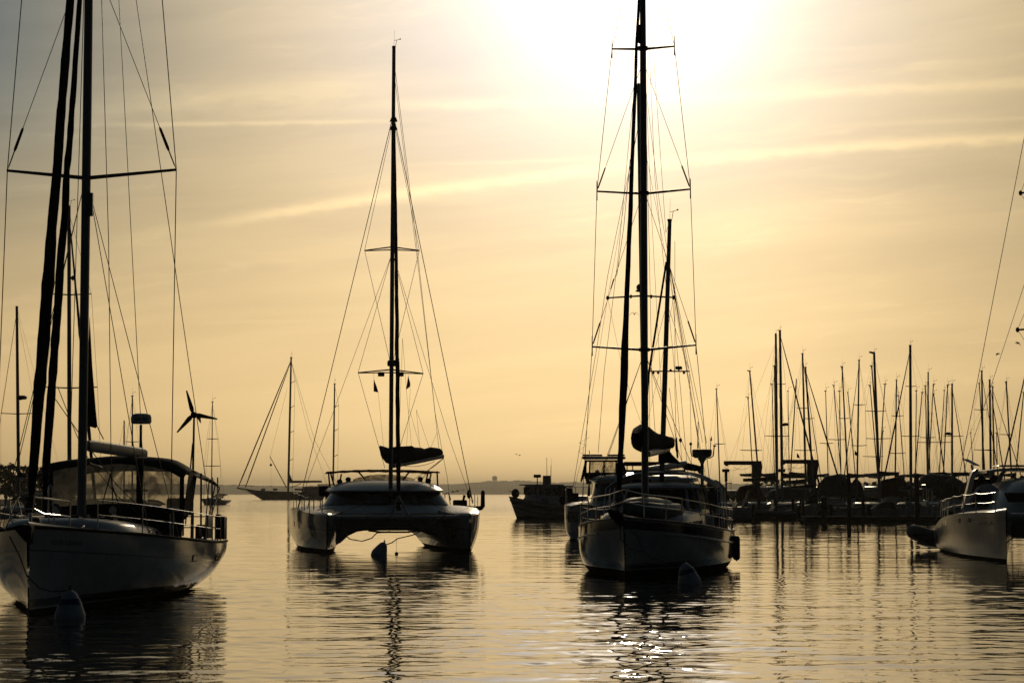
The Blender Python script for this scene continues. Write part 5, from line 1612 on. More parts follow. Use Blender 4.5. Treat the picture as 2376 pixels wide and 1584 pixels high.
# dinghy on the davits behind it
M['dinghy_grey'] = mat('pale_inflatable_fabric', (0.15, 0.16, 0.17), 0.55, vary=0.12, scale=4)
def davit_dinghy():
    fr = right_fr
    c = fr.at(2156, 1257, 15.0)
    W = fr.o + fr.side * c.x + fr.aft * c.y
    e = empty('inflatable_dinghy', (W.x, W.y, 0.40), R(0))
    tag(e, 'grey inflatable dinghy with a black stripe hung at the stern of the rightmost catamaran', 'dinghy')
    Lh = 1.55
    P = lambda x, y, z: Vector((x * .88 if x < 0 else x, y, z * 1.15))
    for q in (-1, 1):
        pts = [P(-.72, 0, .32), P(-.66, q * .28, .30), P(-.42, q * .58, .22), P(0, q * .72, .12), P(.9, q * .74, .05), P(2.0, q * .74, .05), P(2.3, q * .74, .05)]
        MB().tube(pts, [.29, .30, .30, .29, .28, .28, .14], 14).build('tube', M['dinghy_grey'], e)
        MB().tube([P(-.99, 0, .32), P(-.90, q * .40, .30), P(-.6, q * .80, .23), P(0, q * .98, .13), P(.9, q * .995, .06), P(2.0, q * .99, .05)], .035, 6).build('rub_strake', M['black'], e)
    rings = []
    for x, hw, d_ in ((-.55, .12, .02), (-.2, .45, .22), (.5, .6, .30), (2.1, .62, .28)):
        rings.append([P(x, -hw, .10), P(x, -hw * .6, -.12 - d_ * .3), P(x, 0, -d_), P(x, hw * .6, -.12 - d_ * .3), P(x, hw, .10)])
    MB().loft(rings).build('bottom', M['white'], e)
    MB().rbox(-.86, -.55, -.98, -.90, .20, .30, .02).build('handle_pad', M['rubber'], e)
davit_dinghy()
# ------------------------------------------------------------------ boats further off
HM = {
    'white': hull_mat('far_white_paint', (0.55, 0.56, 0.57), (.15, (.03, .03, .035)), bands_sheer=[(.12, .20, (.05, .06, .09))], streaks=.3),
    'grey': hull_mat('far_grey_paint', (0.30, 0.31, 0.32), (.15, (.02, .02, .025)), bands_sheer=[(.10, .16, (.5, .5, .5))], streaks=.3),
    'dark': hull_mat('far_dark_paint', (0.025, 0.03, 0.045), (.15, (.06, .015, .012)), bands_sheer=[(.10, .15, (.5, .5, .5))], streaks=.1),
}

def yacht(label, px_m, py_top, Y, L=10.5, beam=3.3, base=None, fwd=0.0, hull='white', spreaders=(), stay=None, sw=.085, boom=None, cover='navy',
          radar=None, bent=0, hull_z=0.0, hood=None, rig=True, group='masts and hulls in the boat yard', name='sloop', jmast=.38, cat='sailboat', vane=True, stay_r=.055, toward=1, cabin=True, pennant=None, bags=None):
    """a sailing boat placed by the head of its mast.  px_m, py_top: mast head; base: (px, py) of a lower point on the mast;
    stay: (px, py) of the foot of the rolled headsail; boom: (px, py) of its outer end; spreaders: rows (py, px_left, px_right)"""
    if base is None:
        base = (px_m + (px_m - CX) * .012 * (1120 - py_top) / 300, 1115)
    ht, hb_ = at(px_m, py_top, Y), at(base[0], base[1], Y)
    dirm = (ht - hb_) / (ht.z - hb_.z)
    foot = hb_ + dirm * (hull_z + 1.35 - hb_.z)
    mh = ht.z - foot.z
    J = L * jmast
    if stay is not None:
        sp = at(stay[0], stay[1], Y)
        f = (sp.z - hull_z - 1.2) / max(ht.z - hull_z - 1.2, 1)
        off = ht.x + (sp.x - ht.x) / max(1 - f, .2) - foot.x          # sideways run of the stay carried down to the deck
    else:
        off = fwd * J
    sn = max(-.98, min(.98, -off / J))
    phi = math.asin(sn)
    if toward < 0:
        phi = math.pi - phi
    ox = foot.x - J * math.sin(phi)
    oy = Y - J * math.cos(phi)
    fr = Frame(ox, oy, phi, hull_z)
    root = fr.empty(name)
    tag(root, label, cat, group)
    loc = fr.loc
    B2 = beam / 2
    h = Hull(L, [(0, .03), (.1, B2 * .42), (.25, B2 * .78), (.5, B2), (.8, B2 * .92), (1, B2 * .72)], [(0, 1.35), (.5, 1.05), (1, 1.0)],
             [(0, 1.3), (.3, 2.4), (.6, 3.3), (1, 2.4)], [(0, .35), (.4, .6), (1, .1)], rake=.7, stern_rake=.4)
    o = h.build(HM[hull], root, nu=18, nt=8)
    h.deck(M['deck'], root, nu=8)
    if cabin:
        c = MB().loft([superring(-B2 * .55, B2 * .55, L * .26, L * .70, 1.0, .5, 20), superring(-B2 * .52, B2 * .52, L * .27, L * .70, 1.36, .5, 20), superring(-B2 * .40, B2 * .40, L * .30, L * .69, 1.50, .5, 20)]).build('cabin', M['white'], root)
        for q in (-1, 1):
            MB().prism([(q * B2 * .545, L * .36, 1.13), (q * B2 * .545, L * .62, 1.13), (q * B2 * .535, L * .61, 1.29), (q * B2 * .535, L * .38, 1.29)], (.04, 0, 0)).build('window', M['glass'], c)
    m_top, m_foot = loc(ht), loc(foot)
    m_top.z, m_foot.z = ht.z - hull_z, 1.35
    mast = spar('mast', m_foot, m_top, sw, sw * .8, root, n=8)
    k = max(1.0, Y / 170)
    if bent:
        e_ = loc(at(px_m + bent, py_top - 2, Y)); e_.z = m_top.z + .1
        MB().tube([m_top - Vector((0, 0, .25)), m_top, e_], [sw * 1.2, sw * 1.2, sw * .7], 6).build('mast_crane', M['alu'], mast)
    if vane:
        masthead(m_top, mast, k=k)
    dz = (m_top - m_foot)
    def on(z):
        return m_foot + dz * ((z - m_foot.z) / dz.z)
    tips = []
    for py, pl, pr in spreaders:
        zz = at(px_m, py, Y).z - hull_z
        pair = []
        for pp in (pl, pr):
            t = loc(at(pp, py, Y)); t.z = zz + .05
            MB().tube([on(zz), t], [.035 * k, .026 * k], 6).build('spreader', M['alu'], mast)
            pair.append(t)
        tips.append(pair)
    if rig:
        for i, q in ((0, -1), (1, 1)):
            ch = Vector((q * B2 * .92, J + .2, 1.05))
            mids = [p[i] for p in tips]
            if tips and mids[0].x * q < 0:
                mids = [p[1 - i] for p in tips]
            mids = sorted(mids, key=lambda p: p.z)
            wire('shroud', [ch] + mids + [on(m_top.z - .3)], .008 * k, root, n=4)
        wire('backstay', [on(m_top.z - .05), Vector((0, L * .98, 1.1))], .007 * k, root, n=4)
    if stay is not None:
        furled('furled_jib', Vector((0, .5, 1.5)), on(m_top.z - .35), [(0, stay_r * .6), (.06, stay_r), (.5, stay_r * .85), (.9, stay_r * .5), (1, .02)], root, M['tarp'], seed=int(px_m), n=6)
    elif rig:
        wire('forestay', [Vector((0, .3, 1.4)), on(m_top.z - .3)], .009 * k, root, n=4)
    if boom is not None:
        be = loc(at(boom[0], boom[1], Y)); be.z = at(boom[0], boom[1], Y).z - hull_z
        if (be - m_foot).length > 7.5:
            be = m_foot + (be - m_foot) * 7.5 / (be - m_foot).length
    else:
        be = Vector((0.1, J + L * .40, 2.75))
    b0 = on(2.6 if boom is None else min(be.z, 4.0))
    MB().tube([b0, be], [.07, .06], 8).build('boom', M['spar'], root)
    if cover:
        pts = [b0.lerp(be, t) + Vector((0, 0, .24 + .26 * (1 - t) ** 1.4)) for t in np.linspace(0, 1, 9)]
        low = [b0.lerp(be, t) + Vector((0, 0, .02)) for t in np.linspace(0, 1, 9)]
        ax = (be - b0).normalized()
        sx = Vector((ax.y, -ax.x, 0)).normalized()
        MB().loft([[a.lerp(b, .5 - .5 * math.cos(t)) + sx * (.16 * math.sin(t)) for t in np.linspace(0, 2 * math.pi, 8, endpoint=False)] for a, b in zip(low, pts)]).build('sail_cover', M[cover], root)
    if radar is not None:
        rp = loc(at(radar[0], radar[1], Y)); rp.z = at(radar[0], radar[1], Y).z - hull_z
        rr = MB().lathe([(.22, -.13), (.33, -.08), (.34, .06), (.2, .14), (.01, .15)], rp, 14).build('radar', M['grey'], mast)
        MB().bar(on(rp.z - .15), rp - Vector((0, 0, .12)), .04, .04, 6).build('radar_bracket', M['alu'], rr)
    if pennant is not None:
        P_ = []
        for q in ((0, 0), (5, 6), (6, 13), (-1, 10)):
            w_ = loc(at(pennant[0] + q[0], pennant[1] + q[1], Y)); w_.z = at(pennant[0] + q[0], pennant[1] + q[1], Y).z - hull_z
            P_.append(w_)
        MB().prism(P_, (.01, .02, 0)).build('pennant', M['red'], root)
    if hood:
        rows = []
        for s_, zc in ((L * .66, 1.55), (L * .70, 2.25), (L * .78, 2.4), (L * .90, 2.35)):
            rows.append([Vector((-B2 * .62 + B2 * 1.24 * i / 10, s_, zc - (.35 if zc > 2 else .3) * abs(2 * i / 10 - 1) ** 3)) for i in range(11)])
        MB().sheet(rows[1:], (0, 0, -.03)).build('hood', M[hood], root)
        MB().sheet(rows[:2]).build('hood_window', M['smoke'], root)
        for q in (-1, 1):
            MB().bar((q * B2 * .6, L * .72, 1.1), (q * B2 * .62, L * .78, 2.05), .03, .03, 6).build('hood_frame', M['steel'], root)
            MB().bar((q * B2 * .6, L * .88, 1.1), (q * B2 * .62, L * .90, 2.0), .03, .03, 6).build('hood_frame', M['steel'], root)
    return fr, root, on

GY = 'masts and hulls in the boat yard'
def z4(x, y):                                     # the yard was measured on an enlargement of the photograph
    return 1600 + x / 2.6134, 750 + y / 2.6134

def yard(label, top, base, D, stay=None, spr=(), boom=None, radar=None, bent=0, pennant=None, **kw):
    t, b = z4(*top), z4(*base)
    sp = [(750 + y / 2.6134, 1600 + xl / 2.6134, 1600 + xr / 2.6134) for y, xl, xr in spr]
    zz = 1.0 if D > 222 else 0.0
    return yacht(label, t[0], t[1], D, base=b, stay=z4(*stay) if stay else None, spreaders=sp, boom=z4(*boom) if boom else None,
                 radar=z4(*radar) if radar else None, bent=bent / 2.6134, hull_z=zz + (0.7 if D > 222 else 0), pennant=z4(*pennant) if pennant else None, **kw)

YARD = [
    ("sloop with a thin bare mast just right of the ketch's radar pole", (163, 400), (183, 960), 200, dict(spr=[(732, 150, 218)], sw=.06, L=8.5, fwd=.3)),
    ("small sloop with a short mast above the arm of the left jib crane", (355, 450), (378, 830), 236, dict(sw=.06, bent=-14, spr=[(770, 305, 420)], L=8, fwd=-.4, rig=False)),
    ("sloop with a bent masthead behind the column of the left jib crane", (365, 290), (410, 830), 240, dict(bent=-16, spr=[(771, 320, 440)], L=9.5, fwd=.5)),
    ("ketch with a thick dark mast and brown sail cover beside the right jib crane", (523, 65), (530, 930), 196, dict(sw=.13, boom=(325, 955), cover='brown', L=13, beam=3.9, hull='dark', fwd=-.3, name='ketch', spr=[(684, 455, 560)])),
    ("tallest sloop of the yard with a radar halfway up its mast", (548, 45), (562, 1010), 204, dict(sw=.115, stay=(800, 1030), radar=(582, 612), spr=[(370, 528, 582), (685, 500, 604)], boom=(705, 935), cover='brown', L=13, beam=3.9, stay_r=.09, hull='grey')),
    ("sloop with a mast close left of the ketch's thick mast", (515, 260), (525, 920), 242, dict(L=10, fwd=.5, bent=-6)),
    ("small sloop with a short mast close left of the tallest mast", (500, 370), (514, 900), 250, dict(sw=.06, L=8, bent=-12, rig=False, fwd=.2)),
    ("sloop with a mast tilting right just right of the tallest mast", (648, 335), (612, 920), 232, dict(L=9, sw=.065, fwd=-.6, pennant=(652, 785), vane=False)),
    ("tall sloop with two pairs of spreaders behind the right jib crane's column", (685, 185), (702, 860), 212, dict(sw=.10, spr=[(515, 650, 722), (770, 636, 760)], stay=(775, 950), L=12, beam=3.7, boom=(560, 970), cover='tarp')),
    ("sloop with a thick rolled headsail slanting down to the tent cover", (703, 268), (742, 860), 206, dict(stay=(890, 910), spr=[(578, 690, 757)], L=11, stay_r=.085, boom=(610, 1000), cover='navy')),
    ("small sloop with a pole-thin mast over the left end of the tent cover", (825, 412), (840, 920), 248, dict(sw=.055, spr=[(728, 790, 872)], L=8, rig=False, fwd=.3)),
    ("small sloop with a mast over the middle of the tent cover", (875, 378), (918, 910), 256, dict(sw=.065, bent=-10, L=8.5, fwd=-.4, spr=[(705, 838, 940)])),
    ("small sloop with a mast half hidden by its leaning neighbour over the tent cover", (908, 412), (918, 900), 262, dict(sw=.055, L=8, rig=False, fwd=.5)),
    ("sloop with a pale mast rising behind the first tall dock pile", (925, 265), (958, 920), 216, dict(bent=-10, spr=[(577, 905, 968)], L=10, fwd=-.5, boom=(1060, 930), cover='tarp')),
    ("small sloop with a raked mast right of the first tall dock pile", (960, 420), (1005, 920), 252, dict(sw=.06, L=8, rig=False, fwd=-.2)),
    ("sloop with an upright mast whose rolled headsail runs down to the left", (1028, 225), (1017, 925), 210, dict(sw=.085, stay=(905, 910), spr=[(495, 995, 1065), (742, 980, 1075)], L=11, pennant=(1003, 770), boom=(1150, 915), cover=None)),
    ("sloop with a dark mast touching the thickest bent mast", (1105, 260), (1150, 900), 238, dict(bent=-12, L=10, fwd=.3, rig=False)),
    ("sloop with the thickest bent mast in the middle of the yard", (1119, 180), (1152, 1050), 198, dict(sw=.12, bent=-30, spr=[(533, 1065, 1190), (700, 1070, 1225)], boom=(1270, 915), cover='tarp', L=12.5, beam=3.8, fwd=.4)),
    ("small sloop with a short mast left of the thickest bent mast", (1095, 378), (1135, 860), 254, dict(sw=.07, bent=-12, L=8.5, rig=False, fwd=-.3, spr=[(808, 1050, 1175)])),
    ("small sloop with a mast tilting right near the thickest bent mast", (1185, 370), (1150, 900), 246, dict(sw=.06, bent=10, L=8.5, rig=False, fwd=.6)),
    ("sloop with two pairs of short spreaders left of the second tallest mast", (1255, 345), (1247, 930), 218, dict(sw=.085, spr=[(562, 1225, 1298), (788, 1207, 1310)], L=10.5, fwd=-.4, boom=(1305, 940), cover='navy')),
    ("small sloop with a raked mast between two upright masts near the fuel pump", (1265, 440), (1302, 930), 258, dict(sw=.055, L=8, rig=False, fwd=.1)),
    ("second tallest sloop of the yard with a pale thick mast", (1338, 135), (1342, 950), 202, dict(sw=.125, stay=(1150, 890), spr=[(383, 1310, 1374), (685, 1285, 1395)], L=13, beam=3.9, stay_r=.085, boom=(1270, 1010), cover='tarp')),
    ("small sloop with a thin mast just right of the pale thick mast", (1375, 410), (1370, 930), 250, dict(sw=.06, L=8, rig=False, fwd=.3)),
    ("small sloop with a mast tilting right over the second tall dock pile", (1410, 420), (1368, 900), 244, dict(sw=.065, bent=10, L=8.5, rig=False, fwd=-.5)),
    ("small sloop with a dark mast close left of the twin masts by the grey tarp", (1430, 380), (1441, 910), 260, dict(sw=.065, L=8.5, fwd=.4, spr=[(722, 1380, 1500)])),
    ("sloop with a dark mast rising from the left end of the grey tarp", (1447, 300), (1445, 905), 214, dict(sw=.09, stay=(1425, 880), spr=[(693, 1400, 1490)], L=10.5, boom=(1545, 912), cover='tarp')),
    ("small sloop with a bent mast tilting right over the grey tarp", (1478, 372), (1450, 900), 242, dict(sw=.065, bent=12, L=8.5, rig=False, fwd=-.2)),
    ("small sloop with a long raked headsail over the middle of the grey tarp", (1480, 430), (1545, 905), 234, dict(sw=.07, L=9, rig=False, fwd=.2)),
    ("small sloop with a mast tilting right behind the grey tarp", (1545, 408), (1515, 890), 264, dict(sw=.06, L=8, rig=False, fwd=.1, spr=[(722, 1480, 1590)])),
    ("sloop with a bent masthead close left of the mast carrying a radar", (1565, 375), (1540, 900), 230, dict(sw=.07, bent=12, L=9, fwd=-.4)),
    ("sloop with a radar on its mast right of the grey tarp", (1592, 370), (1592, 915), 208, dict(sw=.10, stay=(1645, 940), radar=(1566, 668), spr=[(685, 1540, 1660)], L=11.5, stay_r=.07, boom=(1685, 914), cover='tarp')),
    ("sloop with a tall dark mast left of the solar panel's stay", (1772, 290), (1780, 890), 212, dict(sw=.095, spr=[(525, 1726, 1800), (768, 1725, 1830)], stay=(1838, 880), L=11, boom=(1660, 915), cover='tarp')),
    ("sloop with a thick mast right of the tall dark mast near the hard top", (1820, 345), (1826, 890), 206, dict(sw=.105, spr=[(770, 1778, 1850)], stay=(1868, 880), L=11, stay_r=.07)),
    ("small sloop with a mast leaning against the tall dark mast near the hard top", (1757, 365), (1790, 890), 248, dict(sw=.065, L=8.5, rig=False, fwd=.3)),
    ("sloop with a rolled headsail slanting down to the right above the hard top", (1838, 385), (1846, 890), 236, dict(sw=.07, stay=(1990, 862), L=10.5, fwd=.9)),
    ("sloop with a slim mast above the right catamaran's hard top", (1920, 355), (1950, 890), 220, dict(sw=.085, L=10, fwd=.2, bent=-4, spr=[(675, 1880, 1960)])),
    ("sloop with a rolled sail slanting up beyond the right edge of the picture", (2040, 290), (1905, 890), 226, dict(sw=.085, L=10, rig=False, fwd=-.3)),
    ("small sloop with a mast tilting right at the right edge of the picture", (2026, 420), (1980, 890), 240, dict(sw=.07, L=8.5, rig=False, fwd=.2)),
    ("small sloop with a very short mast above the right catamaran's hard top", (1862, 665), (1866, 890), 268, dict(sw=.06, L=7.5, rig=False, fwd=.3)),
    ("small sloop with the shortest mast left of the solar panel", (1705, 665), (1722, 900), 262, dict(sw=.055, L=7.5, rig=False, fwd=-.3)),
    ("small sloop with a thin mast short of the middle of the yard", (1172, 655), (1165, 900), 266, dict(sw=.055, L=7.5, rig=False, fwd=.4)),
    ("small sloop with a thin mast low between the two jib cranes", (597, 412), (604, 920), 262, dict(sw=.05, L=7.5, rig=False, fwd=-.2)),
]
def stands(fr, root, L):
    """poppets and keel block under a boat laid up ashore"""
    for u, q in ((.3, -1), (.3, 1), (.7, -1), (.7, 1)):
        MB().bar((q * .9, L * u, .2), (q * 1.5, L * u, -.75), .05, .05, 6).build('stand', M['pile'], root)
    MB().rbox(-.15, .15, L * .35, L * .6, -.75, -.3, .02).build('keel', M['tarp'], root)
for label, top, base, D, kw in YARD:
    fr_, root_, _ = yard(label, top, base, D, **kw)
    if D > 222:
        stands(fr_, root_, kw.get('L', 10.5))

# ------------------------------------------------------------------ jib cranes
def jib_crane(px0, px1, py, cx0, cx1, Y, label):
    a, b = at(px0, py, Y), at(px1, py, Y)
    c0, c1 = at(cx0, py, Y).x, at(cx1, py, Y).x
    e = empty('jib_crane', ((c0 + c1) / 2, Y, .9))
    tag(e, label, 'crane', 'jib cranes on the quay')
    o = Vector(e.location)
    zt = a.z - o.z
    w = (c1 - c0)
    P = lambda x, z: Vector((x - o.x, 0, z))
    MB().prism([P(c0 + .02, zt - .42), P(c0, .55 * zt), P(c0 + w * .35, .42 * zt), P(c0 + w * .5, 0), P(c1 - .15, 0), P(c1 - .15, .55 * zt), P(c1 + .10, zt - .62), P(c1, zt)], (0, .55, 0)).build('column', M['crane'], e)
    MB().prism([P(a.x, zt), P(c1, zt + .003), P(c1, zt - .40), P(c0, zt - .42), P(a.x + .45, zt - .40), P(a.x + .35, zt - .52), P(a.x + .2, zt - .54), P(a.x + .05, zt - .38), P(a.x - .03, zt - .30)], (0, .42, 0)).build('arm', M['crane'], e)
    for q, d_ in ((.30, .45), (.65, .35)):
        xa, xb = a.x + (c0 - a.x) * (q - .3), a.x + (c0 - a.x) * (q + .35)
        MB().sag(P(xa, zt - .62), P(xb, zt - .45), d_, .018, 5).build('hoist_cable', M['rope'], e)
    return e
jib_crane(1680, 1765.5, 1069, 1744, 1766, 214, 'dark jib crane standing left, its arm over the small light post')
jib_crane(1811.5, 1895, 1066, 1872, 1896, 212, 'dark jib crane standing right, next to the brown sail cover')
for px, label in ((1685, 'short quay post with a lamp head under the left jib crane'), (1815, 'short quay post with a lamp head under the right jib crane')):
    p = at(px, 1145, 213.2)
    e = empty('quay_post', (p.x, 213.2, .5))
    tag(e, label, 'post', 'quay posts with lamp heads')
    MB().tube([(0, 0, 0), (0, 0, 3.2)], [.10, .10], 8).build('post', M['pile'], e)
    MB().rbox(-.14, .14, -.12, .12, 3.1, 4.1, .03).build('box', M['crane'], e)
    MB().rbox(-.40, .34, -.2, .2, 4.05, 4.38, .08).build('lamp_head', M['crane'], e)
    MB().rbox(.1, .62, -.1, .1, 2.85, 2.95, .02).build('bracket', M['crane'], e)

# ------------------------------------------------------------------ boats laid up under covers
def covered_boat(label, outline, D, mcol='tarp', depth=5.0, group='laid up boats under covers', seed=0):
    pts = [at(x, y, D) for x, y in outline]
    c = sum((p.x for p in pts)) / len(pts)
    e = empty('covered_boat', (c, D, 1.0))
    tag(e, label, 'boat', group)
    x0, x1 = min(p.x for p in pts) - c, max(p.x for p in pts) - c
    def top(x):
        return float(np.interp(x, [p.x - c for p in pts], [p.z - 1.0 for p in pts]))
    rows = []
    for j in range(11):
        t = j / 10
        prof = math.sin(math.pi * min(max(t, .04), .96)) ** .55
        row = []
        for i in range(27):
            x = x0 + (x1 - x0) * i / 26
            z = .25 + (top(x) - .25) * prof + .07 * noise.noise((x * 1.4, t * 6, seed))
            row.append(Vector((x, -depth / 2 + depth * t, z)))
        rows.append(row)
    MB().sheet(rows, (0, 0, -.05)).build('tarp_cover', M[mcol], e)
    MB().loft([superring(x0 * .93, x1 * .93, -depth * .40, depth * .40, z, .6, 24) for z in (.05, .5, .9)]).build('hull', M['white'], e)
    for q in (x0 * .6, x1 * .6):
        MB().bar((q, -depth * .38, .0), (q, -depth * .3, .5), .06, .06, 6).build('stand', M['pile'], e)
covered_boat('boat under a big tent-shaped tarp behind the first tall dock pile', [(1893, 1140), (1899, 1122), (1916, 1103), (1934, 1101), (1950, 1098), (1962, 1106), (1976, 1119), (1986, 1140)], 211, seed=1)
covered_boat('boat under a low dark cover right of the tent-shaped tarp', [(1970, 1140), (1976, 1121), (1986, 1107), (1996, 1117), (2002, 1135)], 213, 'black', 3.2, seed=2)
covered_boat('boat under a long grey tarp with sloping ends behind the second tall pile', [(2128, 1130), (2138, 1104), (2155, 1098), (2190, 1101), (2212, 1104), (2226, 1112), (2240, 1124)], 212, seed=3)
covered_boat('boat under a pointed dark tarp in front of the long grey one', [(2175, 1150), (2188, 1132), (2198, 1112), (2212, 1114), (2226, 1132), (2236, 1150)], 209, 'black', 3.4, seed=4)
covered_boat('boat under a brown cover beneath the booms right of the tent-shaped tarp', [(2040, 1128), (2046, 1113), (2070, 1108), (2096, 1106), (2102, 1122)], 214, 'brown', 3.4, seed=5)
covered_boat('boat under a dark cover left of the left jib crane column', [(1704, 1150), (1716, 1128), (1735, 1124), (1752, 1122), (1766, 1134), (1772, 1150)], 216, 'brown', 4, seed=6)
covered_boat('boat under a flat dark cover between the two jib cranes', [(1776, 1150), (1786, 1138), (1812, 1130), (1846, 1126), (1872, 1130), (1888, 1148)], 219, 'tarp', 4, seed=7)
covered_boat('boat under a dark cover just right of the ketch', [(1636, 1140), (1642, 1116), (1660, 1112), (1672, 1118), (1682, 1130), (1690, 1150)], 217, 'black', 3.6, seed=8)
covered_boat('boat under a dark cover beneath the solar panel', [(2226, 1150), (2232, 1122), (2250, 1114), (2275, 1112), (2310, 1112), (2352, 1112), (2376, 1114), (2400, 1130)], 216, 'tarp', 4, seed=9)

# ------------------------------------------------------------------ docks and piles
def dock(label, px0, px1, Y, depth, z=.55):
    x0, x1 = at(px0, 1200, Y).x, at(px1, 1200, Y).x
    e = empty('floating_dock', ((x0 + x1) / 2, Y, 0))
    tag(e, label, 'dock', 'floating docks')
    w = (x1 - x0) / 2
    mb = MB()
    n = int(2 * w / 1.2)
    for i in range(n):
        a = -w + 2 * w * i / n
        mb.rbox(a, a + 2 * w / n - .03, 0, depth, z - .12, z + rng.uniform(-.01, .01), .01)
    mb.build('planking', M['plank'], e)
    MB().rbox(-w, w, .05, depth - .05, z - .42, z - .14, .03).build('waler', M['pile'], e)
    MB().rbox(-w + .2, w - .2, .2, depth - .2, -.3, z - .42, .05).build('pontoon', M['concrete'], e)
dock('long low floating dock in front of the small boats left of the right catamaran', 1868, 2206, 163, 2.6)
dock('floating dock farther back, left of the long dock', 1690, 1872, 184, 2.4, .75)
def pile(label, px, py0, Y, r=.15, capped=True):
    p = at(px, py0, Y)
    e = empty('dock_pile', (p.x, Y, -1))
    tag(e, label, 'piling', 'mooring piles along the docks')
    zt = p.z + 1
    MB().tube([(0, 0, 0), (rng.uniform(-.02, .02), 0, zt * .5), (0, 0, zt)], [r * 1.08, r, r * .95], 12).build('post', M['pile'], e)
    if capped:
        MB().lathe([(r * 1.12, -.10), (r * 1.14, .02), (r * .8, .12), (.01, .2)], (0, 0, zt), 12).build('cap', M['rubber'], e)
for label, px, py, Y, r in (("tall dark pile at the dock left of the fuel pump, first tall one", 1969, 1104, 162.5, .16), ("tall dark pile beside the white fuel pump, with a boat's windscreen behind", 2127, 1103, 162.2, .19),
                            ("short pile at the left end of the back dock", 1761, 1159, 183.3, .15), ("short pile in the reflection of the tallest masts", 1799, 1157, 183.3, .16),
                            ("short pile left of the pair by the grey hull", 1840, 1158, 182.4, .14), ("thick short pile against the grey hull", 1860, 1160, 181.6, .20),
                            ("short pile at the left end of the long dock", 1912, 1156, 164.5, .24), ("short pile between the striped hull and the covered runabout", 2002, 1158, 165.5, .14)):
    pile(label, px, py, Y, r)
# fuel pump on the dock
p = at(2109, 1197, 164.2)
e = empty('fuel_pump', (p.x, 164.2, .55))
tag(e, 'pale blue-white fuel pump standing on the long dock left of the tall pile', 'fuel pump')
MB().rbox(-.24, .24, -.2, .2, 0, .12, .03).rbox(-.19, .19, -.16, .16, .12, .80, .04).build('body', M['buoy'], e)
MB().rbox(-.26, .22, -.19, .19, .80, 1.16, .08).build('head', M['buoy'], e)
MB().tube([(.20, 0, .95), (.34, 0, 1.0), (.36, 0, .6), (.30, 0, .2)], .03, 6).build('hose', M['rubber'], e)
MB().tube([(-.1, 0, 1.15), (-.06, 0, 1.28), (.1, 0, 1.28), (.14, 0, 1.15)], .03, 6).build('hood', M['grey'], e)

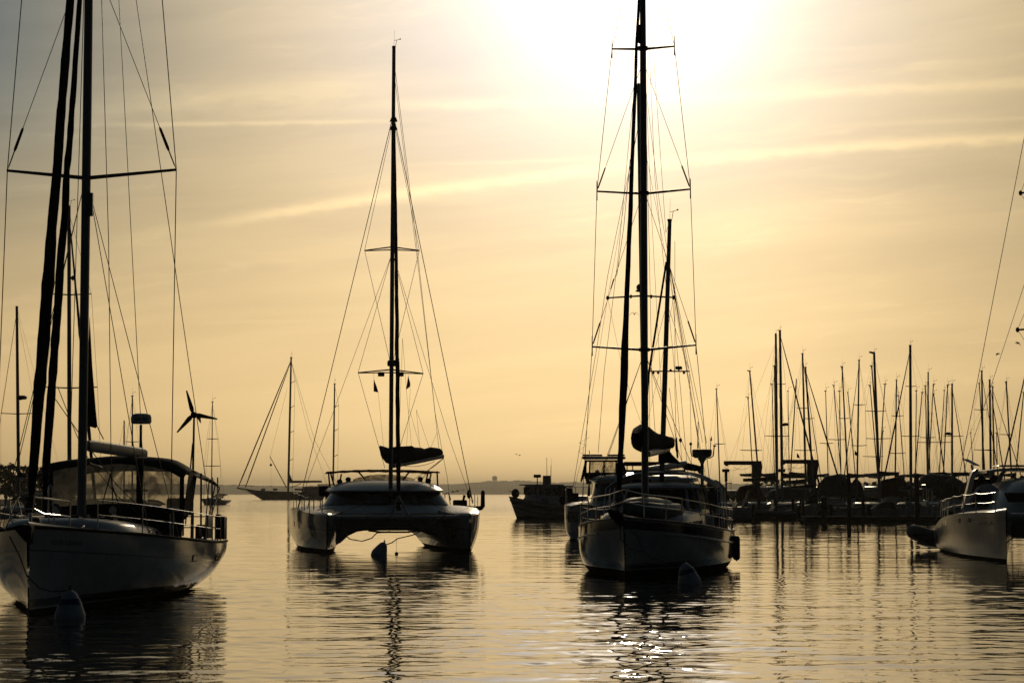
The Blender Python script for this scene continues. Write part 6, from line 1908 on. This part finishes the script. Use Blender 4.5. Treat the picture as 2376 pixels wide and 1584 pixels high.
# ------------------------------------------------------------------ small boats afloat at the docks
def runabout(label, px0, px1, py_sheer, Y, bow=1, hullm='white', kind='open', cover=None, group='small boats at the docks'):
    """kind: open, cover, console (T-top and windscreen), arch"""
    a, b = at(px0, py_sheer, Y), at(px1, py_sheer, Y)
    L = abs(b.x - a.x)
    zs = a.z
    e = empty('motorboat', ((a.x + b.x) / 2, Y, 0), R(-90) if bow > 0 else R(90))
    tag(e, label, 'motorboat', group)
    B2 = min(1.15, L * .2)
    h = Hull(L, [(0, .04), (.15, B2 * .55), (.4, B2 * .95), (.7, B2), (1, B2 * .94)], [(0, zs * 1.12), (.5, zs), (1, zs * .92)], [(0, 1.2), (.4, 2.4), (1, 4)], [(0, .2), (.5, .3), (1, .2)], rake=.5)
    h.x0 = 0
    root = empty('hull_frame', (0, 0, 0)); root.parent = e
    root.name = 'boat_body'
    o = h.build(HM[hullm], root, nu=18, nt=8)
    for ob in [o]:
        ob.parent = e
    bpy.data.objects.remove(root)
    sh = Matrix.Translation((0, -L / 2, 0))
    o.data.transform(sh)
    def T(mb, name, m, par=None):
        q = mb.build(name, m, par or e)
        q.data.transform(sh)
        return q
    rr = MB()
    rr.sheet([[h.deck_pt(u, f, -.02, .05) for f in np.linspace(-.99, .99, 7)] for u in np.linspace(0, .45 if kind != 'cover' else 1, 8)])
    T(rr, 'foredeck', M['white'])
    for q in (-1, 1):
        T(MB().tube([h.pt(u, h.top(u), q) for u in np.linspace(0, 1, 12)], .045, 6), 'rub_rail', M['spar'])
    if kind != 'cover':
        T(MB().rbox(-B2 * .9, B2 * .9, L * .46, L * .98, zs * .35, zs * .42, .02), 'cockpit_sole', M['deck'])
        T(MB().rbox(-B2 * .8, B2 * .8, L * .80, L * .92, zs * .42, zs + .10, .08), 'seat', M['grey'])
    if kind == 'cover':
        T(MB().sheet([[Vector((f * B2 * (1 if u < .9 else .95), u * L, zs * (1.02 + .55 * math.sin(math.pi * min(u * .9 + .12, 1)) * (1 - f * f) ** .7))) for f in np.linspace(-1, 1, 11)] for u in np.linspace(.22, 1, 9)], (0, 0, -.02)), 'boat_cover', M[cover or 'tarp'])
    if kind in ('open', 'console', 'arch'):
        mb = MB()
        rows = []
        for f in (0, 1):
            rows.append([Vector((B2 * .8 * math.sin(t), L * .50 - .35 * math.cos(t) + .25 * f, zs + .03 + .45 * f)) for t in np.linspace(-1.4, 1.4, 9)])
        mb.sheet(rows)
        ws = T(mb, 'windscreen', M['vinyl'])
        T(MB().tube(rows[1], .022, 6), 'windscreen_frame', M['steel'], ws)
    if kind == 'console':
        T(MB().rbox(-.42, .42, L * .50, L * .62, zs * .4, zs + .42, .08), 'console', M['white'])
        for q in (-1, 1):
            for s_ in (.48, .68):
                T(MB().bar((q * .75, L * s_, zs * .4), (q * .7, L * s_ + .05, zs + 1.35), .035, .03, 6), 'top_leg', M['steel'])
        T(MB().rbox(-1.0, 1.0, L * .36, L * .80, zs + 1.34, zs + 1.46, .06), 'hard_top', M['white'])
        T(MB().tube([(-.8, L * .45, zs + 1.46), (-.8, L * .45, zs + 1.75), (.8, L * .45, zs + 1.75), (.8, L * .45, zs + 1.46)], .025, 6), 'rocket_rack', M['steel'])
    if kind == 'arch':
        for q in (-1, 1):
            T(MB().tube([(q * B2 * .95, L * .72, zs), (q * B2 * .9, L * .86, zs + .9), (q * B2 * .8, L * .93, zs + 1.5)], [.06, .05, .03], 6), 'arch_tube', M['spar'])
    T(MB().rbox(-.22, .22, L * 1.0, L * 1.06 + .15, zs * .3, zs + .35, .08), 'outboard_engine', M['rubber'])
    return e
runabout('grey motorboat with angled tubes at its stern just right of the ketch', 1668, 1743, 1178, 176, 1, 'grey', 'arch')
runabout('long white motorboat with bright deck left of the paired piles', 1735, 1850, 1172, 187, -1, 'white', 'open')
runabout('dark hulled motorboat moored along the back dock', 1738, 1846, 1186, 182.0, 1, 'dark', 'open')
runabout('plain grey hulled motorboat between the thick pile and the long dock', 1866, 1906, 1170, 172, -1, 'grey', 'cover')
runabout('white motorboat with a bright rail behind the first tall dock pile', 1932, 2004, 1178, 168.5, -1, 'white', 'open')
runabout('motorboat under a pale grey cover left of the fuel pump', 2020, 2092, 1180, 167.5, -1, 'grey', 'cover', 'tarp')
runabout('motorboat with a hard top and lit windscreen right of the second tall pile', 2116, 2178, 1174, 169, 1, 'white', 'console')
runabout('low dark motorboat at the left end of the long dock', 1876, 1935, 1180, 175, 1, 'dark', 'cover', 'black')
runabout('white motorboat partly behind the stern of the right catamaran', 2150, 2215, 1184, 173, -1, 'dark', 'open')

# ------------------------------------------------------------------ sailing boats behind the nearest sloop
yacht('distant sloop with a radar on its mast at the left edge', 39, 710, 140, L=11.5, base=(43, 1110), spreaders=[(960, 2, 84)], radar=(51, 922), sw=.10, hood='navy', cover='black', stay=(8, 1060), stay_r=.02, group='boats moored in the harbour', boom=(62, 1108), hull='white', vane=False)
fr_b, root_b, on_b = yacht('sloop moored behind the nearest one with a thick furled headsail slanting right', 160, 480, 100, L=12.5, beam=3.8, base=(161, 1050), spreaders=[(684, 122, 212), (900, 105, 226)], sw=.105, stay=(240, 1000), stay_r=.085, hood='black', cover='black', group='boats moored in the harbour', hull='dark', cabin=True)
zc = at(169, 645, 100)
p = fr_b.loc(zc); p.z = zc.z
MB().lathe([(.01, -.13), (.11, -.03), (.11, .03), (.01, .13)], p, 10).build('radar_reflector', M['rubber'], root_b)
yacht('far sloop whose mast stands left of the radar pole of the nearest sloop', 307, 919, 300, L=11, base=(307, 1040), spreaders=[(1025, 292, 322)], sw=.11, stay=(297, 1030), stay_r=.03, group='boats moored in the harbour', hull='white')
yacht('far small sloop with a short mast beside the boom of the nearest sloop', 288, 975, 320, L=9, base=(288, 1040), sw=.10, stay=(277, 1030), stay_r=.03, group='boats moored in the harbour', hull='white', vane=False)
yacht('far white sloop with a cockpit hood seen under the wind generator', 493, 933, 440, L=11.5, beam=4.0, base=(491, 1120), spreaders=[(1018, 480, 507), (1081, 474, 512)], sw=.11, fwd=-.28, hood='navy', cover=None, group='boats moored in the harbour', hull='white', boom=(497, 1110))

# ------------------------------------------------------------------ the great ketch on the horizon
def far_ketch():
    Y = 800
    fr = Frame(at(552, 1134, Y).x, Y, R(68))
    root = fr.empty('ketch')
    tag(root, 'huge dark ketch with a long bowsprit anchored under the far hills', 'sailboat', 'boats moored in the harbour')
    A = fr.at
    Lw = lambda px, py: fr.loc(at(px, py, Y)) if False else fr.at(px, py, _s(px))
    c, s_ = math.cos(fr.phi), math.sin(fr.phi)
    def _s(px):                                    # station along the hull whose centre line stands behind this pixel
        k = (px - CX) / F
        return (k * fr.o.y - fr.o.x) / (fr.aft.x - k * fr.aft.y)
    Pc = lambda px, py: Vector((0, _s(px), fr.at(px, py, _s(px)).z))
    Lh = _s(880)
    s0 = _s(572)
    hull = Hull(Lh - s0, [(0, .05), (.12, 1.5), (.3, 3.4), (.5, 4.2), (.8, 3.9), (1, 2.6)], [(0, 3.9), (.3, 3.2), (.6, 2.8), (1, 3.0)], [(0, 1.2), (.4, 2.6), (1, 2)], [(0, .5), (.4, 1), (1, .2)], rake=6.5, stern_rake=3)
    o = hull.build(hull_mat('schooner_green', (0.03, 0.032, 0.03), None, bands_sheer=[(.5, .75, (.4, .4, .38))], streaks=0), root, nu=24, nt=8)
    o.data.transform(Matrix.Translation((0, s0, 0)))
    d = hull.deck(M['wood'], root, dz=.0); d.data.transform(Matrix.Translation((0, s0, 0)))
    MB().tube([Pc(598, 1139), Pc(551, 1131)], [.35, .2], 8).build('bowsprit', M['wood'], root)
    MB().tube([Pc(552, 1130), Pc(560, 1124), Pc(600, 1128)], .09, 5).build('pulpit', M['wire'], root)
    MB().tube([Pc(551, 1132), Pc(575, 1140), Pc(588, 1147)], .09, 5).build('bobstay', M['wire'], root)
    for pb, pt, spr, w_ in (((670, 1134), (674.5, 830), [(889, 668, 682), (946, 664, 686), (1004, 661, 690), (1069, 660, 691)], .45), ((774, 1105), (776, 891), [(945, 766, 786), (1000, 767, 791), (1059, 766, 794)], .36)):
        b, t = Pc(*pb), Pc(*pt)
        t.y = b.y + (t.y - b.y) * 1.0
        m = spar('mast', b - Vector((0, 0, 2)), t, w_, w_ * .75, root, n=8, squash=1.0)
        masthead(t, m, k=4.5)
        tl = []
        for py, pl, pr in spr:
            z = fr.at(pb[0], py, b.y).z
            f = (z - b.z) / (t.z - b.z)
            cc = b.lerp(t, f)
            for q in (-1, 1):
                hw = 2.7
                tip = cc + Vector((q * hw, 1.0, .8))
                MB().tube([cc, tip], [.16, .12], 6).build('spreader', M['alu'], m)
                tl.append(tip)
        for q in (0, 1):
            side = sorted(tl[q::2], key=lambda p: p.z)
            wire('shroud', [Vector(((-1, 1)[q] * 3.6, b.y + .6, 2.6))] + side + [t - Vector((0, 0, .5))], .05, root, n=4)
    mt = Pc(674, 836)
    furled('furled_jib', Pc(555, 1128), mt, [(0, .20), (.1, .26), (.8, .22), (1, .1)], root, lump=.05, n=6)
    furled('furled_staysail', Pc(571, 1130), mt - Vector((0, 0, .5)), [(0, .18), (.1, .24), (.8, .18), (1, .1)], root, lump=.05, n=6)
    wire('backstay', [mt, Pc(730, 1020), Pc(790, 1135)], .05, root, n=4)
    wire('backstay', [mt, Pc(715, 1000), Pc(762, 1130)], .05, root, n=4)
    wire('topping_lift', [Pc(666, 900), Pc(628, 1058)], .04, root, n=4)
    MB().tube([Pc(627, 1058), Pc(666, 1131)], [.14, .2], 6).build('pole', M['alu'], root)
    MB().tube([Pc(673, 1118), Pc(748, 1117)], [.38, .30], 8).build('boom', M['spar'], root)
    MB().tube([Pc(672, 1100), Pc(676, 1114), Pc(680, 1117), Pc(746, 1116)], [.3, .6, .45, .3], 8).build('furled_mainsail', M['tarp'], root)
    MB().bar(Pc(676, 1131), Pc(700, 1121), .12, .12, 6).build('boom_strut', M['alu'], root)
    a, b = Pc(706, 1129), Pc(760, 1129)
    MB().rbox(-2.4, 2.4, a.y, b.y, 2.4, 5.2, .5).build('deck_house', M['grey'], root)
    a, b = Pc(740, 1122), Pc(775, 1122)
    MB().rbox(-2.0, 2.0, a.y, b.y, 5.2, 6.3, .4).build('wheel_house', M['vinyl'], root)
    MB().ell(Pc(629.5, 1078), (.5, .5, .5), 12, 8).build('anchor_ball', M['rubber'], root)
    wire('anchor_ball_line', [Pc(627, 1058), Pc(629.5, 1078), Pc(632, 1133)], .03, root, n=4)
    for px in (612, 640, 690, 700):
        p = Pc(px, 1136)
        MB().rbox(p.x - .6, p.x + .6, p.y - .8, p.y + .8, p.z - .2, p.z + .55, .2).build('hatch', M['grey'], root)
far_ketch()

# ------------------------------------------------------------------ trawler yacht in the middle distance
def trawler():
    Y0 = 194.0
    p = at(1184, 1202, Y0)
    fr = Frame(p.x - .1, Y0, R(52))
    A = fr.at
    root = fr.empty('trawler')
    tag(root, 'small wheelhouse trawler with a radar on its roof lying left of the flybridge catamaran', 'motorboat', 'boats moored in the harbour')
    h = Hull(10.5, [(0, .05), (.1, .75), (.25, 1.3), (.5, 1.65), (.85, 1.6), (1, 1.4)], [(0, 2.05), (.2, 1.55), (.5, 1.25), (1, 1.15)], [(0, 1.2), (.3, 2.4), (.7, 3.4), (1, 3)], [(0, .4), (.5, .6), (1, .3)], rake=.9)
    hm = hull_mat('trawler_paint', (0.58, 0.58, 0.56), (.20, (.02, .02, .025)), bands_sheer=[(.42, .62, (.16, .16, .16)), (.95, 1.02, (.05, .05, .05))], streaks=.4)
    o = h.build(hm, root, nu=28)
    h.deck(M['deck'], root)
    h.rail(M['rubber'], root, r=.05, drop=.35, out=.03, name='rub_rail')
    h.rail(M['wood'], root, r=.04, name='cap_rail')
    wl = MB().loft([superring(-1.15, 1.15, 2.4, 5.4, z, .3, 24) for z in (1.2, 1.9)] + [superring(-1.08, 1.08, 2.5, 5.35, z, .3, 24) for z in (2.0, 3.10)]).build('wheel_house', M['white'], root)
    MB().rbox(-1.28, 1.28, 2.1, 5.7, 3.10, 3.22, .08).build('roof', M['white'], wl)
    for x0, x1 in ((-.95, -.38), (-.28, .28), (.38, .95)):
        MB().rbox(x0, x1, 2.455, 2.52, 2.25, 2.95, .02).build('window', M['glass'], wl)
    for q in (-1, 1):
        for y0, y1 in ((2.75, 3.3), (3.45, 4.2), (4.35, 5.1)):
            MB().rbox(q * 1.09 - .02, q * 1.09 + .02, y0, y1, 2.2, 2.92, .01).build('window', M['glass'], wl)
        for y0 in (3.0, 3.3, 3.6):
            MB().rbox(q * 1.155 - .02, q * 1.155 + .02, y0, y0 + .18, 1.4, 1.85, .01).build('louvre_panel', M['grey'], wl)
    ac = MB().loft([superring(-1.2, 1.2, 5.4, 9.0, 1.1, .3, 24), superring(-1.15, 1.15, 5.4, 9.0, 2.05, .3, 24), superring(-1.0, 1.0, 5.4, 8.9, 2.12, .3, 24)]).build('aft_cabin', M['white'], root)
    MB().rbox(-1.14, 1.14, 5.42, 6.8, 2.1, 3.0, .06).build('canvas_enclosure', M['tarp'], root)
    MB().rbox(-1.2, 1.2, 5.4, 6.9, 3.0, 3.10, .05).build('awning', M['white'], root)
    for q in (-1, 1):
        MB().rbox(q * 1.19 - .02, q * 1.19 + .02, 6.0, 6.9, 1.45, 1.9, .01).build('window', M['glass'], ac)
    MB().rbox(-.25, .25, 4.2, 4.9, 3.2, 4.05, .06).build('funnel', M['grey'], root)
    MB().bar((.1, 3.3, 3.2), (.1, 3.3, 3.85), .05, .05, 6).build('radar_post', M['alu'], root)
    MB().rbox(-.30, .50, 3.1, 3.5, 3.85, 4.15, .08).build('radar', M['rubber'], root)
    MB().bar((0, 5.0, 3.2), (0, 5.05, 5.0), .03, .02, 6).build('whip_antenna', M['rubber'], root)
    ta, tb_ = A(1269.5, 1130, 6.0), A(1268.5, 1061, 6.0)
    MB().bar(ta, tb_, .035, .02, 6).build('tall_antenna', M['rubber'], root)
    for y in (7.2, 8.2, 9.0):
        for q in (-1, 1):
            MB().bar((q * 1.1, y, 2.1), (q * 1.1, y, 2.95), .02, .02, 6).build('stanchion', M['steel'], root)
    for q in (-1, 1):
        MB().tube([(q * 1.1, 7.0, 2.95), (q * 1.1, 9.0, 2.95)], .02, 6).build('rail', M['steel'], root)
        MB().tube([h.pt(u, h.top(u), q) + Vector((0, 0, .55)) for u in (0.0, .06, .14, .22)], .02, 6).build('pulpit', M['steel'], root)
    MB().tube([(1.0, 8.9, 2.1), (1.05, 8.9, 2.9), (1.1, 8.9, 3.3)], [.12, .1, .05], 8).build('outboard_bracket', M['rubber'], root)
    MB().rbox(.75, 1.35, 8.7, 9.1, 3.25, 3.75, .1).build('outboard_engine', M['rubber'], root)
    MB().ell((-.2, .9, 2.35), (.35, .4, .45), 12, 8).build('windlass_cover', M['black'], root)
trawler()

# ------------------------------------------------------------------ water tower and radio masts on the hills
p = at(1148, 1110, 10900)
e = empty('water_tower', (p.x, 10900, 0))
tag(e, 'water tower with a round tank standing above the far hills', 'water tower')
zt = at(1148, 1108.5, 10900).z
MB().lathe([(4, -13.5), (10.8, -10.8), (13.5, -4), (13.2, 3.6), (9.5, 9), (2.7, 11.2), (.2, 11.5)], (0, 0, zt), 20).build('tank', M['grey'], e)
for k in range(6):
    a = 2 * math.pi * k / 6
    MB().bar((11.9 * math.cos(a), 11.9 * math.sin(a), 0), (10.1 * math.cos(a), 10.1 * math.sin(a), zt - 10), 1.1, 1.1, 6).build('leg', M['grey'], e)
MB().bar((0, 0, 0), (0, 0, zt - 11), 1.8, 1.8, 8).build('riser', M['grey'], e)
for px, py, label in ((1279, 1062, 'thin lattice radio mast on the far hills'),):
    p = at(px, py, 10900)
    e = empty('radio_mast', (p.x, 10900, 0))
    tag(e, label, 'radio mast')
    mb = MB()
    zt = p.z
    for k in range(3):
        a = 2 * math.pi * k / 3
        mb.bar((1.9 * math.cos(a), 1.9 * math.sin(a), 0), (1.5 * math.cos(a), 1.5 * math.sin(a), zt), .34, .26, 5)
    mb.build('leg_frame', M['wire'], e)
    mb = MB()
    for i in range(int(zt / 6.2)):
        mb.tube([(1.9 * math.cos(a), 1.9 * math.sin(a), i * 6.2 + (3.1 if k % 2 else 0)) for k, a in enumerate(np.linspace(0, 2 * math.pi, 7))], .16, 4)
    mb.build('bracing', M['wire'], e)

# ------------------------------------------------------------------ trees on the low shore at the left
def tree(px, py, Y, wpx, label, seed, trunk_h=.25):
    r = random.Random(seed)
    c = at(px, py, Y)
    h = c.z - .8
    w = wpx / F * Y
    e = empty('tree', (c.x, Y, .8))
    tag(e, label, 'tree', 'trees on the left shore')
    tb = MB()
    tb.tube([(0, 0, -.3), (.1, 0, h * .3), (-.1, .1, h * .62), (0, 0, h * .85)], [h * .035, h * .028, h * .018, h * .006], 8)
    limbs = []
    for k in range(9):
        a = r.uniform(0, 6.28)
        z0 = h * r.uniform(.22, .6)
        q = Vector((math.cos(a) * w * r.uniform(.22, .45), math.sin(a) * w * r.uniform(.22, .45), z0 + h * r.uniform(.1, .3)))
        tb.tube([(0, 0, z0), q * .5 + Vector((0, 0, z0 * .55)), q], [h * .013, h * .009, h * .004], 5)
        limbs.append(q)
    tb.build('trunk', M['bark'], e)
    mb = MB()
    clumps = [(Vector((r.gauss(0, .20) * w, r.gauss(0, .20) * w, h * (.10 + .84 * r.random() ** .9))), r.uniform(.10, .19) * w) for _ in range(34)] + [(q, .14 * w) for q in limbs]
    for q, rad in clumps:
        lim = math.sqrt(max(.02, 1 - ((q.z / h - .50) / .52) ** 2)) * w * .5
        d = math.hypot(q.x, q.y)
        if d > lim:
            q = Vector((q.x * lim / d, q.y * lim / d, q.z))
        for _ in range(70):
            v = Vector((r.gauss(0, 1), r.gauss(0, 1), r.gauss(0, .8))).normalized() * rad * r.random() ** .4
            a = Vector((r.gauss(0, 1), r.gauss(0, 1), r.gauss(0, 1))).normalized()
            b = a.orthogonal().normalized()
            s = r.uniform(.12, .26)
            p = q + v
            mb.add([p - a * s, p + b * s * .55, p + a * s, p - b * s * .55], [(0, 1, 2, 3)])
    mb.build('crown', M['leaf'], e, smooth=False)
for px, py, Y, w, label in ((-8, 1066, 385, 46, 'broad dark tree at the far left edge of the shore'), (14, 1079, 392, 34, 'round tree behind the left sloop with the radar on its mast'), (33, 1073, 400, 40, 'tall tree just left of the rolled genoa of the nearest sloop'),
                            (56, 1070, 396, 40, 'tree seen between the radar mast and the rolled genoa'), (78, 1076, 390, 36, 'tree behind the rolled genoa of the nearest sloop'), (99, 1080, 385, 30, 'loose airy tree left of the dodger of the nearest sloop'),
                            (128, 1092, 400, 40, 'low tree behind the left end of the dodger'), (165, 1100, 410, 44, 'low bushy tree seen through the dodger window')):
    tree(px, py, Y, w, label, int(px) + 50)

# ------------------------------------------------------------------ gulls
def gull(px, py, Y, span, label, roll=0.0, yaw=0.0, lift=.22, far=False):
    p = at(px, py, Y)
    k = span
    mb = MB()
    mb.tube([(0, -.24 * k, 0), (0, -.19 * k, .005 * k), (0, -.08 * k, 0), (0, .08 * k, -.005 * k), (0, .19 * k, 0), (0, .27 * k, .01 * k)], [.006 * k, .026 * k, .045 * k, .045 * k, .02 * k, .03 * k], 8)
    for q in (-1, 1):
        rows = []
        for f, y0, y1, z in ((0.05, -.10, .09, .02), (.22, -.13, .07, .02 + lift * .55), (.5, -.09, .07, .02 + lift * .35), (.75, -.02, .08, .02 - lift * .1), (.5 * 2, .08, .10, .02 - lift * .5)):
            rows.append([(q * f * .5 * k, y0 * k, z * k), (q * f * .5 * k, (y0 + y1) / 2 * k, z * k + .008 * k), (q * f * .5 * k, y1 * k, z * k)])
        mb.sheet(rows, (0, 0, -.008 * k))
    o = mb.build('gull', M['bird'])
    o.location = p
    o.rotation_euler = (R(8), roll, yaw)
    tag(o, label, 'gull', 'gulls in flight')
gull(1472, 729, 215, 1.15, 'gull gliding beside the main mast of the ketch', R(0), R(10), .30)
gull(2361, 797, 290, 1.15, 'upper gull of the two by the stays at the right edge', R(18), R(-60), .35)
gull(2315, 822, 300, 1.15, 'lower gull of the two by the stays at the right edge', R(-10), R(-70), .25)
gull(1198, 1054, 520, .95, 'tiny gull left of a pair over the trawler', R(10), R(30), .35)
gull(1206, 1056, 530, .95, 'tiny gull right of a pair over the trawler', R(-12), R(40), .35)
gull(459, 1048, 800, .8, 'tiny gull low beside the wind generator pole', R(15), R(40), .35)
for i, (px, py) in enumerate(((1050, 1141), (1057, 1140.5), (1061, 1139), (1066, 1138.5), (1074, 1138))):
    gull(px, py, 420, 1.2, 'tiny dark gull in the low flock over the far water right of the catamaran', R(rng.uniform(-20, 20)), R(rng.uniform(-80, 80)), rng.uniform(.2, .45))

# scrub along the back of the yard
mb = MB()
r_ = random.Random(4)
for i in range(5200):
    x = r_.uniform(44, 175)
    yy = r_.uniform(372, 402)
    top = 1.15 + (3.0 + 1.5 * noise.noise((x / 9.0, 3, 1)) + 1.0 * noise.noise((x / 3.1, 5, 2)))
    z = 1.0 + (top - 1.0) * r_.random() ** 1.25
    s = r_.uniform(.3, .75)
    a = Vector((r_.gauss(0, 1), r_.gauss(0, 1), r_.gauss(0, 1))).normalized()
    b = a.orthogonal().normalized()
    p = Vector((x, yy, z))
    mb.add([p - a * s, p + b * s * .7, p + a * s, p - b * s * .7], [(0, 1, 2, 3)])
tag(mb.build('undergrowth', M['leaf'], smooth=False), kind='stuff')
